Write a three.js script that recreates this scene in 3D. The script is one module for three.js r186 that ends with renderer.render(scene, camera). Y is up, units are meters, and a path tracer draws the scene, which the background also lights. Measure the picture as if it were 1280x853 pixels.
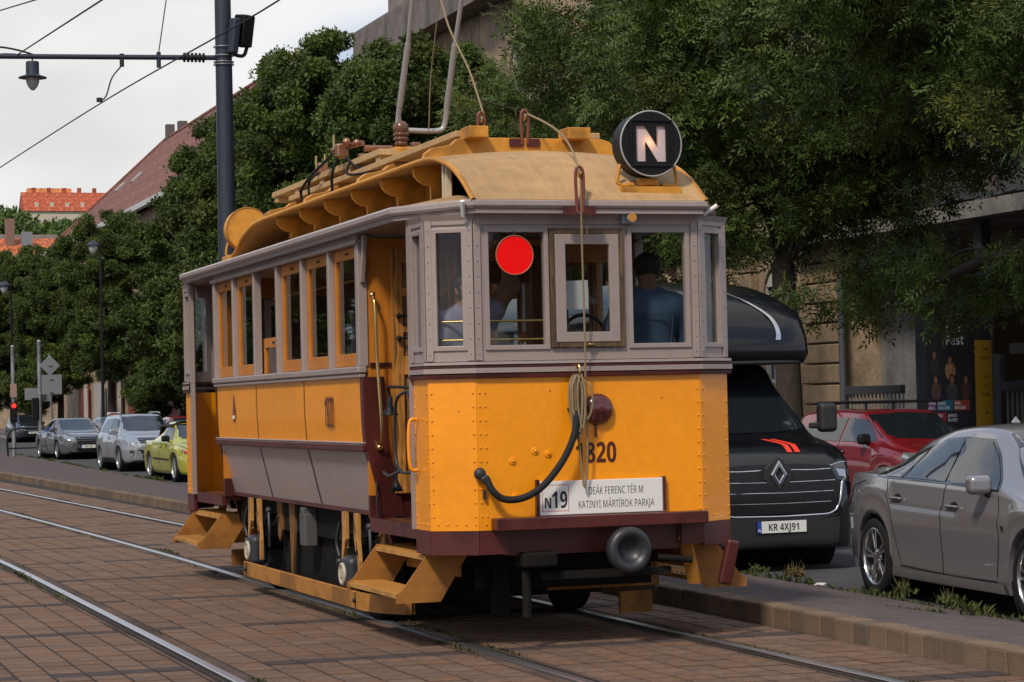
import * as THREE from 'three';
import { mergeGeometries, mergeVertices, toCreasedNormals } from 'three/addons/utils/BufferGeometryUtils.js';
import { RoundedBoxGeometry } from 'three/addons/geometries/RoundedBoxGeometry.js';
import { MarchingCubes } from 'three/addons/objects/MarchingCubes.js';
import { TextGeometry } from 'three/addons/geometries/TextGeometry.js';
import { FontLoader } from 'three/addons/loaders/FontLoader.js';

// ---------- camera, sky, sun, exposure ----------
const scene = new THREE.Scene();
const EYE = new THREE.Vector3(-5.34, 1.59, 14.14);
const AX = new THREE.Vector3(0.94665701, -0.02267952, 0.32144385);   // camera right
const AY = new THREE.Vector3(0.01302822, 0.99939832, 0.03214438);    // camera up
const AZ = new THREE.Vector3(-0.32197946, -0.02624186, 0.9463829);   // camera back
const FPX = 2900;                                                     // focal length in pixels of the 1280 x 853 photograph
const camera = new THREE.PerspectiveCamera(2 * Math.atan(426.5 / FPX) * 180 / Math.PI, 1280 / 853, 0.1, 4000);
camera.matrixAutoUpdate = true;
camera.position.copy(EYE);
camera.quaternion.setFromRotationMatrix(new THREE.Matrix4().makeBasis(AX, AY, AZ));
scene.add(camera);
// a pixel of the photograph gives a direction; the distance comes from the plane axis = value that the thing touches
function pix(px, py, axis, value) {
  const d = AX.clone().multiplyScalar((px - 640) / FPX).addScaledVector(AY, (426.5 - py) / FPX).sub(AZ);
  const k = (value - EYE[axis]) / d[axis];
  return EYE.clone().addScaledVector(d, k);
}

const renderer = new THREE.WebGLRenderer({ antialias: true });
renderer.setSize(1024, 682);
renderer.toneMapping = THREE.LinearToneMapping;
renderer.toneMappingExposure = 1.0;
renderer.shadowMap.enabled = true;

function rng(seed) { let a = seed >>> 0; return () => { a = (a + 0x6D2B79F5) | 0; let t = Math.imul(a ^ (a >>> 15), 1 | a); t = (t + Math.imul(t ^ (t >>> 7), 61 | t)) ^ t; return ((t ^ (t >>> 14)) >>> 0) / 4294967296; }; }
function hash3(x, y, z) { let h = Math.imul(x, 374761393) ^ Math.imul(y, 668265263) ^ Math.imul(z, 1274126177); h = Math.imul(h ^ (h >>> 13), 1274126177); return ((h ^ (h >>> 16)) >>> 0) / 4294967296; }
const sm = (t) => t * t * (3 - 2 * t);
function vnoise(x, y, z, wrap = 0) {
  const xi = Math.floor(x), yi = Math.floor(y), zi = Math.floor(z), u = sm(x - xi), v = sm(y - yi), w = sm(z - zi);
  const q = (a) => wrap ? ((a % wrap) + wrap) % wrap : a;
  const H = (i, j, k) => hash3(q(xi + i), q(yi + j), zi + k);
  const L = (a, b, t) => a + (b - a) * t;
  return L(L(L(H(0, 0, 0), H(1, 0, 0), u), L(H(0, 1, 0), H(1, 1, 0), u), v), L(L(H(0, 0, 1), H(1, 0, 1), u), L(H(0, 1, 1), H(1, 1, 1), u), v), w);
}
function fbm(x, y, z, oct, wrap = 0) { let s = 0, a = 0.5, n = 0, f = 1; for (let i = 0; i < oct; i++) { s += a * vnoise(x * f, y * f, z + i * 7, wrap * f); n += a; a *= 0.5; f *= 2; } return s / n; }

// the sky: bright hazy blue with broken cloud, the same all round
const SUN = new THREE.Vector3(-0.46, 0.74, 0.50).normalize();
{
  const W = 1024, H = 512, data = new Float32Array(W * H * 4);
  for (let j = 0; j < H; j++) {
    const el = (j + 0.5) / H * Math.PI - Math.PI / 2, y = Math.sin(el), c = Math.cos(el);
    for (let i = 0; i < W; i++) {
      const az = (i + 0.5) / W * Math.PI * 2 - Math.PI, x = c * Math.cos(az), z = c * Math.sin(az);
      const up = Math.max(y, 0.02), k = 1 / (up + 0.22);
      const n = fbm(x * k * 2.1 + 11, z * k * 2.1 + 3, up * 2.4, 6), m = fbm(x * k * 5 + 40, z * k * 5, 9, 4);
      let cl = THREE.MathUtils.smoothstep(n, 0.45, 0.60);
      const d = THREE.MathUtils.smoothstep(n, 0.56, 0.76);
      const h = Math.pow(1 - Math.max(y, 0), 3);
      const blue = [0.36 + 0.27 * h, 0.48 + 0.24 * h, 0.70 + 0.15 * h];
      const white = 0.94 - 0.18 * d + 0.05 * (m - 0.5);
      const cloud = [white, white * 0.995, white * 0.99];
      const o = (j * W + i) * 4;
      for (let q = 0; q < 3; q++) data[o + q] = y < -0.02 ? 0.06 : blue[q] + (cloud[q] - blue[q]) * cl;
      data[o + 3] = 1;
    }
  }
  const t = new THREE.DataTexture(data, W, H, THREE.RGBAFormat, THREE.FloatType);
  t.mapping = THREE.EquirectangularReflectionMapping; t.magFilter = THREE.LinearFilter; t.minFilter = THREE.LinearFilter;
  t.colorSpace = THREE.LinearSRGBColorSpace; t.needsUpdate = true;
  scene.background = t; scene.environment = t;
}
const sun = new THREE.DirectionalLight(new THREE.Color().setRGB(1.0, 0.91, 0.78), 3.2);
sun.position.copy(SUN).multiplyScalar(120).add(new THREE.Vector3(0, 0, -10));
sun.target.position.set(0, 0, -10); scene.add(sun, sun.target);
sun.castShadow = true; sun.shadow.radius = 14; sun.shadow.mapSize.set(4096, 4096);
Object.assign(sun.shadow.camera, { left: -80, right: 80, top: 80, bottom: -80, near: 1, far: 400 });

// ---------- helpers ----------
const V = (x, y, z) => new THREE.Vector3(x, y, z);
const V2 = (x, y) => new THREE.Vector2(x, y);
const used = new Map();
function numbered(name) { const n = used.get(name) ?? 0; used.set(name, n + 1); return n ? `${name}_${String(n).padStart(3, '0')}` : name; }
function triUV(g) {                                                     // uv in metres from the position, by the face's main direction
  const p = g.attributes.position, n = g.attributes.normal, uv = new Float32Array(p.count * 2);
  for (let i = 0; i < p.count; i++) {
    const ax = Math.abs(n.getX(i)), ay = Math.abs(n.getY(i)), az = Math.abs(n.getZ(i));
    if (ay >= ax && ay >= az) { uv[2 * i] = p.getX(i); uv[2 * i + 1] = p.getZ(i); }
    else if (ax >= az) { uv[2 * i] = p.getZ(i); uv[2 * i + 1] = p.getY(i); }
    else { uv[2 * i] = p.getX(i); uv[2 * i + 1] = p.getY(i); }
  }
  g.setAttribute('uv', new THREE.BufferAttribute(uv, 2)); return g;
}
function merge(list, keepUV = false) {
  list = (Array.isArray(list) ? list.flat(Infinity) : [list]).map((g) => {
    let q = g.index ? g.toNonIndexed() : g;
    for (const k of Object.keys(q.attributes)) if (!['position', 'normal', 'uv', 'color'].includes(k)) q.deleteAttribute(k);
    if (!q.attributes.normal) q.computeVertexNormals();
    if (!keepUV || !q.attributes.uv) triUV(q);
    return q;
  });
  return list.length === 1 ? list[0] : mergeGeometries(list);
}
function part(parent, name, geos, mat, label, keepUV) {
  const m = new THREE.Mesh(geos.isBufferGeometry && keepUV === 'raw' ? geos : merge(geos, keepUV), mat);
  m.name = name; m.castShadow = m.receiveShadow = true; if (label) m.userData.label = label; parent.add(m); return m;
}
function thing(name, label, category, pos = [0, 0, 0], turn = 0, group) {
  const o = new THREE.Group(); o.name = numbered(name); o.position.set(...pos); o.rotation.y = turn; o.userData = { label, category };
  if (group) o.userData.group = group; scene.add(o); return o;
}
function solo(name, geos, mat, label, category, group, keepUV) {         // a thing of one mesh
  const m = part(scene, numbered(name), geos, mat, undefined, keepUV); m.userData = { label, category }; if (group) m.userData.group = group; return m;
}
function structure(name, geos, mat, keepUV) { const m = part(scene, name, geos, mat, undefined, keepUV); m.userData.kind = 'structure'; return m; }
const EUL = new THREE.Euler(), QQ = new THREE.Quaternion(), M4 = new THREE.Matrix4();
function put(g, x = 0, y = 0, z = 0, rx = 0, ry = 0, rz = 0) { g.applyMatrix4(M4.compose(V(x, y, z), QQ.setFromEuler(EUL.set(rx, ry, rz)), V(1, 1, 1))); return g; }
const box = (w, h, d, x, y, z, rx, ry, rz) => put(new THREE.BoxGeometry(w, h, d), x, y, z, rx, ry, rz);
const rbox = (w, h, d, x, y, z, r = 0.01, rx, ry, rz) => put(new RoundedBoxGeometry(w, h, d, 2, Math.min(r, w / 2.01, h / 2.01, d / 2.01)), x, y, z, rx, ry, rz);
const span = (x0, x1, y0, y1, z0, z1, r) => r ? rbox(x1 - x0, y1 - y0, z1 - z0, (x0 + x1) / 2, (y0 + y1) / 2, (z0 + z1) / 2, r) : box(x1 - x0, y1 - y0, z1 - z0, (x0 + x1) / 2, (y0 + y1) / 2, (z0 + z1) / 2);
function bar(a, b, r0, r1 = r0, seg = 10) {                              // round bar from a to b
  const d = b.clone().sub(a), g = new THREE.CylinderGeometry(r1, r0, d.length(), seg); g.translate(0, d.length() / 2, 0);
  g.applyQuaternion(new THREE.Quaternion().setFromUnitVectors(V(0, 1, 0), d.normalize())); return g.translate(a.x, a.y, a.z);
}
function beam(a, b, w, h) {                                              // flat bar from a to b, h upright
  const d = b.clone().sub(a), l = d.length(), g = new THREE.BoxGeometry(w, h, l); const z = d.normalize(), x = V(0, 1, 0).cross(z).normalize(); if (!x.length()) x.set(1, 0, 0);
  const y = z.clone().cross(x); g.applyMatrix4(new THREE.Matrix4().makeBasis(x, y, z)); const c = a.clone().add(b).multiplyScalar(0.5); return g.translate(c.x, c.y, c.z);
}
const tube = (pts, r, seg = 6, n) => new THREE.TubeGeometry(new THREE.CatmullRomCurve3(pts.map((p) => p.isVector3 ? p : V(...p))), n ?? pts.length * 6, r, seg, false);
function poly(pts, depth, bevel = 0, holes = []) {                       // outline in x, y pushed out along z, centred on z = 0
  const s = new THREE.Shape(pts.map((p) => V2(p[0], p[1]))); for (const h of holes) s.holes.push(new THREE.Path(h.map((p) => V2(p[0], p[1]))));
  const g = new THREE.ExtrudeGeometry(s, { depth: depth - 2 * bevel, bevelEnabled: bevel > 0, bevelThickness: bevel, bevelSize: bevel, bevelOffset: -bevel, bevelSegments: 2, curveSegments: 8 });
  return g.translate(0, 0, -depth / 2 + bevel);
}
const lathe = (pts, seg = 24) => new THREE.LatheGeometry(pts.map((p) => V2(p[0], p[1])), seg);
const ball = (r, x, y, z, a = 10, b = 8) => new THREE.SphereGeometry(r, a, b).translate(x, y, z);
const rectPts = (x0, x1, y0, y1) => [[x0, y0], [x1, y0], [x1, y1], [x0, y1]];
const zrot = (g, a) => g.applyMatrix4(new THREE.Matrix4().makeRotationY(a));
function sheet(nu, nv, fn) {                                             // grid surface fn(u, v) with uv
  const P = [], U = [], I = []; for (let j = 0; j <= nv; j++) for (let i = 0; i <= nu; i++) { const p = fn(i / nu, j / nv); P.push(p[0], p[1], p[2]); U.push(i / nu, j / nv); }
  for (let j = 0; j < nv; j++) for (let i = 0; i < nu; i++) { const a = j * (nu + 1) + i, b = a + 1, c = a + nu + 1, d = c + 1; I.push(a, b, d, a, d, c); }
  const g = new THREE.BufferGeometry(); g.setAttribute('position', new THREE.Float32BufferAttribute(P, 3)); g.setAttribute('uv', new THREE.Float32BufferAttribute(U, 2)); g.setIndex(I); g.computeVertexNormals(); return g;
}
function solidSheet(nu, nv, fn, th, dir) {                               // the same with thickness th along dir
  const a = sheet(nu, nv, fn), b = sheet(nu, nv, (u, v) => { const p = fn(1 - u, v); return [p[0] + dir[0] * th, p[1] + dir[1] * th, p[2] + dir[2] * th]; });
  const rim = (f) => sheet(Math.max(nu, nv), 1, (t, s) => { const p = f(t); return [p[0] + dir[0] * th * s, p[1] + dir[1] * th * s, p[2] + dir[2] * th * s]; });
  return [a, b, rim((t) => fn(t, 0)), rim((t) => fn(1 - t, 1)), rim((t) => fn(0, 1 - t)), rim((t) => fn(1, t))];
}
const fontThin = await new FontLoader().loadAsync('fonts/droid/droid_sans_regular.typeface.json');
const font = await new FontLoader().loadAsync('fonts/droid/droid_sans_bold.typeface.json');
function text(str, h, depth = 0.003, sx = 1, face = font) { const g = new TextGeometry(str, { font: face, size: h / 0.72 * 0.72, depth, curveSegments: 4, bevelEnabled: false }); g.computeBoundingBox(); const b = g.boundingBox; g.translate(-(b.min.x + b.max.x) / 2, -(b.min.y + b.max.y) / 2, 0); const k = h / (b.max.y - b.min.y); g.scale(k * sx, k, 1); return g; }

// ---------- materials ----------
function noiseTex(size, metres, fn, srgb = true, mean = 0.6) {
  let k = 1; if (srgb) { let a = 0; for (let i = 0; i < 4096; i++) { const c = fn((i % 64) / 64 + 0.003, Math.floor(i / 64) / 64 + 0.003); a += Math.pow(Math.max(0, Array.isArray(c) ? c[1] : c), 2.2) / 4096; } k = Math.pow(mean / a, 1 / 2.2); }
  const d = new Uint8Array(size * size * 4); for (let j = 0; j < size; j++) for (let i = 0; i < size; i++) { const c = fn(i / size, j / size), o = (j * size + i) * 4; const a = Array.isArray(c) ? c : [c, c, c]; for (let q = 0; q < 3; q++) d[o + q] = Math.max(0, Math.min(255, a[q] * k * 255)); d[o + 3] = 255; }
  const t = new THREE.DataTexture(d, size, size); t.wrapS = t.wrapT = THREE.RepeatWrapping; t.magFilter = THREE.LinearFilter; t.minFilter = THREE.LinearMipmapLinearFilter; t.generateMipmaps = true; t.repeat.set(1 / metres, 1 / metres); if (srgb) { t.colorSpace = THREE.SRGBColorSpace; t.userData = { mean }; } t.needsUpdate = true; return t;
}
const tile = (u, v, f, oct, s) => fbm(u * f, v * f, s, oct, f);
const T = {
  grit: noiseTex(512, 1.3, (u, v) => { const a = tile(u, v, 8, 3, 1), b = hash3(Math.floor(u * 512), Math.floor(v * 512), 3), c = hash3(Math.floor(u * 256), Math.floor(v * 256), 5); return 0.62 + 0.22 * a + 0.16 * (b - 0.5) + 0.14 * (c - 0.5) + (b > 0.97 ? 0.15 : 0); }),
  gritBump: noiseTex(512, 1.3, (u, v) => { const b = hash3(Math.floor(u * 512), Math.floor(v * 512), 3), c = hash3(Math.floor(u * 256), Math.floor(v * 256), 5); return 0.5 * b + 0.5 * c; }, false),
  stains: noiseTex(512, 7.3, (u, v) => { const a = tile(u, v, 5, 5, 21), b = tile(u, v, 17, 4, 8); const s = 0.6 + 0.5 * (a - 0.5) + 0.35 * (b - 0.5); return [s * 1.02, s, s * 0.98]; }),
  canvas: noiseTex(1024, 2.6, (u, v) => { const a = tile(u, v, 4, 5, 81), b = tile(u, v, 30, 4, 82), c = fbm(u * 90, v * 7, 83, 3); const st = THREE.MathUtils.smoothstep(b, 0.50, 0.80), e = fbm(u * 5, v * 60, 84, 3); return 0.74 + 0.16 * (a - 0.5) - 0.05 * st + 0.05 * (c - 0.5) + 0.06 * (e - 0.5); }),
  fineWood: noiseTex(512, 0.9, (u, v) => { const g = fbm(u * 120, v * 4, 64, 3), w = tile(u, v, 4, 3, 65); return 0.8 + 0.16 * (g - 0.5) + 0.12 * (w - 0.5); }, true, 0.75),
  plaster: noiseTex(512, 2.6, (u, v) => { const a = tile(u, v, 4, 5, 2), b = tile(u, v, 48, 2, 4); return 0.66 + 0.4 * (a - 0.5) + 0.14 * (b - 0.5); }),
  grime: noiseTex(512, 1.7, (u, v) => { const a = tile(u, v, 6, 5, 12), b = tile(u, v, 40, 3, 14); const k = THREE.MathUtils.smoothstep(a, 0.5, 0.72); return 0.9 - 0.20 * k + 0.12 * (b - 0.5); }, true, 0.72),
  paintwork: noiseTex(512, 2.3, (u, v) => { const a = tile(u, v, 4, 5, 15), b = tile(u, v, 70, 2, 16); return 0.96 + 0.10 * (a - 0.5) + 0.05 * (b - 0.5); }, true, 0.86),
  rough: noiseTex(512, 0.9, (u, v) => { const a = tile(u, v, 6, 5, 31), b = tile(u, v, 60, 2, 33); return 0.55 + 0.5 * (a - 0.5) + 0.2 * (b - 0.5); }, false),
  dents: noiseTex(256, 0.8, (u, v) => tile(u, v, 3, 3, 51), false),
  wood: noiseTex(512, 0.6, (u, v) => { const w = tile(u, v, 3, 3, 61), g = fbm(u * 64 + w * 5, v * 3, 62, 3); return 0.6 + 0.5 * (g - 0.5) + 0.25 * (w - 0.5); }),
  roof: noiseTex(512, 3.0, (u, v) => { const a = tile(u, v, 5, 4, 71), row = Math.abs(((v * 12) % 1) - 0.5); const b = hash3(Math.floor(u * 24), Math.floor(v * 12), 7); return 0.55 + 0.35 * (a - 0.5) + 0.3 * (b - 0.5) + (row > 0.44 ? -0.15 : 0); }),
};
function mat(rgb, rough = 0.7, o = {}) { const { map, ...r } = o; const m = new THREE.MeshPhysicalMaterial({ roughness: rough, ...r }); m.color.setRGB(...rgb); if (map) { m.map = map; m.color.multiplyScalar(1 / map.userData.mean); } return m; }
const glassPane = () => { const m = new THREE.MeshPhysicalMaterial({ transmission: 1, thickness: 0, roughness: 0.02, ior: 1.5 }); m.color.setRGB(0.72, 0.76, 0.76); return m; };
const MAT = {
  asphalt: mat([0.050, 0.047, 0.050], 0.92, { map: T.grit, bumpMap: T.gritBump, bumpScale: 0.004 }),
  pavement: mat([0.082, 0.060, 0.057], 0.92, { map: T.grit, bumpMap: T.gritBump, bumpScale: 0.004 }),
  bed: mat([0.018, 0.013, 0.011], 0.95, { map: T.stains }),
  steel: mat([0.56, 0.55, 0.56], 0.36, { metalness: 1 }),
  railSide: mat([0.030, 0.021, 0.017], 0.8, { map: T.grime }),
  yellow: mat([0.84, 0.285, 0.003], 0.32, { map: T.paintwork, clearcoat: 0.35, clearcoatRoughness: 0.08, bumpMap: T.dents, bumpScale: 0.002 }),
  grey: mat([0.30, 0.236, 0.216], 0.36, { map: T.paintwork, clearcoat: 0.2, clearcoatRoughness: 0.1, bumpMap: T.dents, bumpScale: 0.002 }),
  maroon: mat([0.070, 0.013, 0.011], 0.35, { map: T.grime }),
  ochre: mat([0.33, 0.135, 0.018], 0.6, { map: T.grime }),
  roofCanvas: mat([0.37, 0.222, 0.098], 0.8, { map: T.canvas, bumpMap: T.dents, bumpScale: 0.01 }),
  roofYellow: mat([0.50, 0.215, 0.022], 0.55, { map: T.grime }),
  plank: mat([0.46, 0.29, 0.13], 0.75, { map: T.fineWood }),
  orangeWood: mat([0.46, 0.155, 0.016], 0.35, { map: T.fineWood }),
  darkWood: mat([0.12, 0.040, 0.013], 0.4, { map: T.fineWood }),
  brass: mat([0.62, 0.42, 0.16], 0.3, { metalness: 1 }),
  copper: mat([0.36, 0.17, 0.10], 0.38, { metalness: 0.8 }),
  black: mat([0.010, 0.010, 0.011], 0.5, { specularIntensity: 0.4 }), blackGloss: mat([0.012, 0.012, 0.014], 0.12, { clearcoat: 0.6 }),
  under: mat([0.010, 0.009, 0.008], 0.85, { map: T.grime, specularIntensity: 0.25 }),
  rubber: mat([0.013, 0.013, 0.014], 0.7, { specularIntensity: 0.5 }), iron: mat([0.05, 0.05, 0.055], 0.5, { metalness: 0.6 }),
  glass: glassPane(),
  rope: mat([0.22, 0.16, 0.09], 0.95), chrome: mat([0.72, 0.72, 0.73], 0.12, { metalness: 1 }),
  white: mat([0.72, 0.70, 0.68], 0.5), mast: mat([0.030, 0.036, 0.052], 0.45, { metalness: 0.2 }),
  wire: mat([0.012, 0.012, 0.014], 0.6), galv: mat([0.30, 0.31, 0.33], 0.45, { metalness: 0.5, map: T.plaster }),
  carGlass: mat([0.010, 0.013, 0.017], 0.03, { ior: 1.9 }),
  stone: mat([0.235, 0.165, 0.10], 0.85, { map: T.plaster }), concrete: mat([0.20, 0.18, 0.165], 0.88, { map: T.plaster }),
  render: mat([0.17, 0.165, 0.165], 0.9, { map: T.plaster }),
  bark: mat([0.035, 0.026, 0.019], 0.95, { map: T.wood }),
};
console.log('head done');
// ---------- ground ----------
const lerp = (a, b, t) => a + (b - a) * t;
function table(rows, x) { if (x <= rows[0][0]) return rows[0][1]; for (let i = 1; i < rows.length; i++) if (x <= rows[i][0]) return lerp(rows[i - 1][1], rows[i][1], (x - rows[i - 1][0]) / (rows[i][0] - rows[i - 1][0])); return rows[rows.length - 1][1]; }
const bend = (z, k) => { const d = Math.max(0, -z - 9); return -k * d * d / (d + 6); };            // the line swings gently away beyond the tram
const railX = (x, z) => x + bend(z, 0.028);
const kerbX = (z) => 1.52 + bend(z, 0.016) - 0.02 * Math.max(-2, Math.min(z, 2));
const edgeX = (z) => table([[-140, 7.6], [-66, 5.15], [-47, 4.4], [-32, 3.9], [-14, 3.62], [-4, 3.55], [0, 3.3], [6, 3.2], [30, 3.2]], z);
const ROAD = -0.1;
structure('road', put(new THREE.PlaneGeometry(3000, 3000, 1, 1), 0, ROAD, 0, -Math.PI / 2), MAT.asphalt);
{
  // track bed: slab the pavers lie on
  structure('track_bed', solidSheet(2, 60, (u, v) => { const z = lerp(40, -170, v); return [lerp(-12, kerbX(z) + 0.02, u), -0.0115, z]; }, 0.12, [0, -1, 0]), MAT.bed);
  // four grooved rails
  const RX = [0.75, -0.75, -2.53, -4.03], rails = new THREE.Group(); rails.name = 'tram_rails'; rails.userData.kind = 'structure'; scene.add(rails);
  const N = 120, zAt = (t) => lerp(30, -160, t * t * 0.6 + t * 0.4);
  RX.forEach((x0, k) => {
    const s = k % 2 ? 1 : -1;                                                                        // the groove lies towards the middle of its track
    const strip = (prof) => prof.slice(1).map((p, i) => sheet(N, 1, (u, v) => { const z = zAt(u), q = v ? p : prof[i]; return [railX(x0 + s * q[0], z), q[1], z]; }));
    const r = part(rails, 'rail', strip([[-0.036, -0.03], [-0.036, 0.002], [-0.028, 0.007], [0.024, 0.007], [0.031, 0.003]]), MAT.steel);
    part(r, 'groove', strip([[0.031, 0.003], [0.034, -0.035], [0.068, -0.035], [0.070, 0.001], [0.084, 0.001], [0.085, -0.03]]), MAT.railSide);
  });
  // joint filler beside the rails
  for (const x0 of RX) { const s = RX.indexOf(x0) % 2 ? 1 : -1;
    structure('rail_border', [[-0.128, -0.046], [0.094, 0.128]].map(([a, b]) => sheet(N, 1, (u, v) => { const z = zAt(u); return [railX(x0 + s * lerp(a, b, v), z), -0.007, z]; })), mat([0.075, 0.045, 0.03], 0.9, { map: T.stains })).name = numbered('rail_border'); }
  // pavers: the nearest 300 one by one, the rest as one mass
  const pv = (() => { const w = 0.0935, d = 0.090, c = 0.003, h = 0.05, P = [], I = []; const ring = (x, z, y) => { P.push(-x, y, -z, x, y, -z, x, y, z, -x, y, z); }; ring(w, d, -h); ring(w, d, -c); ring(w - c, d - c, 0);
    for (let l = 0; l < 2; l++) for (let i = 0; i < 4; i++) { const a = l * 4 + i, b = l * 4 + (i + 1) % 4; I.push(a, a + 4, b, b, a + 4, b + 4); } I.push(8, 11, 10, 8, 10, 9);
    const g = new THREE.BufferGeometry(); g.setAttribute('position', new THREE.Float32BufferAttribute(P, 3)); g.setIndex(I); const q = g.toNonIndexed(); q.computeVertexNormals(); return triUV(q); })();
  const tones = [[0.138, 0.078, 0.049], [0.126, 0.071, 0.046], [0.150, 0.087, 0.056], [0.118, 0.068, 0.045], [0.142, 0.074, 0.040]], dark = [0.045, 0.030, 0.027];
  const mats = [...tones, dark].map((c) => mat(c, 0.88, { map: T.plaster, bumpMap: T.gritBump, bumpScale: 0.002 }));
  const lanes = []; const lane = (a, b, n) => { for (let i = 0; i < n; i++) lanes.push([a + (b - a) * (i + 0.5) / n, (b - a) / n]); };
  lane(-0.62, 0.62, 6); lane(-2.39, -0.88, 7); lane(-3.9, -2.66, 6); lane(-5.6, -4.17, 7); lane(0.88, 1.5, 3);
  const R = rng(7), all = [];
  for (let k = 0; k < 300; k++) { const z = 4.2 - k * 0.22 - 0.11; const joint = ((k + 5) % 12) === 0;
    for (const [x, w] of lanes) { const wx = railX(x, z); if (x < -3 - 0.0 && z > 14) continue; const r = R(), y = -0.004 + (R() - 0.5) * 0.005, t = joint && R() < 0.9 ? 5 : Math.floor(r * 5), tilt = (R() - 0.5) * 0.012, tilt2 = (R() - 0.5) * 0.012, kx = R(); 
      const p = V(wx, y, z).sub(EYE), dep = -p.dot(AZ), sx = 640 + FPX * p.dot(AX) / dep, sy = 426.5 - FPX * p.dot(AY) / dep;
      const seen = sx > -30 && sx < 1310 && sy < 880 && !(x > -0.7 && x < 0.62 && z < -0.5 && z > -9);
      all.push({ x: wx, y, z, w, t, tilt, tilt2, seen, dep, kx }); } }
  all.sort((a, b) => (b.seen - a.seen) || a.dep - b.dep);
  const near = all.slice(0, 300), rest = all.slice(300);
  const floor = new THREE.Group(); floor.name = 'track_paving'; floor.userData.kind = 'structure'; scene.add(floor);
  near.forEach((q, i) => { const m = new THREE.Mesh(pv, mats[q.t]); m.name = i ? `paver_${String(i).padStart(3, '0')}` : 'paver'; m.position.set(q.x, q.y, q.z); m.rotation.set(q.tilt, 0, q.tilt2); m.scale.x = q.w / 0.206; m.receiveShadow = m.castShadow = true; floor.add(m); });
  const im = new THREE.InstancedMesh(pv, mat([1, 1, 1], 0.88), rest.length); im.name = 'paver_mass'; im.userData.kind = 'stuff'; im.receiveShadow = true;
  const o = new THREE.Object3D(), col = new THREE.Color();
  rest.forEach((q, i) => { o.position.set(q.x, q.y, q.z); o.rotation.set(q.tilt, 0, q.tilt2); o.scale.set(q.w / 0.206, 1, 1); o.updateMatrix(); im.setMatrixAt(i, o.matrix); const c = q.t === 5 ? dark : tones[q.t]; col.setRGB(...c); im.setColorAt(i, col); });
  floor.add(im);
  // kerb of small stones
  const kerb = new THREE.Group(); kerb.name = 'kerb'; kerb.userData.kind = 'structure'; scene.add(kerb);
  const stones = [0, 1, 2].map((k) => { const q = rbox(0.17, 0.24, 0.230, 0, 0, 0, 0.018 + 0.004 * k); const r = rng(40 + k), p = q.attributes.position; const amp = [r(), r(), r()]; for (let i = 0; i < p.count; i++) { p.setX(i, p.getX(i) + 0.008 * Math.sin(p.getZ(i) * 18 * amp[0] + k + p.getY(i) * 9)); } return merge(q); });
  const smats = [[0.128, 0.082, 0.050], [0.110, 0.072, 0.045], [0.142, 0.093, 0.058], [0.094, 0.066, 0.046]].map((c) => mat(c, 0.9, { map: T.grime, bumpMap: T.gritBump, bumpScale: 0.004 }));
  for (let k = 0; k < 292; k++) { const z = 5.2 - k * 0.245, m = new THREE.Mesh(stones[Math.floor(R() * 3)], smats[Math.floor(R() * 4)]); m.name = k ? `kerb_stone_${String(k).padStart(3, '0')}` : 'kerb_stone'; m.position.set(kerbX(z) + 0.085 + (R() - 0.5) * 0.012, 0.015 + (R() - 0.5) * 0.008, z); m.rotation.y = (R() - 0.5) * 0.03; m.castShadow = m.receiveShadow = true; kerb.add(m); }
  // island pavement behind the kerb, falling to the road
  const fall = (t) => lerp(0.122, -0.05, Math.pow(t, 1.3));
  structure('pavement', [sheet(24, 90, (u, v) => { const z = lerp(14, -140, v); const a = kerbX(z) + 0.165, b = edgeX(z) + 0.05 * Math.sin(z * 1.7) * Math.sin(z * 0.61); return [lerp(a, b, u), fall(u) + 0.006 * Math.sin(z * 2.3 + u * 9), z]; }),
    sheet(1, 90, (u, v) => { const z = lerp(14, -140, v), b = edgeX(z) + 0.05 * Math.sin(z * 1.7) * Math.sin(z * 0.61); return [b, lerp(fall(1) + 0.006 * Math.sin(z * 2.3 + 9), -0.12, u), z]; })], MAT.pavement);
  // far pavement along the houses
  const fx = (z) => table([[-220, 13.3], [-100, 13.2], [-64, 12.0], [30, 11.9]], z);
  structure('far_pavement', [sheet(2, 40, (u, v) => { const z = lerp(30, -220, v); return [lerp(fx(z), 60, u), 0.03, z]; })], MAT.pavement);
  structure('far_kerb', [sheet(1, 40, (u, v) => { const z = lerp(30, -220, v); return [fx(z) - 0.18 * (1 - u), 0.034, z]; }), sheet(1, 40, (u, v) => { const z = lerp(30, -220, v); return [fx(z) - 0.18, lerp(-0.12, 0.034, u), z]; })], MAT.concrete);
}
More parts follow.
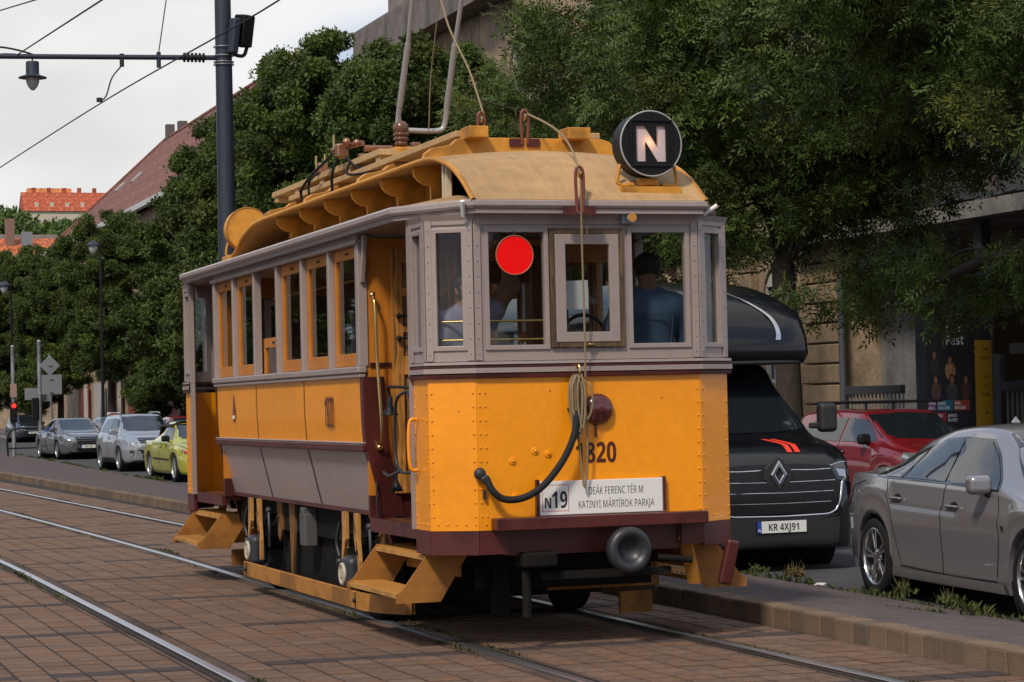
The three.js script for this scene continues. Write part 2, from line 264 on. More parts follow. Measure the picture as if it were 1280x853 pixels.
// blades of grass and moss in the cracks
function blades(list, seed, name, label, len, color) {
  const R = rng(seed), P = [], I = [], C = []; let n = 0;
  for (const [x, y, z, cnt, rad, h] of list) for (let i = 0; i < cnt; i++) {
    const a = R() * 6.283, d = Math.sqrt(R()) * rad, bx = x + Math.cos(a) * d * 0.4, bz = z + Math.sin(a) * d, dir = R() * 6.283, hh = h * (0.4 + 0.8 * R()), ln = hh * (0.3 + 0.6 * R()), w = 0.006 + 0.006 * R(), cx = Math.cos(dir), cz = Math.sin(dir);
    P.push(bx - cz * w, y, bz + cx * w, bx + cz * w, y, bz - cx * w, bx + cx * ln * 0.4 + cz * w * 0.7, y + hh * 0.7, bz + cz * ln * 0.4 - cx * w * 0.7, bx + cx * ln, y + hh, bz + cz * ln);
    I.push(n, n + 1, n + 2, n, n + 2, n + 3); n += 4; const t = R(); for (let q = 0; q < 4; q++) C.push(color[0] * (0.6 + t), color[1] * (0.7 + 0.6 * t), color[2] * (0.6 + 0.5 * t));
  }
  const g = new THREE.BufferGeometry(); g.setAttribute('position', new THREE.Float32BufferAttribute(P, 3)); g.setAttribute('color', new THREE.Float32BufferAttribute(C, 3)); g.setIndex(I); g.computeVertexNormals();
  const m = new THREE.Mesh(g, new THREE.MeshStandardMaterial({ vertexColors: true, roughness: 0.9, side: THREE.DoubleSide })); m.name = name; m.receiveShadow = m.castShadow = true; return m;
}
{
  const R = rng(99), list = [];
  for (let z = 4; z > -80; z -= 0.1) { const g = fbm(z * 0.9, 3, 5, 3); if (g > 0.50) list.push([edgeX(z) + 0.03 + (R() - 0.5) * 0.12, -0.06, z, z > -12 ? 9 : 7, 0.07, 0.018 + 0.05 * Math.max(0, g - 0.46) * 4]); }
  for (let z = -1.7; z < 0.2; z += 0.05) { const x = table([[-1.94, 2.2], [-0.96, 2.69], [0.4, 3.15]], z); if (R() < 0.75) list.push([x, 0.02, z, 6, 0.04, 0.035]); }
  const railG = [];
  for (const [x0, s] of [[-2.53, -0.09], [-0.75, -0.09], [0.75, 0.1], [-2.53, 0.12], [-0.75, 0.13]]) for (let z = 3; z > -40; z -= 0.06) { const g = fbm(z * 0.7 + x0 * 9, x0 * 3 + s * 50, 2, 3); if (g > 0.53) railG.push([railX(x0 + s, z), -0.02, z, 4, 0.05, 0.02 + 0.12 * Math.max(0, g - 0.55)]); }
  for (let i = 0; i < 90; i++) railG.push([railX(-2.6 + 3 * R(), -1), -0.03, 3 - R() * 22, 4, 0.03, 0.022]);
  const a = blades(list, 1, 'verge_grass', '', 0.1, [0.042, 0.055, 0.010]); a.userData = { kind: 'stuff', label: 'straggling grass growing along the broken pavement edge', category: 'grass' }; scene.add(a);
  const b = blades(railG, 2, 'rail_moss', '', 0.1, [0.045, 0.05, 0.012]); b.userData = { kind: 'stuff', label: 'short moss and grass in the joints beside the tram rails', category: 'moss' }; scene.add(b);
  const weeds = [[993, 722, 0.15, 'bushy dry-tipped weed on the pavement edge below the black van'], [1132, 748, 0.15, 'green leafy weed beside the rear wheel of the grey sedan'], [1186, 758, 0.14, 'thin upright weed under the door of the grey sedan'], [946, 716, 0.08, 'low green weed between the tram step and the black van']];
  weeds.forEach(([px, py, h, label], k) => { const p = pix(px, py, 'y', -0.05); const t = thing('weed', label, 'weed', [p.x, -0.055, p.z]); const L = []; const r = rng(300 + k); for (let i = 0; i < 26; i++) L.push([(r() - 0.5) * 0.17, r() * h * 0.55, (r() - 0.5) * 0.2, 4, 0.04, h * (0.2 + 0.25 * r())]);
    const m = blades(L, 400 + k, 'leaves', '', 0.1, k ? [0.045, 0.062, 0.011] : [0.085, 0.065, 0.018]); t.add(m); const st = []; for (let i = 0; i < 7; i++) { const a = r() * 6.28, d = 0.1 * r(); st.push(bar(V(0, 0, 0), V(Math.cos(a) * d, h * (0.8 + 0.4 * r()), Math.sin(a) * d), 0.003, 0.002, 5)); } part(t, 'stems', st, mat([0.09, 0.08, 0.03], 0.9)); });
  // litter
  for (const [px, py, c, lab] of [[975, 748, [0.55, 0.5, 0.45], 'crumpled pale paper scrap lying on the pavement crack'], [1025, 733, [0.6, 0.58, 0.55], 'small white paper scrap near the van wheel']]) { const p = pix(px, py, 'y', 0.05); const R2 = rng(px), g = new THREE.IcosahedronGeometry(0.035, 1); const q = g.attributes.position; for (let i = 0; i < q.count; i++) { const f = 0.6 + 0.8 * hash3(Math.round(q.getX(i) * 900), Math.round(q.getY(i) * 900), Math.round(q.getZ(i) * 900)); q.setXYZ(i, q.getX(i) * f * 1.5, q.getY(i) * f * 0.4, q.getZ(i) * f); } g.computeVertexNormals(); const m = solo('paper_scrap', g, mat(c, 0.9), lab, 'litter'); m.position.set(p.x, 0.06, p.z); }
}
console.log('ground done');
// ---------- the tram ----------
const tram = thing('tram', 'yellow and grey vintage two-axle tram standing on the paved tracks', 'tram');
{
  const ZC = -4.3, ROT = new THREE.Matrix4().makeTranslation(0, 0, ZC).multiply(new THREE.Matrix4().makeRotationY(Math.PI)).multiply(new THREE.Matrix4().makeTranslation(0, 0, -ZC));
  const turned = (m) => { const c = m.clone(); c.applyMatrix4(ROT); tram.add(c); return c; };       // the same part at the other end or side
  const P = (name, geos, m, keep) => part(tram, name, geos, m, undefined, keep);
  const PE = (name, geos, m) => geos.flat().forEach((g) => P(name, g, m));                             // pieces one by one
  const PPE = (name, geos, m) => geos.flat().forEach((g) => turned(P(name, g, m)));
  const PP = (name, geos, m, keep) => turned(P(name, geos, m, keep));
  const F = [[-1.05, -0.5], [-1.05, -0.17], [-0.78, 0], [0.78, 0], [1.05, -0.17], [1.05, -0.5]];
  const facetM = (i, out = 0) => { const a = V(F[i][0], 0, F[i][1]), b = V(F[i + 1][0], 0, F[i + 1][1]), x = b.clone().sub(a).normalize(), y = V(0, 1, 0), z = x.clone().cross(y); return new THREE.Matrix4().makeBasis(x, y, z).setPosition(a.addScaledVector(z, out)); };
  const flen = (i) => Math.hypot(F[i + 1][0] - F[i][0], F[i + 1][1] - F[i][1]);
  const onFacet = (g, i, out = 0) => g.applyMatrix4(facetM(i, out));
  function sweep(plan, prof, closed = false) {                                                      // profile of [out, y] carried along a plan line with mitred corners
    const n = plan.length, seg = (a, b) => { const d = V2(b[0] - a[0], b[1] - a[1]).normalize(); return V2(-d.y * -1, -d.x).multiplyScalar(1); };
    const nor = (a, b) => { const dx = b[0] - a[0], dz = b[1] - a[1], l = Math.hypot(dx, dz); return [-dz / l * -1 * -1, dx / l]; };
    const mit = plan.map((p, i) => { const prev = i || closed ? nor(plan[(i + n - 1) % n], p) : null, next = i < n - 1 || closed ? nor(p, plan[(i + 1) % n]) : null; const a = prev ?? next, b = next ?? prev; const s = [a[0] + b[0], a[1] + b[1]], k = 2 / (s[0] * s[0] + s[1] * s[1]); return [s[0] * k, s[1] * k]; });
    const out = []; const m = closed ? n : n - 1;
    for (let i = 0; i < m; i++) { const j = (i + 1) % n; for (let q = 1; q < prof.length; q++) out.push(sheet(1, 1, (u, v) => { const k = u ? j : i, r = prof[v ? q : q - 1]; return [plan[k][0] + mit[k][0] * r[0], r[1], plan[k][1] + mit[k][1] * r[0]]; })); }
    return out;
  }
  // dash panels, waist, apron at each end
  for (let i = 0; i < 5; i++) {
    const l = flen(i), dash = P('dash_panel', onFacet(poly(rectPts(0.001, l - 0.001, 0.77, 1.75), 0.03), i, -0.015), MAT.yellow);
    const rv = []; const dot = (u, y) => rv.push(onFacet(put(new THREE.SphereGeometry(0.0075, 6, 4), u, y, 0.001), i));
    for (let y = 0.86; y < 1.72; y += 0.088) { dot(0.022, y); dot(l - 0.022, y); if (i === 2) { dot(0.06, y); } }
    for (let u = 0.05; u < l - 0.02; u += i === 2 ? 0.105 : 0.062) dot(u, 0.81);
    if (i === 2) { dot(1.28, 1.60); dot(0.5, 1.66); }
    part(dash, 'rivets', rv, MAT.yellow).userData.kind = 'stuff'; turned(dash);
    if (i !== 2) PP('apron_panel', onFacet(poly(rectPts(0.001, l - 0.001, 0.615, 0.768), 0.03), i, -0.012), MAT.maroon);
  }
  PPE('apron_panel', [span(-0.779, -0.58, 0.615, 0.768, -0.027, 0.003), span(0.62, 0.779, 0.63, 0.768, -0.027, 0.003)], MAT.maroon);
  PPE('bumper_beam', [span(-0.70, 0.765, 0.768, 0.848, 0.004, 0.125, 0.008), span(-0.58, 0.62, 0.60, 0.765, -0.16, -0.05)], MAT.maroon);
  PP('waist_moulding', [sweep(F, [[0.0, 1.745], [0.028, 1.75], [0.03, 1.772], [0.012, 1.776]])], MAT.maroon);
  PP('waist_moulding', [sweep(F, [[0.012, 1.7765], [0.034, 1.78], [0.034, 1.808], [0.02, 1.812]])], MAT.grey);
  PP('waist_moulding', [sweep(F, [[0.02, 1.8125], [0.024, 1.815], [0.024, 1.828], [0.01, 1.83]])], MAT.maroon);
  PP('waist_moulding', [sweep(F, [[0.01, 1.8305], [0.03, 1.834], [0.028, 1.85], [-0.03, 1.856]])], MAT.grey);
  // window band with openings
  const holes = { 0: [[0.06, 0.25]], 1: [[0.075, 0.245]], 2: [[0.10, 0.48], [0.51, 1.03], [1.09, 1.47]], 3: [[0.075, 0.245]], 4: [[0.08, 0.27]] };
  for (let i = 0; i < 5; i++) {
    const l = flen(i), hs = holes[i].map(([a, b], k) => i === 2 && k === 1 ? rectPts(a, b, 1.93, 2.71).reverse() : rectPts(a, b, 1.955, 2.685).reverse());
    const w = P('window_band', onFacet(poly(rectPts(0.001, l - 0.001, 1.856, 2.80), 0.045, 0, hs), i, -0.02), MAT.grey);
    const trim = [], rv = [];
    for (const h of i === 2 ? [hs[0], hs[2]] : hs) { const xs = h.map((p) => p[0]), ys = h.map((p) => p[1]), a = Math.min(...xs), b = Math.max(...xs), c = Math.min(...ys), d = Math.max(...ys); trim.push(onFacet(poly(rectPts(a - 0.03, b + 0.03, c - 0.03, d + 0.03), 0.012, 0.003, [rectPts(a + 0.001, b - 0.001, c + 0.001, d - 0.001).reverse()]), i, 0.008)); }
    for (const u of [0.001, l - 0.046]) { trim.push(onFacet(poly(rectPts(u, u + 0.045, 1.86, 2.795), 0.010, 0.002), i, 0.0095)); for (let y = 1.9; y < 2.78; y += 0.1) rv.push(onFacet(put(new THREE.SphereGeometry(0.006, 6, 4), u + 0.022, y, 0.0145), i)); }
    trim.push(onFacet(poly(rectPts(0.047, l - 0.047, 2.735, 2.795), 0.008, 0.002), i, 0.0085)); for (let u = 0.1; u < l - 0.06; u += 0.18) rv.push(onFacet(put(new THREE.SphereGeometry(0.005, 6, 4), u, 2.765, 0.0125), i));
    part(w, 'window_trim', trim, MAT.grey); part(w, 'rivets', rv, MAT.grey).userData.kind = 'stuff'; turned(w);
    holes[i].forEach(([a, b], k) => { if (i === 2 && k === 1) return; PP('window_pane', onFacet(new THREE.PlaneGeometry(b - a - 0.002, 0.728).translate((a + b) / 2, 2.32, 0), i, -0.022), MAT.glass); });
  }
  // the hinged middle window: brown outer frame, grey inner frame
  const mid = P('hinged_window', poly(rectPts(-0.265, 0.245, 1.935, 2.705), 0.03, 0.004, [rectPts(-0.232, 0.212, 1.968, 2.672).reverse()]).translate(0, 0, 0.012), mat([0.085, 0.05, 0.022], 0.5, { map: T.wood }));
  part(mid, 'inner_frame', poly(rectPts(-0.231, 0.211, 1.969, 2.671), 0.032, 0.004, [rectPts(-0.16, 0.145, 2.035, 2.605).reverse()]).translate(0, 0, 0.016), MAT.grey);
  part(mid, 'window_pane', new THREE.PlaneGeometry(0.304, 0.569).translate(-0.0075, 2.32, 0.01), MAT.glass);
  part(mid, 'latch', [rbox(0.05, 0.012, 0.02, -0.0, 1.952, 0.035, 0.003), ball(0.009, -0.01, 1.952, 0.05)], MAT.brass); part(mid, 'latch', [rbox(0.006, 0.05, 0.01, -0.01, 2.69, 0.035, 0.002)], MAT.brass);
  turned(mid);
  // platform corner posts and rear of the platform openings
  for (const s of [-1, 1]) PP('corner_post', [span(s * 1.05 - 0.02, s * 1.05 + 0.02, 0.77, 2.80, -0.54, -0.503)], MAT.grey);
  // roof plate, gutter, cornice
  const GP = [[-1.15, -0.57], [-0.80, 0.10], [0.80, 0.10], [1.15, -0.57], [1.15, -8.03], [0.80, -8.70], [-0.80, -8.70], [-1.15, -8.03]];
  P('roof_plate', put(poly(GP.map(([x, z]) => [x * 0.985, -z]), 0.03), 0, 2.815, 0, -Math.PI / 2), MAT.grey);
  P('gutter', sweep(GP, [[-0.01, 2.80], [-0.004, 2.83], [0.012, 2.834], [0.022, 2.85], [0.02, 2.878], [0.008, 2.892], [-0.03, 2.893]], true), MAT.grey);
  PPE('drain_spout', [-0.86, 0.86].map((x) => put(new THREE.CylinderGeometry(0.016, 0.012, 0.11, 10), x, 2.83, 0.115 - (Math.abs(x) - 0.8), 0.5, 0, x < 0 ? 0.2 : -0.9)), MAT.white);
  PP('cornice', sweep(F, [[0.004, 2.75], [0.014, 2.765], [0.03, 2.80]]), MAT.grey);
  // saloon sides
  const Z0 = -1.76, PITCH = 0.857, NW = 6, Z1 = Z0 - PITCH * NW;
  const prof = (y) => table([[0.54, 0.845], [0.70, 0.885], [0.83, 0.925], [0.95, 0.955], [1.06, 0.98], [1.2, 1.015], [1.32, 1.04], [1.5, 1.05], [1.8, 1.055]], y);
  const sidePanel = (za, zb, ya, yb, out = 0) => [sheet(1, 14, (u, v) => { const y = lerp(ya, yb, v); return [-prof(y) - out, y, lerp(za, zb, u)]; }), sheet(1, 14, (u, v) => { const y = lerp(ya, yb, v); return [-prof(y) - out + 0.03, y, lerp(zb, za, u)]; })];
  for (let k = 0; k < 3; k++) {
    const za = Z0 - 0.055 - k * 1.715, zb = za - 1.70;
    PP('side_panel', sidePanel(zb, za, 1.315, 1.79), MAT.yellow);
    PP('rocker_panel', sidePanel(zb, za, 0.825, 1.262), MAT.grey);
    if (k) { PP('panel_seam', sidePanel(za - 0.008, za + 0.012, 1.315, 1.79, 0.006)[0], MAT.roofYellow); PP('panel_seam', sidePanel(za - 0.008, za + 0.012, 0.825, 1.262, 0.005)[0], MAT.iron); }
  }
  PP('rub_rail', [rbox(0.04, 0.055, -Z1 + Z0 + 0.02, -1.055, 1.287, (Z0 + Z1) / 2, 0.012)], MAT.maroon);
  PP('rub_rail_cap', [rbox(0.03, 0.012, -Z1 + Z0 + 0.02, -1.058, 1.321, (Z0 + Z1) / 2, 0.004)], MAT.grey);
  PP('skirt_trim', [box(0.025, 0.03, -Z1 + Z0, -0.93, 0.812, (Z0 + Z1) / 2)], MAT.maroon);
  PP('end_trim', [sheet(1, 20, (u, v) => { const y = lerp(0.545, 1.79, v); return [-prof(y) - 0.008, y, lerp(Z0 - 0.055, Z0 + 0.03, u)]; }), sheet(1, 20, (u, v) => { const y = lerp(0.545, 1.79, v); return [-prof(y) - 0.008 + 0.16 * u, y, Z0 + 0.03]; })], MAT.maroon);
  PP('end_trim', [sheet(1, 20, (u, v) => { const y = lerp(0.545, 1.79, v); return [-prof(y) - 0.008, y, lerp(Z1 - 0.03, Z1 + 0.005, u)]; }), sheet(1, 20, (u, v) => { const y = lerp(0.545, 1.79, v); return [-prof(y) - 0.008 + 0.16 * (1 - u), y, Z1 - 0.03]; })], MAT.maroon);
  PPE('belt_rail', [rbox(0.07, 0.05, Z0 - Z1 + 0.04, -1.06, 1.842, (Z0 + Z1) / 2, 0.012), rbox(0.05, 0.028, Z0 - Z1 + 0.02, -1.058, 1.801, (Z0 + Z1) / 2, 0.008)], MAT.grey);
  PPE('letter_board', [span(-1.075, -1.02, 2.765, 2.80, Z1, Z0), span(-1.10, -1.03, 2.735, 2.765, Z1 - 0.02, Z0 + 0.02, 0.006)], MAT.grey);
  for (let k = 0; k <= NW; k++) { const z = Z0 - k * PITCH, w = k % NW ? 0.058 : 0.085; PP('window_pillar', [rbox(0.07, 0.88, w, -1.045, 2.305, z + (k === 0 ? -0.03 : k === NW ? 0.03 : 0), 0.008)], MAT.grey); }
  for (let k = 0; k < NW; k++) {
    const zc = Z0 - (k + 0.5) * PITCH, w = PITCH - 0.075, drop = k === 3 ? 0.56 : 0, frame = P('saloon_window', put(poly(rectPts(-w / 2, w / 2, 1.872, 2.732), 0.035, 0.004, [rectPts(-w / 2 + 0.05, w / 2 - 0.05, 1.965, 2.65).reverse()]), drop ? -0.985 : -1.02, -drop, zc, 0, -Math.PI / 2), MAT.orangeWood);
    part(frame, 'window_pane', put(new THREE.PlaneGeometry(w - 0.1, 0.686), drop ? -0.985 : -1.02, 2.3075 - drop, zc, 0, -Math.PI / 2), MAT.glass);
    part(frame, 'finger_pull', put(rbox(0.07, 0.016, 0.012, 0, 0, 0, 0.003), (drop ? -0.985 : -1.02) - 0.02, 2.69 - drop, zc, 0, -Math.PI / 2), MAT.black);
    if (drop) { const t = turned(frame); t.position.y += 0; } else turned(frame);
  }
  // writing and crest on the flank
  const num = zrot(text('1820', 0.23, 0.003, 0.40, fontThin), -Math.PI / 2); P('fleet_number', put(num, -1.06, 1.545, -2.72), MAT.maroon);
  PE('crest', [put(poly([[-0.05, 0.06], [0.05, 0.06], [0.05, -0.02], [0, -0.07], [-0.05, -0.02]], 0.004), -1.058, 1.53, -6.15, 0, -Math.PI / 2), put(poly([[-0.035, 0], [-0.012, 0.09], [0, 0.12], [0.012, 0.09], [0.035, 0]], 0.004), -1.059, 1.59, -6.15, 0, -Math.PI / 2)], mat([0.16, 0.05, 0.03], 0.4));
  P('crest_band', put(box(0.085, 0.03, 0.004), -1.0605, 1.51, -6.15, 0, -Math.PI / 2), MAT.white);
  // floor, ceiling, bulkheads, benches
  P('saloon_floor', [span(-0.88, 0.88, 0.80, 0.84, Z1, Z0)], MAT.darkWood);
  PP('platform_floor', [span(-1.0, 1.0, 0.745, 0.785, Z0 + 0.03, -0.18)], MAT.darkWood);
  PPE('platform_sill', [span(-1.03, -0.98, 0.70, 0.795, Z0 + 0.03, -0.54), span(0.98, 1.03, 0.70, 0.795, Z0 + 0.03, -0.54)], MAT.maroon);
  const bh = P('bulkhead', [poly(rectPts(-1.02, 1.02, 0.95, 2.79), 0.04, 0, [rectPts(-0.36, 0.36, 0.951, 2.62).reverse(), rectPts(0.5, 0.9, 1.9, 2.6).reverse()]).translate(0, 0, Z0 - 0.02)], MAT.orangeWood);
  part(bh, 'kick_board', [span(-1.02, 1.02, 0.785, 0.949, Z0 - 0.04, Z0 + 0.004)], MAT.maroon);
  part(bh, 'dark_strip', [span(-1.0, -0.7, 1.86, 1.89, Z0 + 0.001, Z0 + 0.012)], MAT.maroon); turned(bh);
  P('saloon_door', [poly(rectPts(-0.358, 0.358, 0.955, 2.615), 0.03, 0, [rectPts(-0.24, 0.24, 1.9, 2.45).reverse()]).translate(0, 0, Z0 - 0.03)], MAT.darkWood); P('saloon_door', [poly(rectPts(-0.358, 0.358, 0.955, 2.615), 0.03, 0, [rectPts(-0.24, 0.24, 1.9, 2.45).reverse()]).translate(0, 0, -8.6 - Z0 + 0.03)], MAT.darkWood);
  const door = P('sliding_door', poly(rectPts(-0.84, -0.34, 0.96, 2.70), 0.035, 0.004, [rectPts(-0.76, -0.42, 2.14, 2.36).reverse(), rectPts(-0.76, -0.42, 2.42, 2.60).reverse(), rectPts(-0.76, -0.42, 1.93, 2.10).reverse(), rectPts(-0.76, -0.42, 1.10, 1.80).reverse()]).translate(0, 0, Z0 + 0.03), mat([0.36, 0.15, 0.03], 0.45, { map: T.wood }));
  part(door, 'door_panel', [span(-0.77, -0.41, 1.05, 2.62, Z0 + 0.016, Z0 + 0.026)], mat([0.20, 0.095, 0.035], 0.35, { map: T.wood }));
  part(door, 'door_bar', [bar(V(-0.80, 2.22, Z0 + 0.07), V(-0.45, 2.22, Z0 + 0.07), 0.009), bar(V(-0.80, 2.06, Z0 + 0.07), V(-0.45, 2.06, Z0 + 0.07), 0.009), ball(0.02, -0.8, 2.22, Z0 + 0.07), ball(0.02, -0.8, 2.06, Z0 + 0.07)], MAT.black); turned(door);
  for (const s of [-1, 1]) { PE('bench', [span(s < 0 ? -0.97 : 0.55, s < 0 ? -0.55 : 0.97, 1.22, 1.26, Z1 + 0.1, Z0 - 0.1, 0.012), span(s < 0 ? -0.86 : 0.6, s < 0 ? -0.6 : 0.86, 0.842, 1.219, Z1 + 0.15, Z0 - 0.15)], MAT.darkWood); }
  P('saloon_ceiling', [span(-0.98, 0.98, 2.775, 2.798, Z1, Z0)], mat([0.42, 0.36, 0.28], 0.6));
  PE('strap_rail', [bar(V(-0.5, 2.6, Z1), V(-0.5, 2.6, Z0), 0.014), bar(V(0.5, 2.6, Z1), V(0.5, 2.6, Z0), 0.014)], MAT.brass);
  // platform fittings
  PP('grab_rail', [tube([[-0.985, 2.36, Z0 + 0.05], [-0.985, 2.33, Z0 + 0.10], [-0.975, 1.9, Z0 + 0.11], [-0.955, 1.35, Z0 + 0.11], [-0.955, 1.30, Z0 + 0.05]], 0.012, 8), ball(0.024, -0.985, 2.37, Z0 + 0.05), ball(0.024, -0.955, 1.29, Z0 + 0.05)], MAT.brass);
  PP('dash_handle', [tube([[-1.062, 1.49, -0.40], [-1.10, 1.49, -0.40], [-1.115, 1.45, -0.40], [-1.115, 1.20, -0.40], [-1.10, 1.16, -0.40], [-1.062, 1.16, -0.40]], 0.012, 8, 40)], MAT.yellow);
  PP('side_chain_gate', [tube([[-1.03, 1.66, -0.55], [-1.03, 1.67, -0.8], [-1.03, 1.60, -1.0], [-1.02, 1.2, -1.05], [-1.02, 1.14, -0.95], [-1.02, 1.14, -0.6]], 0.011, 7, 40), rbox(0.04, 0.05, 0.07, -1.045, 1.66, -0.57, 0.006), tube([[-1.02, 1.14, -0.95], [-1.02, 1.10, -1.25], [-1.0, 1.12, -1.45]], 0.012, 6)], MAT.iron);
  PP('foot_gong', [put(lathe([[0.001, 0.13], [0.02, 0.125], [0.022, 0.06], [0.035, 0.03], [0.06, 0.0], [0.055, -0.005], [0.001, -0.005]], 14), -0.96, 1.52, -1.40), tube([[-0.96, 1.65, -1.4], [-0.97, 1.70, -1.4], [-0.98, 1.71, -1.2], [-1.0, 1.70, -0.7]], 0.011, 6), put(lathe([[0.001, 0.0], [0.05, 0.0], [0.03, 0.04], [0.012, 0.08], [0.012, 0.22], [0.001, 0.22]], 12), -0.94, 0.99, -1.35)], MAT.black);
  PP('chain', [tube([[-0.985, 1.05, Z0 + 0.06], [-0.99, 0.9, Z0 + 0.07], [-0.98, 0.72, Z0 + 0.06]], 0.007, 5)], MAT.iron);
  PP('cornice_bracket', [put(poly([[0, 0], [0.05, 0], [0.055, -0.05], [0.075, -0.14], [0.11, -0.24], [0.12, -0.33], [0.09, -0.33], [0.06, -0.23], [0.02, -0.12]], 0.03, 0.004), -1.05, 2.79, Z0 + 0.13, 0, Math.PI / 2)], MAT.grey);
  PPE('cab_rail', [bar(V(-0.75, 2.115, -0.06), V(-0.27, 2.115, -0.05), 0.008), bar(V(-0.75, 1.995, -0.06), V(-0.27, 1.995, -0.05), 0.008), bar(V(-1.0, 2.115, -0.22), V(-0.77, 2.115, -0.08), 0.008), bar(V(-1.0, 1.995, -0.22), V(-0.77, 1.995, -0.08), 0.008)], MAT.brass);
  PP('controller', [put(lathe([[0.001, 1.0], [0.15, 1.0], [0.16, 0.97], [0.16, 0.05], [0.001, 0.04]], 18), -0.16, 0.785, -0.35), bar(V(-0.16, 1.79, -0.35), V(-0.16, 1.86, -0.35), 0.012), rbox(0.22, 0.025, 0.04, -0.10, 1.87, -0.35, 0.01)], MAT.blackGloss);
  PP('brake_column', [bar(V(0.08, 0.785, -0.4), V(0.08, 2.1, -0.4), 0.02), bar(V(0.02, 0.785, -0.5), V(0.02, 2.72, -0.5), 0.025), put(new THREE.TorusGeometry(0.16, 0.012, 8, 28), 0.1, 2.0, -0.36)], MAT.iron);
  PP('switch_cupboard', [span(0.10, 0.30, 0.79, 2.70, -1.55, -1.40, 0.01)], MAT.darkWood);
  P('route_card', [put(rbox(0.20, 0.19, 0.004, 0, 0, 0, 0.001), -0.06, 2.28, -0.10, 0.05, 0, 0.03)], MAT.white);
  // clerestory roof
  const hood = [[-1.08, 3.26], [-0.8, 3.248], [-0.57, 3.21], [-0.35, 3.15], [-0.15, 3.06], [0.0, 2.97], [0.08, 2.915], [0.115, 2.888]].map(([z, y]) => [-z, y]);
  const rear = [[6.0, 3.26], [6.4, 3.24], [6.8, 3.17], [7.1, 3.065], [7.4, 2.99], [7.9, 2.93], [8.69, 2.889]];
  const deckY = (z) => -z < 1.08 ? table([...hood].reverse(), -z) : table(rear, -z);
  const crown = (x, z) => { const e = deckY(z), k = (e - 2.885) / (3.26 - 2.885); return e + 0.06 * k * (1 - (x / 0.8) ** 2); };
  P('upper_roof', solidSheet(20, 40, (u, v) => { const z = lerp(-1.08, -6.0, v), x = lerp(-0.8, 0.8, u); return [x, crown(x, z), z]; }, 0.025, [0, -1, 0]), MAT.roofCanvas);
  P('roof_hood', solidSheet(24, 24, (u, v) => { const z = lerp(0.115, -1.08, v), x = lerp(-0.8, 0.8, u); return [x, crown(x, z), z]; }, 0.025, [0, -1, 0]), MAT.roofCanvas);
  P('roof_hood', solidSheet(24, 24, (u, v) => { const z = lerp(-6.0, -8.69, v), x = lerp(-0.8, 0.8, u); return [x, crown(x, z), z]; }, 0.025, [0, -1, 0]), MAT.roofCanvas);
  for (const s of [-1, 1]) P('roof_edge', tube(Array.from({ length: 40 }, (_, i) => { const z = lerp(0.115, -8.6, i / 39); return [s * 0.805, deckY(z) - 0.008, z]; }), 0.019, 6, 120), MAT.roofYellow);
  for (const s of [-1, 1]) {
    const outer = (z) => table([[-8.70, 0.80], [-8.03, 1.15], [-0.57, 1.15], [0.10, 0.80]], z) - 0.015;
    P('lower_roof', sheet(4, 60, (u, v) => { const z = lerp(0.10, -8.70, v), x = lerp(outer(z), 0.42, u); return [s * x, Math.min(2.889 + 0.15 * (outer(z) - x) / 0.72 * Math.min(1, (outer(z) - 0.42) / 0.6), x < 0.82 ? Math.max(2.86, deckY(z) - 0.05) : 9), z]; }), MAT.roofCanvas);
    P('clerestory_wall', [sheet(1, 1, (u, v) => [s * 0.45, lerp(2.98, 3.26, v), lerp(-0.62, -6.5, u)])], mat([0.34, 0.145, 0.02], 0.6, { map: T.grime }));
    P('hood_side', [0, 1].map(() => sheet(10, 1, (u, v) => { const z = lerp(-0.6, 0.02, u); return [s * 0.72, lerp(2.9, Math.max(2.9, crown(0.72, z) - 0.03), v), z]; })), MAT.plank);
    PE('hood_post', [span(s * 0.76 - 0.018, s * 0.76 + 0.018, 2.93, 3.22, -0.65, -0.62), span(s * 0.76 - 0.018, s * 0.76 + 0.018, 2.93, 3.2, -0.57, -0.55)], mat([0.55, 0.46, 0.32], 0.6));
    for (let k = 0; k < 6; k++) { const z = -1.32 - k * 0.84, e = deckY(z) - 0.012;
      P('roof_rib', [poly([[0.45, 3.0], [0.655, 2.95], [0.66, e - 0.14], [0.70, e - 0.135], [0.745, e - 0.11], [0.775, e - 0.075], [0.785, e - 0.04], [0.775, e - 0.012], [0.45, e + 0.01]].map(([x, y]) => [s * x, y]), 0.03, 0.004).translate(0, 0, z)], MAT.roofYellow);
      if (k < 5) P('vent_panel', [span(s * 0.455 - 0.006, s * 0.455 + 0.006, 3.06, 3.22, z - 0.66, z - 0.16)], mat([0.09, 0.05, 0.02], 0.5)); }
  }
  for (const z of [-1.02, -2.75, -4.45, -5.95]) { const w = z === -1.02 ? 0.06 : 0.10; P('roof_saddle', [poly([[-0.80, 3.262], [-0.72, 3.268], [-0.4, 3.303], [0, 3.318], [0.4, 3.303], [0.72, 3.268], [0.80, 3.262], [0.79, 3.30], [0.74, 3.335], [0.66, 3.35], [0.60, 3.365], [0.56, 3.40], [0.5, 3.415], [-0.5, 3.415], [-0.56, 3.40], [-0.60, 3.365], [-0.66, 3.35], [-0.74, 3.335], [-0.79, 3.30]], w, 0.006).translate(0, 0, z)], MAT.roofYellow); }
  PE('roof_block', [rbox(0.14, 0.08, 0.2, -0.44, 3.44, -0.96, 0.006), rbox(0.17, 0.08, 0.2, 0.29, 3.44, -0.96, 0.006)], MAT.roofYellow);
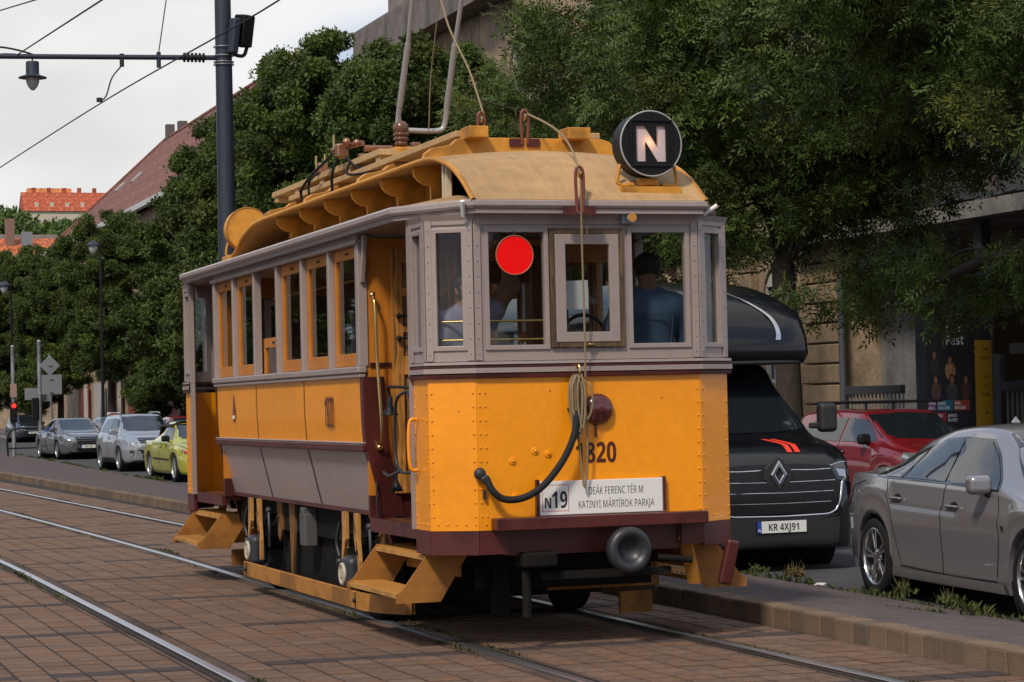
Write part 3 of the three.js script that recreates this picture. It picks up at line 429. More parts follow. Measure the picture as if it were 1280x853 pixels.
  for (const x of [-0.45, 0.45]) {
    P('roof_plank', [rbox(0.15, 0.05, 3.7, x, 3.545, -4.95, 0.006)], MAT.plank); P('roof_plank', [rbox(0.17, 0.045, 5.0, x, 3.45, -3.6, 0.006)], MAT.plank);
    for (const z of [-3.2, -4.1, -5.0, -5.9, -6.7]) P('plank_spacer', [rbox(0.12, 0.05, 0.12, x, 3.497, z, 0.004)], MAT.plank);
  }
  // bow collector with its base, insulator and cables
  const bow = P('bow_collector', [tube([[-0.24, 3.66, -3.55], [-0.24, 3.82, -3.55], [-0.235, 4.0, -3.48]], 0.022, 8), tube([[-0.20, 3.77, -3.55], [0.08, 3.77, -3.55], [0.13, 3.785, -3.55], [0.15, 3.83, -3.54], [0.155, 4.0, -3.48]], 0.022, 8, 40), bar(V(-0.235, 3.95, -3.5), V(-0.225, 4.42, -3.26), 0.024), bar(V(-0.225, 4.4, -3.27), V(-0.24, 5.75, -2.58), 0.018), bar(V(0.155, 3.95, -3.5), V(0.16, 4.42, -3.26), 0.024), bar(V(0.16, 4.4, -3.27), V(0.2, 5.75, -2.58), 0.018), tube([[-0.7, 5.72, -2.56], [-0.5, 5.9, -2.5], [0, 5.93, -2.5], [0.5, 5.9, -2.5], [0.7, 5.72, -2.56]], 0.016, 8), bar(V(-0.23, 5.72, -2.58), V(-0.5, 5.9, -2.5), 0.012), bar(V(0.2, 5.72, -2.58), V(0.5, 5.9, -2.5), 0.012), bar(V(-0.232, 4.9, -3.01), V(0.0, 5.3, -2.8), 0.01), bar(V(0.18, 4.9, -3.01), V(0.0, 5.3, -2.8), 0.01)], mat([0.42, 0.40, 0.39], 0.5, { metalness: 0.5 }));
  P('bow_base', [bar(V(-0.5, 3.63, -3.62), V(0.45, 3.63, -3.62), 0.026), rbox(0.07, 0.16, 0.07, -0.08, 3.6, -3.6, 0.01), rbox(0.06, 0.15, 0.06, 0.1, 3.58, -3.6, 0.01), bar(V(-0.5, 3.58, -3.8), V(0.45, 3.58, -3.8), 0.03), bar(V(0.18, 3.66, -3.6), V(0.30, 3.66, -3.6), 0.035), rbox(0.16, 0.1, 0.14, -0.05, 3.5, -3.6, 0.01)], MAT.copper);
  PE('base_block', [rbox(0.2, 0.14, 0.26, -0.27, 3.53, -3.35, 0.008), rbox(0.2, 0.12, 0.24, 0.14, 3.53, -3.35, 0.008)], MAT.roofYellow);
  P('insulator', [put(lathe([[0.001, 0], [0.05, 0], [0.05, 0.03], [0.035, 0.04], [0.062, 0.05], [0.062, 0.065], [0.035, 0.075], [0.062, 0.085], [0.062, 0.10], [0.035, 0.11], [0.062, 0.12], [0.06, 0.17], [0.03, 0.195], [0.008, 0.20], [0.006, 0.225], [0.001, 0.214]], 20), -0.27, 3.62, -3.36)], mat([0.13, 0.055, 0.032], 0.25));
  PE('roof_cable', [tube([[-0.30, 3.66, -3.4], [-0.34, 3.55, -3.5], [-0.42, 3.47, -3.6], [-0.52, 3.5, -3.8], [-0.55, 3.60, -4.0]], 0.012, 6), tube([[-0.55, 3.55, -3.9], [-0.6, 3.45, -3.8], [-0.5, 3.42, -3.4], [-0.35, 3.44, -3.2]], 0.012, 6), tube([[-0.56, 3.7, -4.2], [-0.58, 3.62, -4.6], [-0.62, 3.52, -5.0], [-0.64, 3.42, -5.2], [-0.62, 3.33, -5.2]], 0.013, 6), tube([[-0.58, 3.64, -4.1], [-0.63, 3.48, -4.15], [-0.62, 3.33, -4.2]], 0.013, 6), tube([[-0.5, 3.6, -5.0], [-0.6, 3.5, -5.05], [-0.6, 3.34, -5.05]], 0.012, 6)], MAT.black);
  PE('cable_clamp', [rbox(0.1, 0.12, 0.1, -0.56, 3.66, -4.1, 0.02), bar(V(-0.6, 3.68, -4.25), V(-0.45, 3.7, -3.85), 0.022), ball(0.035, -0.55, 3.72, -3.98), ball(0.03, -0.5, 3.70, -3.85), rbox(0.08, 0.09, 0.12, -0.5, 3.61, -5.0, 0.015)], MAT.copper);
  PE('cable_pin', [[-0.56, 3.68, -4.35], [-0.5, 3.60, -5.2], [-0.46, 3.60, -5.05]].map(([x, y, z]) => bar(V(x, y, z), V(x, y + 0.14, z), 0.009)), MAT.brass);
  // pulleys and cords
  const hook = (x, y, z, h) => [tube([[x - 0.018, y, z], [x - 0.018, y + h - 0.02, z], [x, y + h, z], [x + 0.022, y + h - 0.02, z], [x + 0.022, y, z]], 0.011, 7, 36)];
  for (const [x, y, z, h] of [[-0.38, 3.44, -1.0, 0.15], [-0.07, 3.37, -0.98, 0.24], [-0.10, 2.80, 0.155, 0.30]]) { const b = P('cord_pulley', hook(x, y, z, h), mat([0.16, 0.035, 0.02], 0.4)); part(b, 'wheel', [put(new THREE.CylinderGeometry(0.024, 0.024, 0.014, 16), x + 0.002, y + h - 0.05, z, 0, 0, Math.PI / 2)], MAT.brass); if (y < 3.4) part(b, 'foot_plate', [span(x - 0.11, x - 0.015, y - 0.015, y + 0.04, z - 0.02, z + 0.004), span(x + 0.015, x + 0.11, y - 0.015, y + 0.04, z - 0.02, z + 0.004)], MAT.maroon); }
  PE('trolley_cord', [tube([[-0.05, 3.58, -0.97], [0.02, 3.5, -0.8], [0.03, 3.38, -0.5], [0.0, 3.22, -0.2], [-0.05, 3.04, 0.05], [-0.09, 3.06, 0.15]], 0.008, 6), tube([[-0.36, 3.58, -1.0], [-0.35, 3.9, -1.3], [-0.3, 4.4, -2.0], [-0.1, 5.0, -2.8], [0.05, 5.2, -2.85]], 0.008, 6), tube([[0.0, 3.75, -3.5], [0.0, 4.2, -3.4], [0.03, 4.8, -3.2], [0.02, 5.3, -2.85]], 0.005, 5), tube([[-0.088, 3.06, 0.155], [-0.085, 2.6, 0.14], [-0.065, 2.0, 0.10], [-0.06, 1.74, 0.08]], 0.007, 6)], MAT.rope);
  { const R = rng(5), L = []; for (let k = 0; k < 6; k++) { const w = 0.018 + 0.022 * R(), x = -0.135 + 0.02 * (R() - 0.5) + k * 0.005, b = 1.44 - 0.12 * R(), zz = 0.06 + 0.01 * k; L.push(tube([[x, 1.75, zz - 0.02], [x - w, 1.68, zz], [x - w * 0.8, 1.5, zz], [x, b, zz + 0.01], [x + w * 0.8, 1.52, zz + 0.01], [x + w, 1.66, zz], [x + 0.01, 1.76, zz - 0.02]], 0.0075, 6, 50)); }
    L.push(tube([[-0.14, 1.74, 0.07], [-0.13, 1.5, 0.09], [-0.10, 1.2, 0.07], [-0.08, 1.02, 0.07], [-0.065, 1.1, 0.07], [-0.055, 1.4, 0.08], [-0.08, 1.7, 0.07]], 0.0075, 6, 60)); L.push(tube([[-0.10, 1.74, 0.08], [-0.045, 1.68, 0.11], [-0.03, 1.55, 0.115], [-0.07, 1.46, 0.10], [-0.11, 1.5, 0.09]], 0.007, 6, 40)); P('cord_coil', L, MAT.rope); }
  P('cord_cleat', [tube([[-0.10, 1.80, 0.02], [-0.10, 1.82, 0.07], [-0.10, 1.77, 0.085], [-0.10, 1.74, 0.06]], 0.009, 6)], MAT.brass);
  // lamp cover, hose, plates and number on the dash
  PP('lamp_cover', [put(lathe([[0.001, 0.07], [0.02, 0.07], [0.03, 0.062], [0.075, 0.052], [0.098, 0.03], [0.105, 0.0], [0.001, 0.0]], 32), 0.05, 1.53, 0.0, Math.PI / 2), put(new THREE.CylinderGeometry(0.016, 0.016, 0.02, 12), 0.05, 1.53, 0.07, Math.PI / 2), rbox(0.016, 0.08, 0.012, 0.03, 1.39, 0.008, 0.004)], mat([0.085, 0.013, 0.011], 0.25, { clearcoat: 0.6 }));
  const hose = P('air_hose', [tube([[-0.14, 1.53, 0.03], [-0.135, 1.50, 0.09], [-0.15, 1.40, 0.11], [-0.21, 1.26, 0.12], [-0.31, 1.12, 0.12], [-0.42, 1.02, 0.12], [-0.54, 0.97, 0.11], [-0.65, 0.975, 0.10], [-0.715, 1.03, 0.09], [-0.745, 1.11, 0.06]], 0.023, 10, 90)], MAT.rubber);
  part(hose, 'coupling', [put(lathe([[0.001, 0.05], [0.03, 0.05], [0.034, 0.03], [0.04, 0.02], [0.036, 0.0], [0.001, 0.0]], 14), -0.775, 1.135, 0.01, Math.PI / 2), rbox(0.055, 0.05, 0.05, -0.75, 1.10, 0.05, 0.015, 0, 0, 0.4), put(new THREE.CylinderGeometry(0.03, 0.03, 0.03, 14), -0.14, 1.535, 0.03, 0, 0, 0.3), rbox(0.02, 0.06, 0.02, -0.745, 1.0, 0.02, 0.004)], MAT.iron);
  PE('dash_bolt', [[-0.545, 1.21], [-0.39, 1.27], [-0.30, 1.25], [-0.53, 0.98]].map(([x, y]) => [put(new THREE.CylinderGeometry(0.022, 0.026, 0.008, 16), x, y, 0.004, Math.PI / 2), ball(0.010, x, y, 0.01)]), MAT.yellow);
  PP('dash_number', [text('1820', 0.135, 0.003, 0.72).translate(0.03, 1.25, 0.0005)], MAT.maroon);
  { const c = document.createElement('canvas'); c.width = 1024; c.height = 264; const x = c.getContext('2d'); x.fillStyle = '#d9d6d2'; x.fillRect(0, 0, 1024, 264);
    x.strokeStyle = '#b84a44'; x.lineWidth = 5; x.strokeRect(24, 26, 216, 210); x.fillStyle = '#161413'; x.textAlign = 'center'; x.textBaseline = 'alphabetic';
    const t = (s, px, py, size, k, w = 'bold') => { x.save(); x.translate(px, py); x.scale(k, 1); x.font = `${w} ${size}px sans-serif`; x.fillText(s, 0, 0); x.restore(); };
    t('N', 70, 212, 120, 0.72); t('19', 166, 212, 188, 0.66); t('DEÁK FERENC TÉR M', 636, 112, 84, 0.60, 'normal'); t('KATINYI MÁRTÍROK PARKJA', 636, 222, 84, 0.62, 'normal');
    const tex = new THREE.CanvasTexture(c); tex.colorSpace = THREE.SRGBColorSpace; tex.anisotropy = 4;
    const board = P('route_board', [rbox(0.865, 0.22, 0.018, 0.05, 0.962, 0.02, 0.003)], MAT.white);
    part(board, 'route_print', new THREE.PlaneGeometry(0.855, 0.212).translate(0.05, 0.962, 0.0305), new THREE.MeshStandardMaterial({ map: tex, roughness: 0.45 }), 'white route plate lettered with line number and two stops', true);
    part(board, 'board_clip', [span(-0.398, -0.378, 0.845, 1.085, 0.004, 0.038), span(0.482, 0.502, 0.86, 1.08, 0.004, 0.038), span(-0.378, 0.482, 0.838, 0.849, 0.004, 0.034)], MAT.maroon); }
  P('tail_bracket_lamp', [rbox(0.09, 0.075, 0.03, 0.275, 2.775, 0.045, 0.006), put(new THREE.CylinderGeometry(0.034, 0.034, 0.05, 18), 0.285, 2.775, 0.07, Math.PI / 2)], MAT.galv);
  P('lamp_lens', [put(new THREE.CylinderGeometry(0.027, 0.027, 0.01, 18), 0.285, 2.775, 0.098, Math.PI / 2)], mat([0.5, 0.22, 0.04], 0.2));
  // red tail disc hung before the window
  const red = new THREE.MeshPhysicalMaterial({ roughness: 0.6, specularIntensity: 0.15 }); red.color.setRGB(0.88, 0.006, 0.006);
  const disc = P('tail_disc', [put(new THREE.CylinderGeometry(0.124, 0.124, 0.006, 48), -0.505, 2.535, 0.018, Math.PI / 2)], red);
  part(disc, 'rim', [put(new THREE.TorusGeometry(0.126, 0.004, 8, 48), -0.505, 2.535, 0.021)], mat([0.30, 0.12, 0.06], 0.4)); part(disc, 'stem', [bar(V(-0.505, 2.655, 0.019), V(-0.505, 2.69, 0.019), 0.005)], MAT.iron);
  // round line sign with a lit letter
  function lineSign(lit) {
    const g = new THREE.Group(), nx = 0.105, ny = 0.118, w = 0.066, d = (pts) => pts;
    const N = [[-nx, -ny], [-nx, ny], [-nx + w * 0.95, ny], [nx - w, -0.01], [nx - w, ny], [nx, ny], [nx, -ny], [nx - w * 0.95, -ny], [-nx + w, 0.01], [-nx + w, -ny]];
    const circ = Array.from({ length: 64 }, (_, i) => [0.214 * Math.cos(i / 32 * Math.PI), 0.214 * Math.sin(i / 32 * Math.PI)]);
    const body = part(g, 'sign_drum', lit ? [poly(circ, 0.012, 0, [N]).translate(0, 0, 0.08), put(new THREE.CylinderGeometry(0.214, 0.214, 0.15, 64, 1, true), 0, 0, 0, Math.PI / 2), put(new THREE.CircleGeometry(0.214, 64), 0, 0, -0.075)] : [put(new THREE.CylinderGeometry(0.214, 0.214, 0.16, 64), 0, 0, 0, Math.PI / 2)], lit ? MAT.black : MAT.roofYellow);
    part(body, 'sign_rim', [put(new THREE.TorusGeometry(0.214, 0.006, 8, 64), 0, 0, lit ? 0.082 : -0.08)], lit ? mat([0.35, 0.33, 0.31], 0.4) : MAT.ochre);
    if (lit) { part(body, 'letter_frame', [poly(rectPts(-0.150, 0.150, -0.152, 0.158), 0.012, 0.002, [rectPts(-0.138, 0.138, -0.14, 0.146).reverse()]).translate(0, 0, 0.091)], MAT.black);
      const op = new THREE.MeshPhysicalMaterial({ roughness: 1, transmission: 0.35, thickness: 0, side: THREE.DoubleSide }); op.color.setRGB(0.78, 0.64, 0.66);
      part(body, 'letter_glass', [new THREE.PlaneGeometry(0.24, 0.26).translate(0, 0, 0.070)], op, 'pinkish opal glass letter lit from behind');
      const bm = new THREE.MeshStandardMaterial({ emissiveIntensity: 3 }); bm.color.setRGB(1, 0.6, 0.3); bm.emissive.setRGB(1, 0.45, 0.12); part(body, 'bulb', [ball(0.016, -0.005, 0.01, 0.040)], bm);
      const pl = new THREE.PointLight(new THREE.Color().setRGB(1, 0.48, 0.14), 0.022, 0, 2); pl.position.set(-0.005, 0.01, 0.04); pl.castShadow = true; body.add(pl); }
    part(g, 'sign_cradle', [-1, 1].map((s) => [tube([[s * 0.19, -0.13, 0], [s * 0.205, -0.19, 0], [s * 0.21, -0.245, 0], [s * 0.19, -0.265, 0], [s * 0.12, -0.265, 0]], 0.012, 6, 30), rbox(0.04, 0.02, 0.04, s * 0.12, -0.262, 0, 0.004)]).flat().concat([rbox(0.14, 0.05, 0.06, 0, -0.245, 0, 0.008)]), MAT.roofYellow);
    return g;
  }
  const s1 = lineSign(true); for (const m of [...s1.children]) { m.position.add(V(0.445, 3.265, -0.02)); tram.add(m); }
  const s2 = lineSign(false); for (const m of [...s2.children]) { m.rotation.y = Math.PI; m.position.add(V(-0.40, 3.36, -8.50)); tram.add(m); }
  P('sign_box', [put(poly([[0.05, 2.895], [-0.42, 2.97], [-0.42, 3.0], [0.05, 2.985]].map(([z, y]) => [z, y]), 0.43, 0.004), 0.445, 0, 0, 0, -Math.PI / 2)], MAT.roofYellow);
  P('sign_box', [span(-0.62, -0.18, 2.93, 3.10, -8.65, -8.3, 0.01)], MAT.roofYellow);
  // buffer and coupling gear
  PP('buffer', [put(lathe([[0.001, 0.03], [0.05, 0.035], [0.075, 0.07], [0.10, 0.10], [0.135, 0.10], [0.15, 0.07], [0.148, 0.02], [0.12, 0.0], [0.06, -0.02], [0.05, -0.25], [0.001, -0.25]], 40), 0.17, 0.62, 0.14, Math.PI / 2)], mat([0.022, 0.022, 0.026], 0.42, { map: T.grime }));
  PP('coupling_gear', [span(-0.58, 0.62, 0.34, 0.60, -0.75, -0.55), span(-0.52, -0.40, 0.16, 0.55, -0.60, -0.50, 0.02), box(0.9, 0.05, 0.06, 0.1, 0.46, -0.05), bar(V(-0.45, 0.5, -0.05), V(-0.45, 0.2, -0.05), 0.03), bar(V(0.45, 0.55, 0.0), V(0.66, 0.53, 0.08), 0.022), rbox(0.24, 0.10, 0.2, -0.38, 0.57, -0.05, 0.02)], MAT.under);
  PPE('lifeguard', [put(box(0.82, 0.16, 0.02), 0.36, 0.38, -0.80, -0.3), span(0.56, 0.80, 0.10, 0.25, -1.02, -0.98), put(box(0.02, 0.3, 0.10), 0.72, 0.5, -0.1, 0, 0.5, 0.3)], MAT.ochre);
  PP('drag_shoe', [put(rbox(0.09, 0.30, 0.06, 0, 0, 0, 0.02), 0.93, 0.50, 0.05, 0.1, 0, -0.2)], MAT.maroon);
  // steps on both sides of each platform
  const plate = (z, s) => poly([[-1.02, 0.615], [-0.74, 0.615], [-0.94, 0.30], [-1.24, 0.30], [-1.24, 0.36], [-1.20, 0.38]].map(([x, y]) => [s * x, y]), 0.016).translate(0, 0, z);
  for (const s of [-1, 1]) { const stepM = mat([0.27, 0.105, 0.013], 0.65, { map: T.grime }); const st = P('boarding_step', [plate(-0.36, -s), plate(-1.60, -s), box(0.02, 0.15, 1.22, s * 0.80, 0.53, -0.98)], stepM);
    part(st, 'tread', [box(0.26, 0.03, 1.22, s * 1.10, 0.345, -0.98), ...Array.from({ length: 15 }, (_, i) => box(0.22, 0.012, 0.02, s * 1.10, 0.366, -1.55 + i * 0.082))], mat([0.40, 0.19, 0.04], 0.65, { map: T.grime }));
    part(st, 'tread', [box(0.20, 0.03, 1.22, s * 0.93, 0.585, -0.98), ...Array.from({ length: 15 }, (_, i) => box(0.18, 0.012, 0.02, s * 0.93, 0.606, -1.55 + i * 0.082))], mat([0.40, 0.19, 0.04], 0.65, { map: T.grime })); turned(st); }
  // guard bar between the steps
  PP('guard_bar', [rbox(0.03, 0.125, 3.85, -1.05, 0.19, -3.92, 0.006), sheet(12, 1, (u, v) => { const a = u * 1.2; return [-1.066 + 0.35 * (1 - Math.cos(a)), lerp(0.13, 0.252, v), -2.0 + 0.68 * Math.sin(a)]; }), sheet(12, 1, (u, v) => { const a = u * 1.2; return [-1.036 + 0.35 * (1 - Math.cos(a)), lerp(0.13, 0.252, v), -2.0 + 0.65 * Math.sin(a)]; }), sheet(12, 1, (u, v) => { const a = u * 1.2; return [-1.066 + 0.03 * v + 0.35 * (1 - Math.cos(a)), 0.252, -2.0 + lerp(0.68, 0.65, v) * Math.sin(a)]; })], MAT.ochre);
  PPE('guard_bolt', [-2.05, -5.72].map((z) => [ball(0.02, -1.068, 0.19, z), box(0.006, 0.12, 0.012, -1.067, 0.19, z)]), MAT.black);
  // running gear
  PE('underframe', [span(-0.62, 0.62, 0.52, 0.80, -6.9, -1.7), span(-0.85, -0.78, 0.55, 0.80, -6.9, -1.7), span(0.78, 0.85, 0.55, 0.80, -6.9, -1.7), span(-0.5, 0.5, 0.25, 0.55, -3.4, -2.7), span(-0.5, 0.5, 0.25, 0.55, -5.6, -4.9), span(-0.6, 0.6, 0.22, 0.5, -4.45, -3.85), span(-0.80, -0.76, 0.16, 0.56, -5.35, -2.95), span(0.76, 0.80, 0.16, 0.56, -5.35, -2.95), span(-0.66, 0.66, 0.20, 0.60, -1.72, -1.62), span(-0.66, 0.66, 0.20, 0.60, -6.98, -6.88), span(-0.55, 0.55, 0.5, 0.62, -1.7, -0.3), span(-0.55, 0.55, 0.5, 0.62, -8.3, -6.9)], MAT.under);
  for (const z of [-2.5, -5.78]) {
    for (const s of [-1, 1]) {
      P('wheel', [put(lathe([[0.001, -0.02], [0.14, -0.02], [0.30, -0.01], [0.34, 0.045], [0.40, 0.045], [0.402, -0.05], [0.425, -0.06], [0.425, -0.085], [0.33, -0.085], [0.30, -0.05], [0.001, -0.05]], 40), s * 0.75, 0.405, z, 0, 0, s * -Math.PI / 2)], MAT.under);
      const ax = P('axle_box', [put(rbox(0.16, 0.27, 0.24, 0, 0, 0, 0.06), s * 0.955, 0.35, z)], mat([0.03, 0.032, 0.04], 0.5, { metalness: 0.3 }));
      part(ax, 'cover', [put(new THREE.TorusGeometry(0.072, 0.014, 8, 24), s * 1.04, 0.35, z, 0, Math.PI / 2), put(new THREE.CylinderGeometry(0.03, 0.03, 0.02, 14), s * 1.04, 0.35, z, 0, 0, Math.PI / 2), ...[0, 1, 2].map((q) => put(box(0.014, 0.13, 0.016), s * 1.041, 0.35, z, q * Math.PI / 3))], mat([0.42, 0.36, 0.28], 0.5));
      for (const dz of [-0.17, 0.17]) { const q = Math.sign(dz), H = (pts) => pts.map(([u, v]) => [u + (v < 0.12 ? -q * 0.06 : 0), v]); P('spring_hanger', [put(poly(H([[-0.05, 0.40], [0.05, 0.40], [0.05, 0.20], [0.022, 0.06], [0.018, -0.12], [-0.018, -0.12], [-0.022, 0.06], [-0.05, 0.20]]), 0.03, 0.003, [H([[0.016, 0.28], [0.012, 0.13], [-0.012, 0.13], [-0.016, 0.28]]).reverse()]), s * 0.965, 0.40, z + dz, 0, Math.PI / 2)], mat([0.40, 0.19, 0.05], 0.5, { map: T.grime })); }
      PE('brake_link', [tube([[s * 0.94, 0.72, z + 0.42], [s * 0.95, 0.55, z + 0.48], [s * 0.94, 0.4, z + 0.44]], 0.014, 6), tube([[s * 0.94, 0.72, z - 0.42], [s * 0.95, 0.55, z - 0.50], [s * 0.94, 0.45, z - 0.46]], 0.014, 6), ball(0.03, s * 0.94, 0.71, z + 0.42), ball(0.03, s * 0.94, 0.41, z - 0.46)], MAT.iron);
      PE('leaf_spring', [0, 1, 2, 3].map((q) => sheet(10, 1, (u, v) => { const t = u * 2 - 1, k = 1 - q * 0.18; return [s * (0.88 + 0.06 * v), 0.60 - q * 0.022 - 0.09 * t * t * k * k * -1, z + t * 0.55 * k]; })), MAT.under);
    }
    P('axle', [bar(V(-0.95, 0.405, z), V(0.95, 0.405, z), 0.06)], MAT.under);
  }
  PPE('resistor_box', [rbox(0.10, 0.26, 0.2, -0.9, 0.60, -4.1, 0.01), rbox(0.11, 0.08, 0.12, -0.9, 0.74, -4.1, 0.01)], mat([0.07, 0.066, 0.066], 0.6));
  PPE('hanger_plate', [poly([[-0.16, 0.8], [0.05, 0.8], [0.03, 0.55], [-0.06, 0.2], [-0.10, 0.2], [-0.12, 0.5]], 0.02).rotateY(-Math.PI / 2).translate(-0.86, 0, -4.75), poly([[-0.16, 0.8], [0.05, 0.8], [0.03, 0.55], [-0.06, 0.45], [-0.12, 0.5]], 0.02).rotateY(-Math.PI / 2).translate(-0.86, 0, -1.95), poly([[-0.16, 0.8], [0.05, 0.8], [0.03, 0.55], [-0.06, 0.45], [-0.12, 0.5]], 0.02).rotateY(-Math.PI / 2).translate(-0.86, 0, -5.2)], mat([0.15, 0.065, 0.014], 0.7, { map: T.grime }));
}
console.log('tram done');
// ---------- vehicles ----------
function curve(rows) {                                                    // smooth monotone curve through [z, value] rows
  const n = rows.length, d = [], m = []; for (let i = 0; i < n - 1; i++) d.push((rows[i + 1][1] - rows[i][1]) / (rows[i + 1][0] - rows[i][0]));
  for (let i = 0; i < n; i++) m.push(i === 0 ? d[0] : i === n - 1 ? d[n - 2] : d[i - 1] * d[i] <= 0 ? 0 : 2 * d[i - 1] * d[i] / (d[i - 1] + d[i]));
  return (x) => { if (x <= rows[0][0]) return rows[0][1]; if (x >= rows[n - 1][0]) return rows[n - 1][1]; let i = 0; while (x > rows[i + 1][0]) i++; const h = rows[i + 1][0] - rows[i][0], t = (x - rows[i][0]) / h, a = t * t * t, b = t * t;
    return (2 * a - 3 * b + 1) * rows[i][1] + (a - 2 * b + t) * h * m[i] + (-2 * a + 3 * b) * rows[i + 1][1] + (a - b) * h * m[i + 1]; };
}
function carShell(s) {                                                    // skin of a car: sections along z, nose at +z, wheels at s.axles, ground at y = 0
  const hw = curve(s.hw), belt = curve(s.belt), top = curve(s.top), rw = curve(s.rw), bot = curve(s.bot), zN = s.hw[s.hw.length - 1][0], zT = s.hw[0][0];
  const zs = new Set(); const N = s.n ?? 90; for (let i = 0; i <= N; i++) zs.add(lerp(zT, zN, i / N));
  for (const a of s.axles) for (let k = 0; k <= 20; k++) zs.add(a + s.arch * Math.cos(Math.PI * k / 20) * 0.9999);
  for (let k = 1; k < 7; k++) { zs.add(zN - 0.16 * (1 - Math.cos(k / 7 * Math.PI / 2))); zs.add(zT + 0.16 * (1 - Math.cos(k / 7 * Math.PI / 2))); }
  const Z = [...zs].filter((z) => z <= zN && z >= zT).sort((a, b) => a - b), ring = (z) => {
    const w = hw(z), b = belt(z), t = Math.max(top(z), b + 0.012), r = Math.min(rw(z), w * 0.93); let y0 = bot(z); let arch = 0;
    for (const a of s.axles) { const q = s.arch * s.arch - (z - a) ** 2; if (q > 0) { y0 = Math.max(y0, s.wr + Math.sqrt(q)); arch = 1; } }
    y0 = Math.min(y0, b - 0.08); const L = (k) => lerp(y0, b, k), g0 = b + Math.min(0.02, (t - b) * 0.3), g1 = Math.max(g0 + 0.003, t - 0.075), tw = s.tuck ?? 0.93, fl = arch ? 1 : tw;
    return [[0, y0 + 0.005], [w * 0.86, y0 + 0.002], [w * lerp(fl, 1, 0.1), y0 + 0.006], [w * lerp(fl, 1, 0.55), L(0.13)], [w * lerp(fl, 1, 0.85) * 0.995, L(0.30)], [w, L(0.52)], [w * 1.004, L(0.74)], [w * (s.waist ?? 0.982) * 0.992, L(0.80)], [w * 0.958, L(0.96)], [w * 0.935, b + (g0 - b) * 0.7],
      [lerp(w * 0.925, r, 0.06), lerp(g0, g1, 0.05)], [lerp(w * 0.925, r, 0.36), lerp(g0, g1, 0.36)], [lerp(w * 0.925, r, 0.7), lerp(g0, g1, 0.7)], [r, g1], [r * 0.955, lerp(g1, t, 0.5)], [r * 0.86, lerp(g1, t, 0.78)], [r * 0.55, lerp(g1, t, 0.95)], [0, t]];
  };
  const P = [], I = []; const rings = Z.map(ring), m = rings[0].length, full = 2 * m - 2;
  rings.forEach((q, i) => { for (let k = 0; k < m; k++) P.push(q[k][0], q[k][1], Z[i]); for (let k = m - 2; k > 0; k--) P.push(-q[k][0], q[k][1], Z[i]); });
  for (let i = 0; i < rings.length - 1; i++) for (let k = 0; k < full; k++) { const a = i * full + k, b = i * full + (k + 1) % full, c = a + full, d = b + full; I.push(a, b, d, a, d, c); }
  const cap = (i, f) => { const o = i * full; let cx = 0, cy = 0; for (let k = 0; k < full; k++) cy += P[(o + k) * 3 + 1] / full; const c = P.length / 3; P.push(0, cy, Z[i] + f * 0.015); for (let k = 0; k < full; k++) { const a = o + k, b = o + (k + 1) % full; f > 0 ? I.push(c, a, b) : I.push(c, b, a); } };
  cap(rings.length - 1, 1); cap(0, -1);
  const g = new THREE.BufferGeometry(); g.setAttribute('position', new THREE.Float32BufferAttribute(P, 3)); g.setIndex(I); g.computeVertexNormals(); return g;
}
const RAY = new THREE.Raycaster();
function drape(shellMesh, outline, dir, off = 0.004, sub = 3, holes = []) {  // flat outline laid onto the skin along an axis: '-x', '+x' (z, y), '+z', '-z' (x, y), 'y' (x, z)
  const [h0] = [new THREE.ShapeGeometry((() => { const s = new THREE.Shape(outline.map((p) => V2(...p))); for (const h of holes) s.holes.push(new THREE.Path(h.map((p) => V2(...p)))); return s; })())];
  let tri = []; const pos = h0.attributes.position, id = h0.index.array; for (let i = 0; i < id.length; i += 3) tri.push([0, 1, 2].map((k) => [pos.getX(id[i + k]), pos.getY(id[i + k])]));
  const mid = (a, b) => [(a[0] + b[0]) / 2, (a[1] + b[1]) / 2]; for (let k = 0; k < sub; k++) tri = tri.flatMap(([a, b, c]) => { const d = mid(a, b), e = mid(b, c), f = mid(c, a); return [[a, d, f], [d, b, e], [f, e, c], [d, e, f]]; });
  const cache = new Map(), ax = dir[1] ?? dir, sg = dir[0] === '-' ? -1 : 1;
  const hit = (u, v) => { const k = u.toFixed(4) + ',' + v.toFixed(4); if (cache.has(k)) return cache.get(k); let o, d; if (ax === 'x') { o = V(sg * 6, v, u); d = V(-sg, 0, 0); } else if (ax === 'z') { o = V(u, v, sg * 12); d = V(0, 0, -sg); } else { o = V(u, 8, v); d = V(0, -1, 0); }
    RAY.set(o, d); const r = RAY.intersectObject(shellMesh, false)[0]; const p = r ? r.point.clone().addScaledVector(d, -off).addScaledVector(r.face.normal, off * 0.6) : null; cache.set(k, p); return p; };
  const P = []; for (const t of tri) { const q = t.map(([u, v]) => hit(u, v)); if (q.some((p) => !p)) continue; for (const p of q) P.push(p.x, p.y, p.z); }
  let g = new THREE.BufferGeometry(); g.setAttribute('position', new THREE.Float32BufferAttribute(P, 3)); g = mergeVertices(g, 1e-4); g.computeVertexNormals(); return g;
}
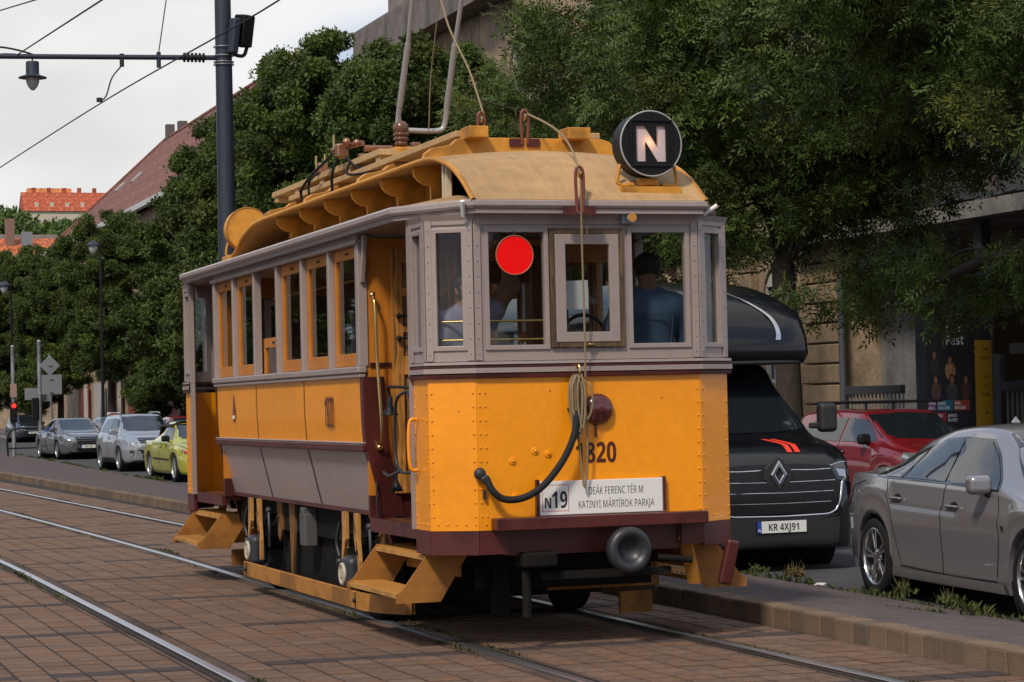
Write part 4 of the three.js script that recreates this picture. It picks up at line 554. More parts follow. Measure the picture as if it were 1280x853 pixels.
function seam(shellMesh, pts, dir, r = 0.004) { const ax = dir[1] ?? dir, sg = dir[0] === '-' ? -1 : 1, out = []; const c = new THREE.CatmullRomCurve3(pts.map((p) => V(p[0], p[1], 0)), false, 'catmullrom', 0.2); for (const q of c.getPoints(28)) { let o, d; if (ax === 'x') { o = V(sg * 6, q.y, q.x); d = V(-sg, 0, 0); } else if (ax === 'z') { o = V(q.x, q.y, sg * 12); d = V(0, 0, -sg); } else { o = V(q.x, 8, q.y); d = V(0, -1, 0); } RAY.set(o, d); const h = RAY.intersectObject(shellMesh, false)[0]; if (h) out.push(h.point.addScaledVector(d, -0.001)); } return out.length > 2 ? tube(out, r, 4, 40) : new THREE.BufferGeometry().setAttribute('position', new THREE.Float32BufferAttribute([0, 0, 0, 0, 0, 0, 0, 0, 0], 3)); }
const TYRES = new Map();
function wheel(parent, x, y, z, R, rr, w, style, side) {                  // style: number of spokes, twin spokes or plain cap
  const key = [R, rr, w, style].join(); if (!TYRES.has(key)) {
    const tyre = merge([put(lathe([[rr, -w / 2 + 0.01], [rr + 0.02, -w / 2], [R - 0.025, -w / 2 + 0.005], [R - 0.006, -w / 2 + 0.02], [R, -w / 2 + 0.05], [R, w / 2 - 0.05], [R - 0.006, w / 2 - 0.02], [R - 0.025, w / 2 - 0.005], [rr + 0.02, w / 2], [rr, w / 2 - 0.01]], 44), 0, 0, 0, 0, 0, -Math.PI / 2)]);
    const rim = [put(lathe([[rr + 0.004, w / 2 - 0.008], [rr - 0.004, w / 2 - 0.002], [rr - 0.016, w / 2 - 0.006], [rr - 0.02, w / 2 - 0.03], [rr - 0.025, 0.0]], 44), 0, 0, 0, 0, 0, -Math.PI / 2), put(lathe([[0.001, w / 2 - 0.02], [0.03, w / 2 - 0.02], [0.06, w / 2 - 0.03], [0.062, w / 2 - 0.06]], 20), 0, 0, 0, 0, 0, -Math.PI / 2)];
    const n = style.n, blade = (a, tw) => { const g = poly([[-0.012, 0.03], [0.012, 0.03], [0.011 + tw * 0.2, rr - 0.018], [-0.011 + tw * 0.2, rr - 0.018]], 0.02, 0.003); g.rotateZ(a); g.rotateY(Math.PI / 2); g.translate(w / 2 - 0.035, 0, 0); return g; };
    for (let k = 0; k < n; k++) { const a = k / n * Math.PI * 2 + 0.2; if (style.twin) { const t = style.twin; rim.push(blade(a - t, -0.02), blade(a + t, 0.02)); } else { const g = poly([[-0.03, 0.04], [0.03, 0.04], [0.02 * (style.fat ?? 1), rr - 0.018], [-0.02 * (style.fat ?? 1), rr - 0.018]], 0.02, 0.004); g.rotateZ(a); g.rotateY(Math.PI / 2); g.translate(w / 2 - 0.035, 0, 0); rim.push(g); } }
    TYRES.set(key, [tyre, merge(rim), merge([put(new THREE.CircleGeometry(rr - 0.01, 32), w / 2 - 0.07, 0, 0, 0, Math.PI / 2)])]);
  }
  const [t, r, b] = TYRES.get(key), g = new THREE.Group(); g.name = 'wheel'; g.position.set(x, y, z); if (side < 0) g.rotation.y = Math.PI; parent.add(g);
  for (const [n, q, m] of [['tyre', t, MAT.rubber], ['rim', r, style.mat ?? MAT.chrome], ['brake_disc', b, MAT.black]]) { const k = new THREE.Mesh(q, m); k.name = n; g.add(k); }
}
function plateTex(txt, w = 512, h = 112) { const c = document.createElement('canvas'); c.width = w; c.height = h; const x = c.getContext('2d'); x.fillStyle = '#d6d6d2'; x.fillRect(0, 0, w, h); x.fillStyle = '#1d3f9a'; x.fillRect(0, 0, 44, h); x.fillStyle = '#e8e8f0'; x.font = 'bold 30px sans-serif'; x.textAlign = 'center'; x.fillText(txt.eu, 22, 98); x.fillStyle = '#15151a'; x.save(); x.translate(44 + (w - 44) / 2, 92); x.scale(0.86, 1); x.font = 'bold 94px sans-serif'; x.fillText(txt.t, 0, 0); x.restore(); const t = new THREE.CanvasTexture(c); t.colorSpace = THREE.SRGBColorSpace; return new THREE.MeshStandardMaterial({ map: t, roughness: 0.5 }); }
function numberPlate(o, txt, y, z, tilt = 0) { const p = part(o, 'number_plate', put(rbox(0.53, 0.12, 0.014, 0, 0, 0, 0.004), 0, y, z, tilt), MAT.black); part(p, 'plate_print', put(new THREE.PlaneGeometry(0.52, 0.112), 0, y, z + 0.0085, tilt), plateTex(txt), undefined, true); }
const paint = (c, o = {}) => mat(c, o.r ?? 0.32, { metalness: o.metal ?? 0.35, clearcoat: 1, clearcoatRoughness: 0.03, ...(o.x ?? {}) });
const lamp = mat([0.45, 0.46, 0.48], 0.10, { metalness: 0.7 }), lampDark = mat([0.03, 0.03, 0.035], 0.08, { ior: 1.7 });
const mirrorX = (pts) => pts.map(([x, y]) => [-x, y]).reverse();
function car(name, label, group, place, s, dress) {                       // place: [x, z, turn]
  const o = thing(name, label, s.category ?? 'car', [place[0], ROAD, place[1]], place[2], group);
  const g = carShell(s), probe = new THREE.Mesh(g, new THREE.MeshBasicMaterial({ side: THREE.DoubleSide })); probe.updateMatrixWorld();
  part(o, 'body', g, s.paint, undefined, 'raw').geometry = triUV(g);
  const both = (n, pts, m, off, sub, sur) => { for (const d of ['-x', '+x']) part(o, n, drape(probe, pts, d, off, sub), m); };
  const sidesSeam = (pts) => { for (const d of ['-x', '+x']) part(o, 'door_seam', seam(probe, pts, d), MAT.black); };
  for (const a of s.axles) for (const sd of [-1, 1]) wheel(o, sd * (s.track - s.ww / 2), s.wr, a, s.wr, s.rim, s.ww, s.style, sd);
  part(o, 'chassis', [span(-s.track + 0.26, s.track - 0.26, s.wr * 0.62, s.wr + 0.25, s.hw[0][0] + 0.3, s.hw[s.hw.length - 1][0] - 0.3)], MAT.under);
  for (const a of s.axles) part(o, 'wheel_well', [put(new THREE.CylinderGeometry(s.arch + 0.01, s.arch + 0.01, s.track * 2 - 0.06, 28, 1, true, Math.PI, Math.PI), 0, s.wr, a, 0, 0, Math.PI / 2).rotateY(0)], MAT.black);
  dress(o, probe, both, sidesSeam); return o;
}
const mirror = (o, x, y, z, m, w = 0.2) => { for (const sd of [-1, 1]) { const p = part(o, 'wing_mirror', [put(rbox(w, 0.15, 0.12, 0, 0, 0, 0.05), sd * (x + 0.09), y, z, 0, sd * -0.15)], m); part(p, 'mirror_stalk', [put(rbox(0.1, 0.04, 0.06, 0, 0, 0, 0.015), sd * (x - 0.01), y - 0.085, z, 0, 0, sd * 0.3)], MAT.black); } };
const handle = (o, probe, z, y, m) => { for (const sd of [-1, 1]) { RAY.set(V(sd * 4, y, z), V(-sd, 0, 0)); const h = RAY.intersectObject(probe)[0]; if (!h) continue; const p = part(o, 'door_handle', [put(rbox(0.03, 0.028, 0.19, 0, 0, 0, 0.012), h.point.x + sd * 0.022, y, z)], m); part(p, 'handle_cup', [put(new THREE.SphereGeometry(1, 14, 8).scale(0.012, 0.042, 0.075), h.point.x - sd * 0.004, y, z)], MAT.black); } };
const chromeGrey = mat([0.30, 0.29, 0.29], 0.15, { metalness: 0.9 });
// grey saloon beside the kerb
car('grey_sedan', 'dark grey four-door sedan with twin-spoke wheels parked behind the island pavement', 'parked cars', [4.56, -1.86, -0.075], {
  category: 'car', paint: paint([0.27, 0.255, 0.265], { metal: 0.5, r: 0.28 }), axles: [-1.42, 1.42], wr: 0.325, arch: 0.365, track: 0.905, ww: 0.235, rim: 0.238, tuck: 0.955, waist: 0.985,
  style: { n: 5, twin: 0.17, mat: mat([0.62, 0.62, 0.62], 0.22, { metalness: 1 }) },
  hw: [[-2.30, 0.60], [-2.24, 0.72], [-2.1, 0.82], [-1.8, 0.885], [-1.3, 0.912], [0, 0.905], [1.2, 0.905], [1.75, 0.87], [2.1, 0.77], [2.3, 0.60], [2.38, 0.45]],
  bot: [[-2.30, 0.42], [-2.2, 0.26], [-1.9, 0.20], [0, 0.17], [1.9, 0.18], [2.25, 0.22], [2.38, 0.3]],
  belt: [[-2.30, 0.86], [-2.2, 0.97], [-1.9, 1.0], [-1.2, 0.985], [0, 0.955], [0.8, 0.93], [1.3, 0.86], [1.9, 0.76], [2.25, 0.64], [2.38, 0.52]],
  top: [[-2.30, 0.90], [-2.22, 1.035], [-2.05, 1.06], [-1.72, 1.085], [-1.35, 1.19], [-0.9, 1.34], [-0.45, 1.415], [0, 1.435], [0.25, 1.42], [0.55, 1.33], [0.95, 1.13], [1.25, 0.985], [1.45, 0.945], [2.0, 0.85], [2.28, 0.70], [2.38, 0.56]],
  rw: [[-2.30, 0.5], [-1.9, 0.66], [-1.3, 0.60], [-0.8, 0.575], [0, 0.575], [0.4, 0.58], [1.0, 0.68], [1.4, 0.75], [2.1, 0.6], [2.38, 0.35]],
}, (o, pr, both, seams) => {
  const W1 = [[-0.12, 0.985], [-0.20, 1.30], [-0.55, 1.30], [-0.95, 1.215], [-1.32, 1.055], [-1.36, 1.02], [-1.2, 1.005]], W2 = [[-0.02, 0.98], [0.80, 0.945], [0.72, 1.02], [0.45, 1.21], [0.27, 1.30], [-0.1, 1.315]];
  both('side_window', W1, MAT.carGlass, 0.006, 2); both('side_window', W2, MAT.carGlass, 0.006, 2);
  const ringOf = (a, k) => { const c = a.reduce((q, p) => [q[0] + p[0] / a.length, q[1] + p[1] / a.length], [0, 0]); return a.map((p) => [c[0] + (p[0] - c[0]) * (1 + k), c[1] + (p[1] - c[1]) * (1 + k * 1.6)]); };
  both('window_frame', ringOf([[0.80, 0.945], [0.72, 1.02], [0.45, 1.21], [0.27, 1.31], [-0.2, 1.325], [-0.55, 1.31], [-0.95, 1.22], [-1.34, 1.055], [-1.38, 1.01], [-1.2, 0.995], [-0.1, 0.975]], 0.03), MAT.blackGloss, 0.003, 2);
  both('window_divider', [[-0.93, 1.0], [-0.905, 1.0], [-0.79, 1.25], [-0.815, 1.25]], MAT.black, 0.008, 1);
  part(o, 'windscreen', drape(pr, [[-0.66, 1.33], [-0.72, 1.0], [-0.3, 0.985], [0.3, 0.985], [0.72, 1.0], [0.52, 1.36], [0, 1.395], [-0.52, 1.36]].filter((_, i) => i), '+z', 0.005, 3), MAT.carGlass);
  part(o, 'rear_window', drape(pr, [[-0.62, 1.12], [0.62, 1.12], [0.5, 1.33], [-0.5, 1.33]], '-z', 0.005, 3), MAT.carGlass);
  for (const p of [[[-0.07, 0.97], [-0.09, 0.6], [-0.08, 0.36], [-0.1, 0.22]], [[0.86, 0.90], [0.92, 0.6], [0.85, 0.3]], [[-1.16, 0.98], [-1.05, 0.75], [-0.98, 0.55], [-0.92, 0.40], [-0.88, 0.3]], [[-0.88, 0.29], [0, 0.265], [0.85, 0.27]], [[-2.0, 0.75], [-1.95, 0.9], [-1.6, 0.96]]]) seams(p);
  both('tail_light', [[-2.22, 0.70], [-1.98, 0.76], [-1.96, 0.84], [-2.2, 0.88]], mat([0.28, 0.03, 0.015], 0.12, { clearcoat: 1 }), 0.005, 2);
  both('head_light', [[2.02, 0.60], [2.25, 0.58], [2.2, 0.66], [1.95, 0.69]], lamp, 0.005, 2);
  handle(o, pr, -0.93, 0.83, chromeGrey); handle(o, pr, 0.12, 0.80, chromeGrey); mirror(o, 0.86, 0.99, 0.70, o.children[0].material);
  both('badge', [[0.98, 0.665], [1.02, 0.665], [1.02, 0.69], [0.98, 0.69]], MAT.black, 0.008, 1);
  part(o, 'roof_aerial', [put(lathe([[0.001, 0.05], [0.03, 0.02], [0.05, 0]], 12).scale(0.5, 1, 1.6), 0, 1.43, -0.55)], o.children[0].material);
  both('side_skirt', [[-1.02, 0.20], [1.02, 0.19], [1.0, 0.262], [-0.98, 0.275]], o.children[0].material, 0.022, 2);
});
// black camper van
{
  const blackPaint = paint([0.005, 0.005, 0.007], { metal: 0.0, r: 0.25, x: { specularIntensity: 0.3, clearcoat: 0.55 } }), trim = mat([0.016, 0.016, 0.017], 0.6);
  const o = car('camper_van', 'black high-roofed camper van with chrome grille and pale number plate', undefined, [4.16, -8.66, 0.02], {
    category: 'van', paint: blackPaint, axles: [-1.2, 1.55], wr: 0.34, arch: 0.40, track: 0.96, ww: 0.225, rim: 0.21, tuck: 0.97, waist: 0.99, style: { n: 6, mat: mat([0.10, 0.10, 0.105], 0.4, { metalness: 0.6 }) },
    hw: [[-3.3, 0.96], [-3.2, 1.0], [0.4, 1.0], [1.4, 0.99], [2.0, 0.96], [2.3, 0.90], [2.48, 0.80], [2.58, 0.66]],
    bot: [[-3.3, 0.3], [2.0, 0.22], [2.4, 0.20], [2.58, 0.24]],
    belt: [[-3.3, 1.4], [0.6, 1.36], [1.4, 1.27], [1.9, 1.19], [2.25, 1.10], [2.45, 0.98], [2.58, 0.72]],
    top: [[-3.3, 1.98], [0.55, 2.06], [0.72, 2.04], [0.95, 1.86], [1.4, 1.52], [1.66, 1.335], [1.9, 1.28], [2.2, 1.20], [2.42, 1.06], [2.52, 0.92], [2.58, 0.75]],
    rw: [[-3.3, 0.86], [0.5, 0.80], [0.95, 0.78], [1.6, 0.84], [2.0, 0.82], [2.4, 0.7], [2.58, 0.4]],
  }, (o, pr, both, seams) => {
    part(o, 'windscreen', drape(pr, [[-0.84, 1.36], [-0.4, 1.325], [0.4, 1.325], [0.84, 1.36], [0.70, 1.95], [0.3, 1.99], [-0.3, 1.99], [-0.70, 1.95]], '+z', 0.006, 3), MAT.carGlass);
    both('side_window', [[0.45, 1.40], [1.42, 1.33], [1.1, 1.62], [0.75, 1.9], [0.45, 1.93]], MAT.carGlass, 0.005, 2); seams([[1.5, 1.25], [1.55, 0.85], [1.1, 0.7], [1.05, 0.4]]);
    const z = '+z';
    part(o, 'grille', drape(pr, [[-0.70, 0.99], [-0.62, 0.62], [-0.52, 0.56], [0.52, 0.56], [0.62, 0.62], [0.70, 0.99], [0.3, 1.03], [-0.3, 1.03]], z, 0.006, 3), MAT.black);
    part(o, 'bumper', drape(pr, [[-0.80, 0.24], [0.80, 0.24], [0.84, 0.55], [0.60, 0.545], [0.53, 0.535], [-0.53, 0.535], [-0.60, 0.545], [-0.84, 0.55]], z, 0.005, 3), trim);
    for (const [y, a, b] of [[0.975, 0.15, 0.60], [0.975, -0.60, -0.15], [0.865, -0.62, 0.62], [0.765, -0.58, 0.58], [0.665, -0.54, 0.54]]) part(o, 'grille_bar', seam(pr, [[a, y], [(a + b) / 2, y - 0.006], [b, y]], z, 0.011), MAT.chrome);
    part(o, 'grille_surround', seam(pr, [[-0.78, 0.90], [-0.70, 0.86], [-0.65, 0.70], [-0.60, 0.585], [-0.50, 0.545], [0, 0.535], [0.50, 0.545], [0.60, 0.585], [0.65, 0.70], [0.70, 0.86], [0.78, 0.90]], z, 0.014), MAT.chrome);
    for (const sd of [1, -1]) { const Q = (p) => sd > 0 ? p : mirrorX(p); const hl = part(o, 'head_light', drape(pr, Q([[0.60, 1.0], [0.64, 0.87], [0.80, 0.84], [0.86, 0.90], [0.88, 1.04], [0.74, 1.02]]), z, 0.008, 3), lampDark); part(hl, 'lamp_reflector', [drape(pr, Q([[0.65, 0.97], [0.67, 0.90], [0.74, 0.89], [0.75, 0.96]]), z, 0.012, 2), drape(pr, Q([[0.77, 0.965], [0.77, 0.895], [0.83, 0.89], [0.84, 0.96]]), z, 0.012, 2)], lamp); part(hl, 'day_light', seam(pr, Q([[0.60, 1.005], [0.74, 1.03], [0.88, 1.045]]), z, 0.010), MAT.chrome); }
    RAY.set(V(0, 0.93, 6), V(0, 0, -1)); const bz = RAY.intersectObject(pr)[0].point.z;
    const emb = part(o, 'emblem_base', [poly([[0, 0.17], [0.14, 0.06], [0.15, -0.05], [0.05, -0.16], [-0.05, -0.16], [-0.15, -0.05], [-0.14, 0.06]], 0.05, 0.01).translate(0, 0.94, bz + 0.02)], trim);
    part(emb, 'emblem', [poly([[0, 0.14], [0.088, 0], [0, -0.14], [-0.088, 0]], 0.035, 0.012, [[[0, 0.070], [-0.040, 0], [0, -0.070], [0.040, 0]]]).translate(0, 0.935, bz + 0.05)], MAT.chrome, 'chrome diamond emblem');
    numberPlate(o, { eu: 'PL', t: 'KR 4XJ91' }, 0.44, 2.60);
    for (const k of [0, 1]) part(o, 'chevron_decal', drape(pr, [[0.22 + k * 0.085, 2.32], [0.275 + k * 0.085, 2.32], [0.295 + k * 0.085, 2.17], [0.16 + k * 0.09, 1.98], [0.10 + k * 0.09, 1.98], [0.235 + k * 0.085, 2.17]], 'y', 0.004, 2), mat([0.75, 0.045, 0.02], 0.4));
    part(o, 'wiper', seam(pr, [[-0.05, 1.36], [0.35, 1.37], [0.72, 1.40]], z, 0.008), MAT.black); part(o, 'wiper', seam(pr, [[-0.75, 1.38], [-0.4, 1.36], [-0.1, 1.37]], z, 0.008), MAT.black);
    for (const sd of [-1, 1]) { const m = part(o, 'wing_mirror', [put(rbox(0.20, 0.30, 0.14, 0, 0, 0, 0.05), sd * 1.13, 1.46, 1.42)], trim); part(m, 'mirror_stalk', [rbox(0.12, 0.06, 0.06, sd * 1.0, 1.38, 1.40, 0.02)], trim); }
    // tall body with the pod over the cab
    const podZ = (y) => table([[2.02, 1.36], [2.12, 1.42], [2.3, 1.38], [2.5, 1.26], [2.68, 1.06], [2.82, 0.8], [2.90, 0.3]], y);
    const podW = (y) => table([[2.02, 1.0], [2.08, 1.04], [2.52, 1.04], [2.58, 1.0], [2.72, 0.86], [2.82, 0.74], [2.90, 0.62]], y);
    const ys = [2.02, 2.06, 2.12, 2.2, 2.3, 2.38, 2.46, 2.54, 2.62, 2.70, 2.76, 2.84, 2.90];
    const pod = sheet(40, ys.length - 1, (u, v) => { const y = ys[Math.round(v * (ys.length - 1))], w = podW(y), zf = podZ(y), t = u * 2 - 1; const a = Math.abs(t); const x = a < 0.72 ? t / 0.72 * w * 0.93 : Math.sign(t) * w * (0.93 + 0.07 * Math.sin(Math.min(1, (a - 0.72) / 0.12) * Math.PI / 2)); const z = a < 0.72 ? zf - 0.10 * (t / 0.72) ** 4 : a < 0.84 ? zf - 0.10 - 0.16 * (1 - Math.cos((a - 0.72) / 0.12 * Math.PI / 2)) : lerp(zf - 0.26, -3.25, (a - 0.84) / 0.16); return [x, y, z]; });
    const lid = [sheet(8, 1, (u, v) => [lerp(-0.62, 0.62, u), 2.90, lerp(0.1, -3.25, v)]), sheet(1, 1, (u, v) => [lerp(-1, 1, u), 2.025, lerp(1.32, -3.2, v)]), sheet(1, 1, (u, v) => [lerp(-1.0, 1.0, u), lerp(2.0, 2.85, v), -3.25])];
    const bodyTop = part(o, 'roof_pod', [pod, ...lid], blackPaint);
    part(bodyTop, 'pod_trim', [sheet(14, 4, (u, v) => { const a = u, y = 2.30 + 0.42 * Math.sin(a * 1.35) * 1.0; const x = 0.46 + 0.24 * Math.sin(Math.PI * (0.18 + a * 0.75)) - 0.26 * a + 0.06 * v * (1 - 0.6 * a); return [x, Math.min(2.84, 2.26 + 0.5 * a), podZ(Math.min(2.84, 2.26 + 0.5 * a)) - 0.10 * (x / 0.95) ** 4 + 0.012]; })], mat([0.55, 0.55, 0.57], 0.2, { metalness: 0.8 }));
    part(bodyTop, 'pod_edge', [tube([[-1.0, 2.035, 1.12], [-0.9, 2.035, 1.28], [0, 2.03, 1.40], [0.9, 2.035, 1.28], [1.0, 2.035, 1.12]], 0.02, 6)], trim);
  });
}
function smallCar(name, label, place, kind, color, opts = {}) {            // shapes of the cars further off
  const K = {
    suv: { wr: 0.34, L: [-2.08, 2.08], wb: [-1.25, 1.25], w: 0.885, belt: 1.02, roof: 1.60, hood: 1.06, hz: 1.05, ws: [1.05, 0.35], back: -1.75, bot: 0.24 },
    saloon: { wr: 0.34, L: [-2.55, 2.55], wb: [-1.55, 1.55], w: 0.93, belt: 0.97, roof: 1.48, hood: 0.99, hz: 1.35, ws: [1.30, 0.50], back: -1.4, bot: 0.19, boot: 1.08 },
    open: { wr: 0.325, L: [-2.28, 2.32], wb: [-1.3, 1.35], w: 0.88, belt: 0.93, roof: 1.42, hood: 0.93, hz: 1.05, ws: [1.05, 0.42], back: -0.9, bot: 0.18, boot: 1.03 },
    hatch: { wr: 0.32, L: [-2.0, 2.0], wb: [-1.25, 1.22], w: 0.86, belt: 0.98, roof: 1.48, hood: 1.0, hz: 1.1, ws: [1.12, 0.35], back: -1.7, bot: 0.2 },
  }[kind];
  const [t, n] = K.L, pk = opts.paint ?? paint(color, { metal: opts.metal ?? 0.3 });
  const top = K.boot ? [[t, K.boot - 0.16], [t + 0.1, K.boot], [K.back - 0.45, K.boot + 0.02], [K.back, K.boot + 0.18], [K.back + 0.55, K.roof - 0.05], [-0.2, K.roof]] : [[t, K.belt], [t + 0.12, K.belt + 0.12], [K.back, K.roof - 0.12], [K.back + 0.25, K.roof - 0.03], [-0.6, K.roof]];
  return car(name, label, opts.group ?? 'parked cars', place, { category: 'car', paint: pk, axles: K.wb, wr: K.wr, arch: K.wr + 0.05, track: K.w - 0.015, ww: 0.22, rim: K.wr - 0.10, style: opts.style ?? { n: 5, fat: 1.2, mat: mat([0.42, 0.42, 0.43], 0.3, { metalness: 0.8 }) }, n: 60,
    hw: [[t, K.w * 0.78], [t + 0.25, K.w * 0.95], [t + 0.8, K.w], [0.9, K.w], [n - 0.45, K.w * 0.95], [n - 0.12, K.w * 0.80], [n, K.w * 0.62]], bot: [[t, K.bot + 0.12], [t + 0.3, K.bot], [n - 0.3, K.bot], [n, K.bot + 0.08]],
    belt: [[t, K.belt - 0.12], [t + 0.3, K.belt], [0, K.belt], [K.hz, K.hood - 0.07], [n - 0.35, K.hood - 0.18], [n - 0.06, K.hood - 0.30], [n, K.hood - 0.42]],
    top: [...top, [K.ws[1] - 0.2, K.roof - 0.02], [K.ws[1], K.roof - 0.10], [K.ws[0], K.hood + 0.05], [K.ws[0] + 0.15, K.hood], [n - 0.4, K.hood - 0.09], [n - 0.08, K.hood - 0.22], [n, K.hood - 0.36]],
    rw: [[t, K.w * 0.6], [K.back, K.w * 0.68], [K.ws[1], K.w * 0.69], [K.ws[0], K.w * 0.80], [n, K.w * 0.5]] },
  (o, pr, both, seams) => {
    const r = K.roof, b = K.belt + 0.03, [w0, w1] = K.ws, bk = K.boot ? K.back : K.back + 0.1;
    both('side_window', [[w0 - 0.28, b + 0.02], [w1 + 0.02, r - 0.16], [-0.08, r - 0.12], [-0.08, b + 0.01]], MAT.carGlass, 0.005, 2);
    if (kind !== 'open') both('side_window', [[-0.14, b + 0.01], [-0.14, r - 0.12], [bk + 0.5, r - 0.16], [bk + 0.15, b + 0.05]], MAT.carGlass, 0.005, 2);
    const ww = K.w; part(o, 'windscreen', drape(pr, [[-ww * 0.78, K.hood + 0.075], [0, K.hood + 0.05], [ww * 0.78, K.hood + 0.075], [ww * 0.62, r - 0.085], [0, r - 0.06], [-ww * 0.62, r - 0.085]], '+z', 0.006, 3), MAT.carGlass);
    seams([[-0.12, b], [-0.12, 0.6], [-0.1, 0.33]]); seams([[w0 - 0.1, b - 0.05], [w0 - 0.05, 0.6], [w0 - 0.12, 0.33]]);
    handle(o, pr, 0.0, b - 0.13, pk); mirror(o, K.w * 0.9, K.belt + 0.08, w0 - 0.42, opts.mirror ?? pk);
    opts.front?.(o, pr, K, pk, both);
  });
}
const Q2 = (sd, p) => sd > 0 ? p : mirrorX(p);
function face(o, pr, hl, gr, lo, lampMat = lamp) { for (const sd of [1, -1]) part(o, 'head_light', drape(pr, Q2(sd, hl), '+z', 0.006, 2), lampMat); if (gr) part(o, 'grille', drape(pr, gr, '+z', 0.007, 2), MAT.black); if (lo) part(o, 'air_intake', drape(pr, lo, '+z', 0.006, 2), MAT.black); }
const atRoad = (px, py) => { const p = pix(px, py, 'y', ROAD); return p; };
smallCar('silver_suv', 'silver compact sport utility car with blue-banded plate behind the yellow convertible', [5.80, -51.7, 0.05], 'suv', [0.34, 0.35, 0.38], { metal: 0.5, front: (o, pr, K, pk, both) => {
  face(o, pr, [[0.48, 0.92], [0.46, 0.80], [0.72, 0.78], [0.80, 0.86], [0.80, 0.94]], [[-0.45, 0.93], [-0.42, 0.79], [0.42, 0.79], [0.45, 0.93]], [[-0.55, 0.60], [-0.68, 0.36], [0.68, 0.36], [0.55, 0.60]]);
  for (const y of [0.83, 0.89]) part(o, 'grille_bar', seam(pr, [[-0.42, y], [0, y], [0.42, y]], '+z', 0.012), MAT.chrome); numberPlate(o, { eu: 'H', t: 'NZK 417' }, 0.48, 2.11);
  for (const sd of [1, -1]) part(o, 'fog_lamp', drape(pr, Q2(sd, [[0.60, 0.60], [0.60, 0.52], [0.70, 0.52], [0.70, 0.60]]), '+z', 0.01, 1), lampDark); both('sill_cladding', [[-0.8, 0.25], [0.8, 0.25], [0.78, 0.38], [-0.78, 0.38]], MAT.black, 0.006, 2); for (const sd of [-1, 1]) part(o, 'roof_rail', [tube([[sd * 0.56, 1.575, 0.3], [sd * 0.585, 1.615, 0.1], [sd * 0.585, 1.615, -1.1], [sd * 0.57, 1.56, -1.4]], 0.02, 6)], chromeGrey); } });
smallCar('yellow_convertible', 'lime yellow convertible with black soft top parked by the verge', [5.36, -41.0, 0.04], 'open', [0.42, 0.40, 0.045], { metal: 0.2, style: { n: 5, twin: 0.12, mat: mat([0.5, 0.5, 0.5], 0.3, { metalness: 0.8 }) }, mirror: MAT.black, front: (o, pr, K, pk, both) => {
  face(o, pr, [[0.42, 0.76], [0.42, 0.64], [0.74, 0.64], [0.80, 0.70], [0.78, 0.78]], [[-0.36, 0.76], [-0.34, 0.66], [0.34, 0.66], [0.36, 0.76]], [[-0.6, 0.36], [-0.6, 0.27], [0.6, 0.27], [0.6, 0.36]]); part(o, 'rub_strip', seam(pr, [[-0.72, 0.53], [0, 0.52], [0.72, 0.53]], '+z', 0.022), MAT.black); both('side_strip', [[-0.8, 0.52], [0.9, 0.50], [0.9, 0.535], [-0.8, 0.555]], MAT.black, 0.008, 2);
  part(o, 'soft_top', [solidSheet(16, 20, (u, v) => { const z = lerp(0.36, -1.05, v), x = lerp(-0.66, 0.66, u), e = Math.abs(u * 2 - 1); return [x * (1 + 0.02 * v), (v < 0.75 ? 1.435 : 1.435 - 0.30 * ((v - 0.75) / 0.25) ** 1.6) - 0.13 * e ** 4, z]; }, 0.02, [0, -1, 0])], mat([0.012, 0.012, 0.013], 0.95)); for (const sd of [1, -1]) part(o, 'indicator', drape(pr, Q2(sd, [[0.66, 0.77], [0.66, 0.645], [0.76, 0.66], [0.78, 0.77]]), '+z', 0.01, 1), mat([0.3, 0.03, 0.02], 0.2)); } });
smallCar('beige_hatchback', 'pale beige hatchback half hidden behind the tram', [5.30, -35.0, 0.03], 'hatch', [0.40, 0.35, 0.31], { metal: 0.3, style: { n: 9, fat: 0.8, mat: mat([0.5, 0.5, 0.5], 0.4, { metalness: 0.5 }) }, mirror: MAT.black, front: (o, pr, K, pk, both) => { face(o, pr, [[0.5, 0.82], [0.5, 0.70], [0.76, 0.70], [0.78, 0.80]], [[-0.4, 0.80], [-0.4, 0.7], [0.4, 0.7], [0.4, 0.8]]); both('side_strip', [[-0.8, 0.54], [0.9, 0.52], [0.9, 0.56], [-0.8, 0.58]], MAT.black, 0.008, 2); } });
smallCar('grey_limousine', 'long grey saloon with wide chrome grille parked near the traffic lights', [6.65, -71.0, 0.07], 'saloon', [0.13, 0.13, 0.14], { metal: 0.5, front: (o, pr, K) => { face(o, pr, [[0.44, 0.80], [0.5, 0.66], [0.74, 0.68], [0.82, 0.82], [0.6, 0.80]], [[-0.42, 0.80], [-0.36, 0.54], [0.36, 0.54], [0.42, 0.80]], [[-0.7, 0.42], [-0.62, 0.28], [0.62, 0.28], [0.7, 0.42]]); for (const y of [0.60, 0.67, 0.74, 0.80]) part(o, 'grille_bar', seam(pr, [[-0.4, y], [0, y], [0.4, y]], '+z', 0.014), MAT.chrome); numberPlate(o, { eu: 'H', t: 'PAT 821' }, 0.46, 2.58); } });
smallCar('dark_suv', 'dark blue sport utility car waiting beyond the railing', [11.15, -122.0, 0.06], 'suv', [0.02, 0.025, 0.035], { metal: 0.3, front: (o, pr) => { face(o, pr, [[0.46, 0.90], [0.46, 0.80], [0.78, 0.80], [0.80, 0.90]], [[-0.44, 0.92], [-0.40, 0.64], [0.40, 0.64], [0.44, 0.92]], [[-0.6, 0.48], [-0.6, 0.34], [0.6, 0.34], [0.6, 0.48]]); for (const y of [0.70, 0.80, 0.9]) part(o, 'grille_bar', seam(pr, [[-0.5, y], [0, y - 0.02], [0.5, y]], '+z', 0.02), MAT.chrome); numberPlate(o, { eu: 'H', t: 'MRV 305' }, 0.56, 2.11); } });
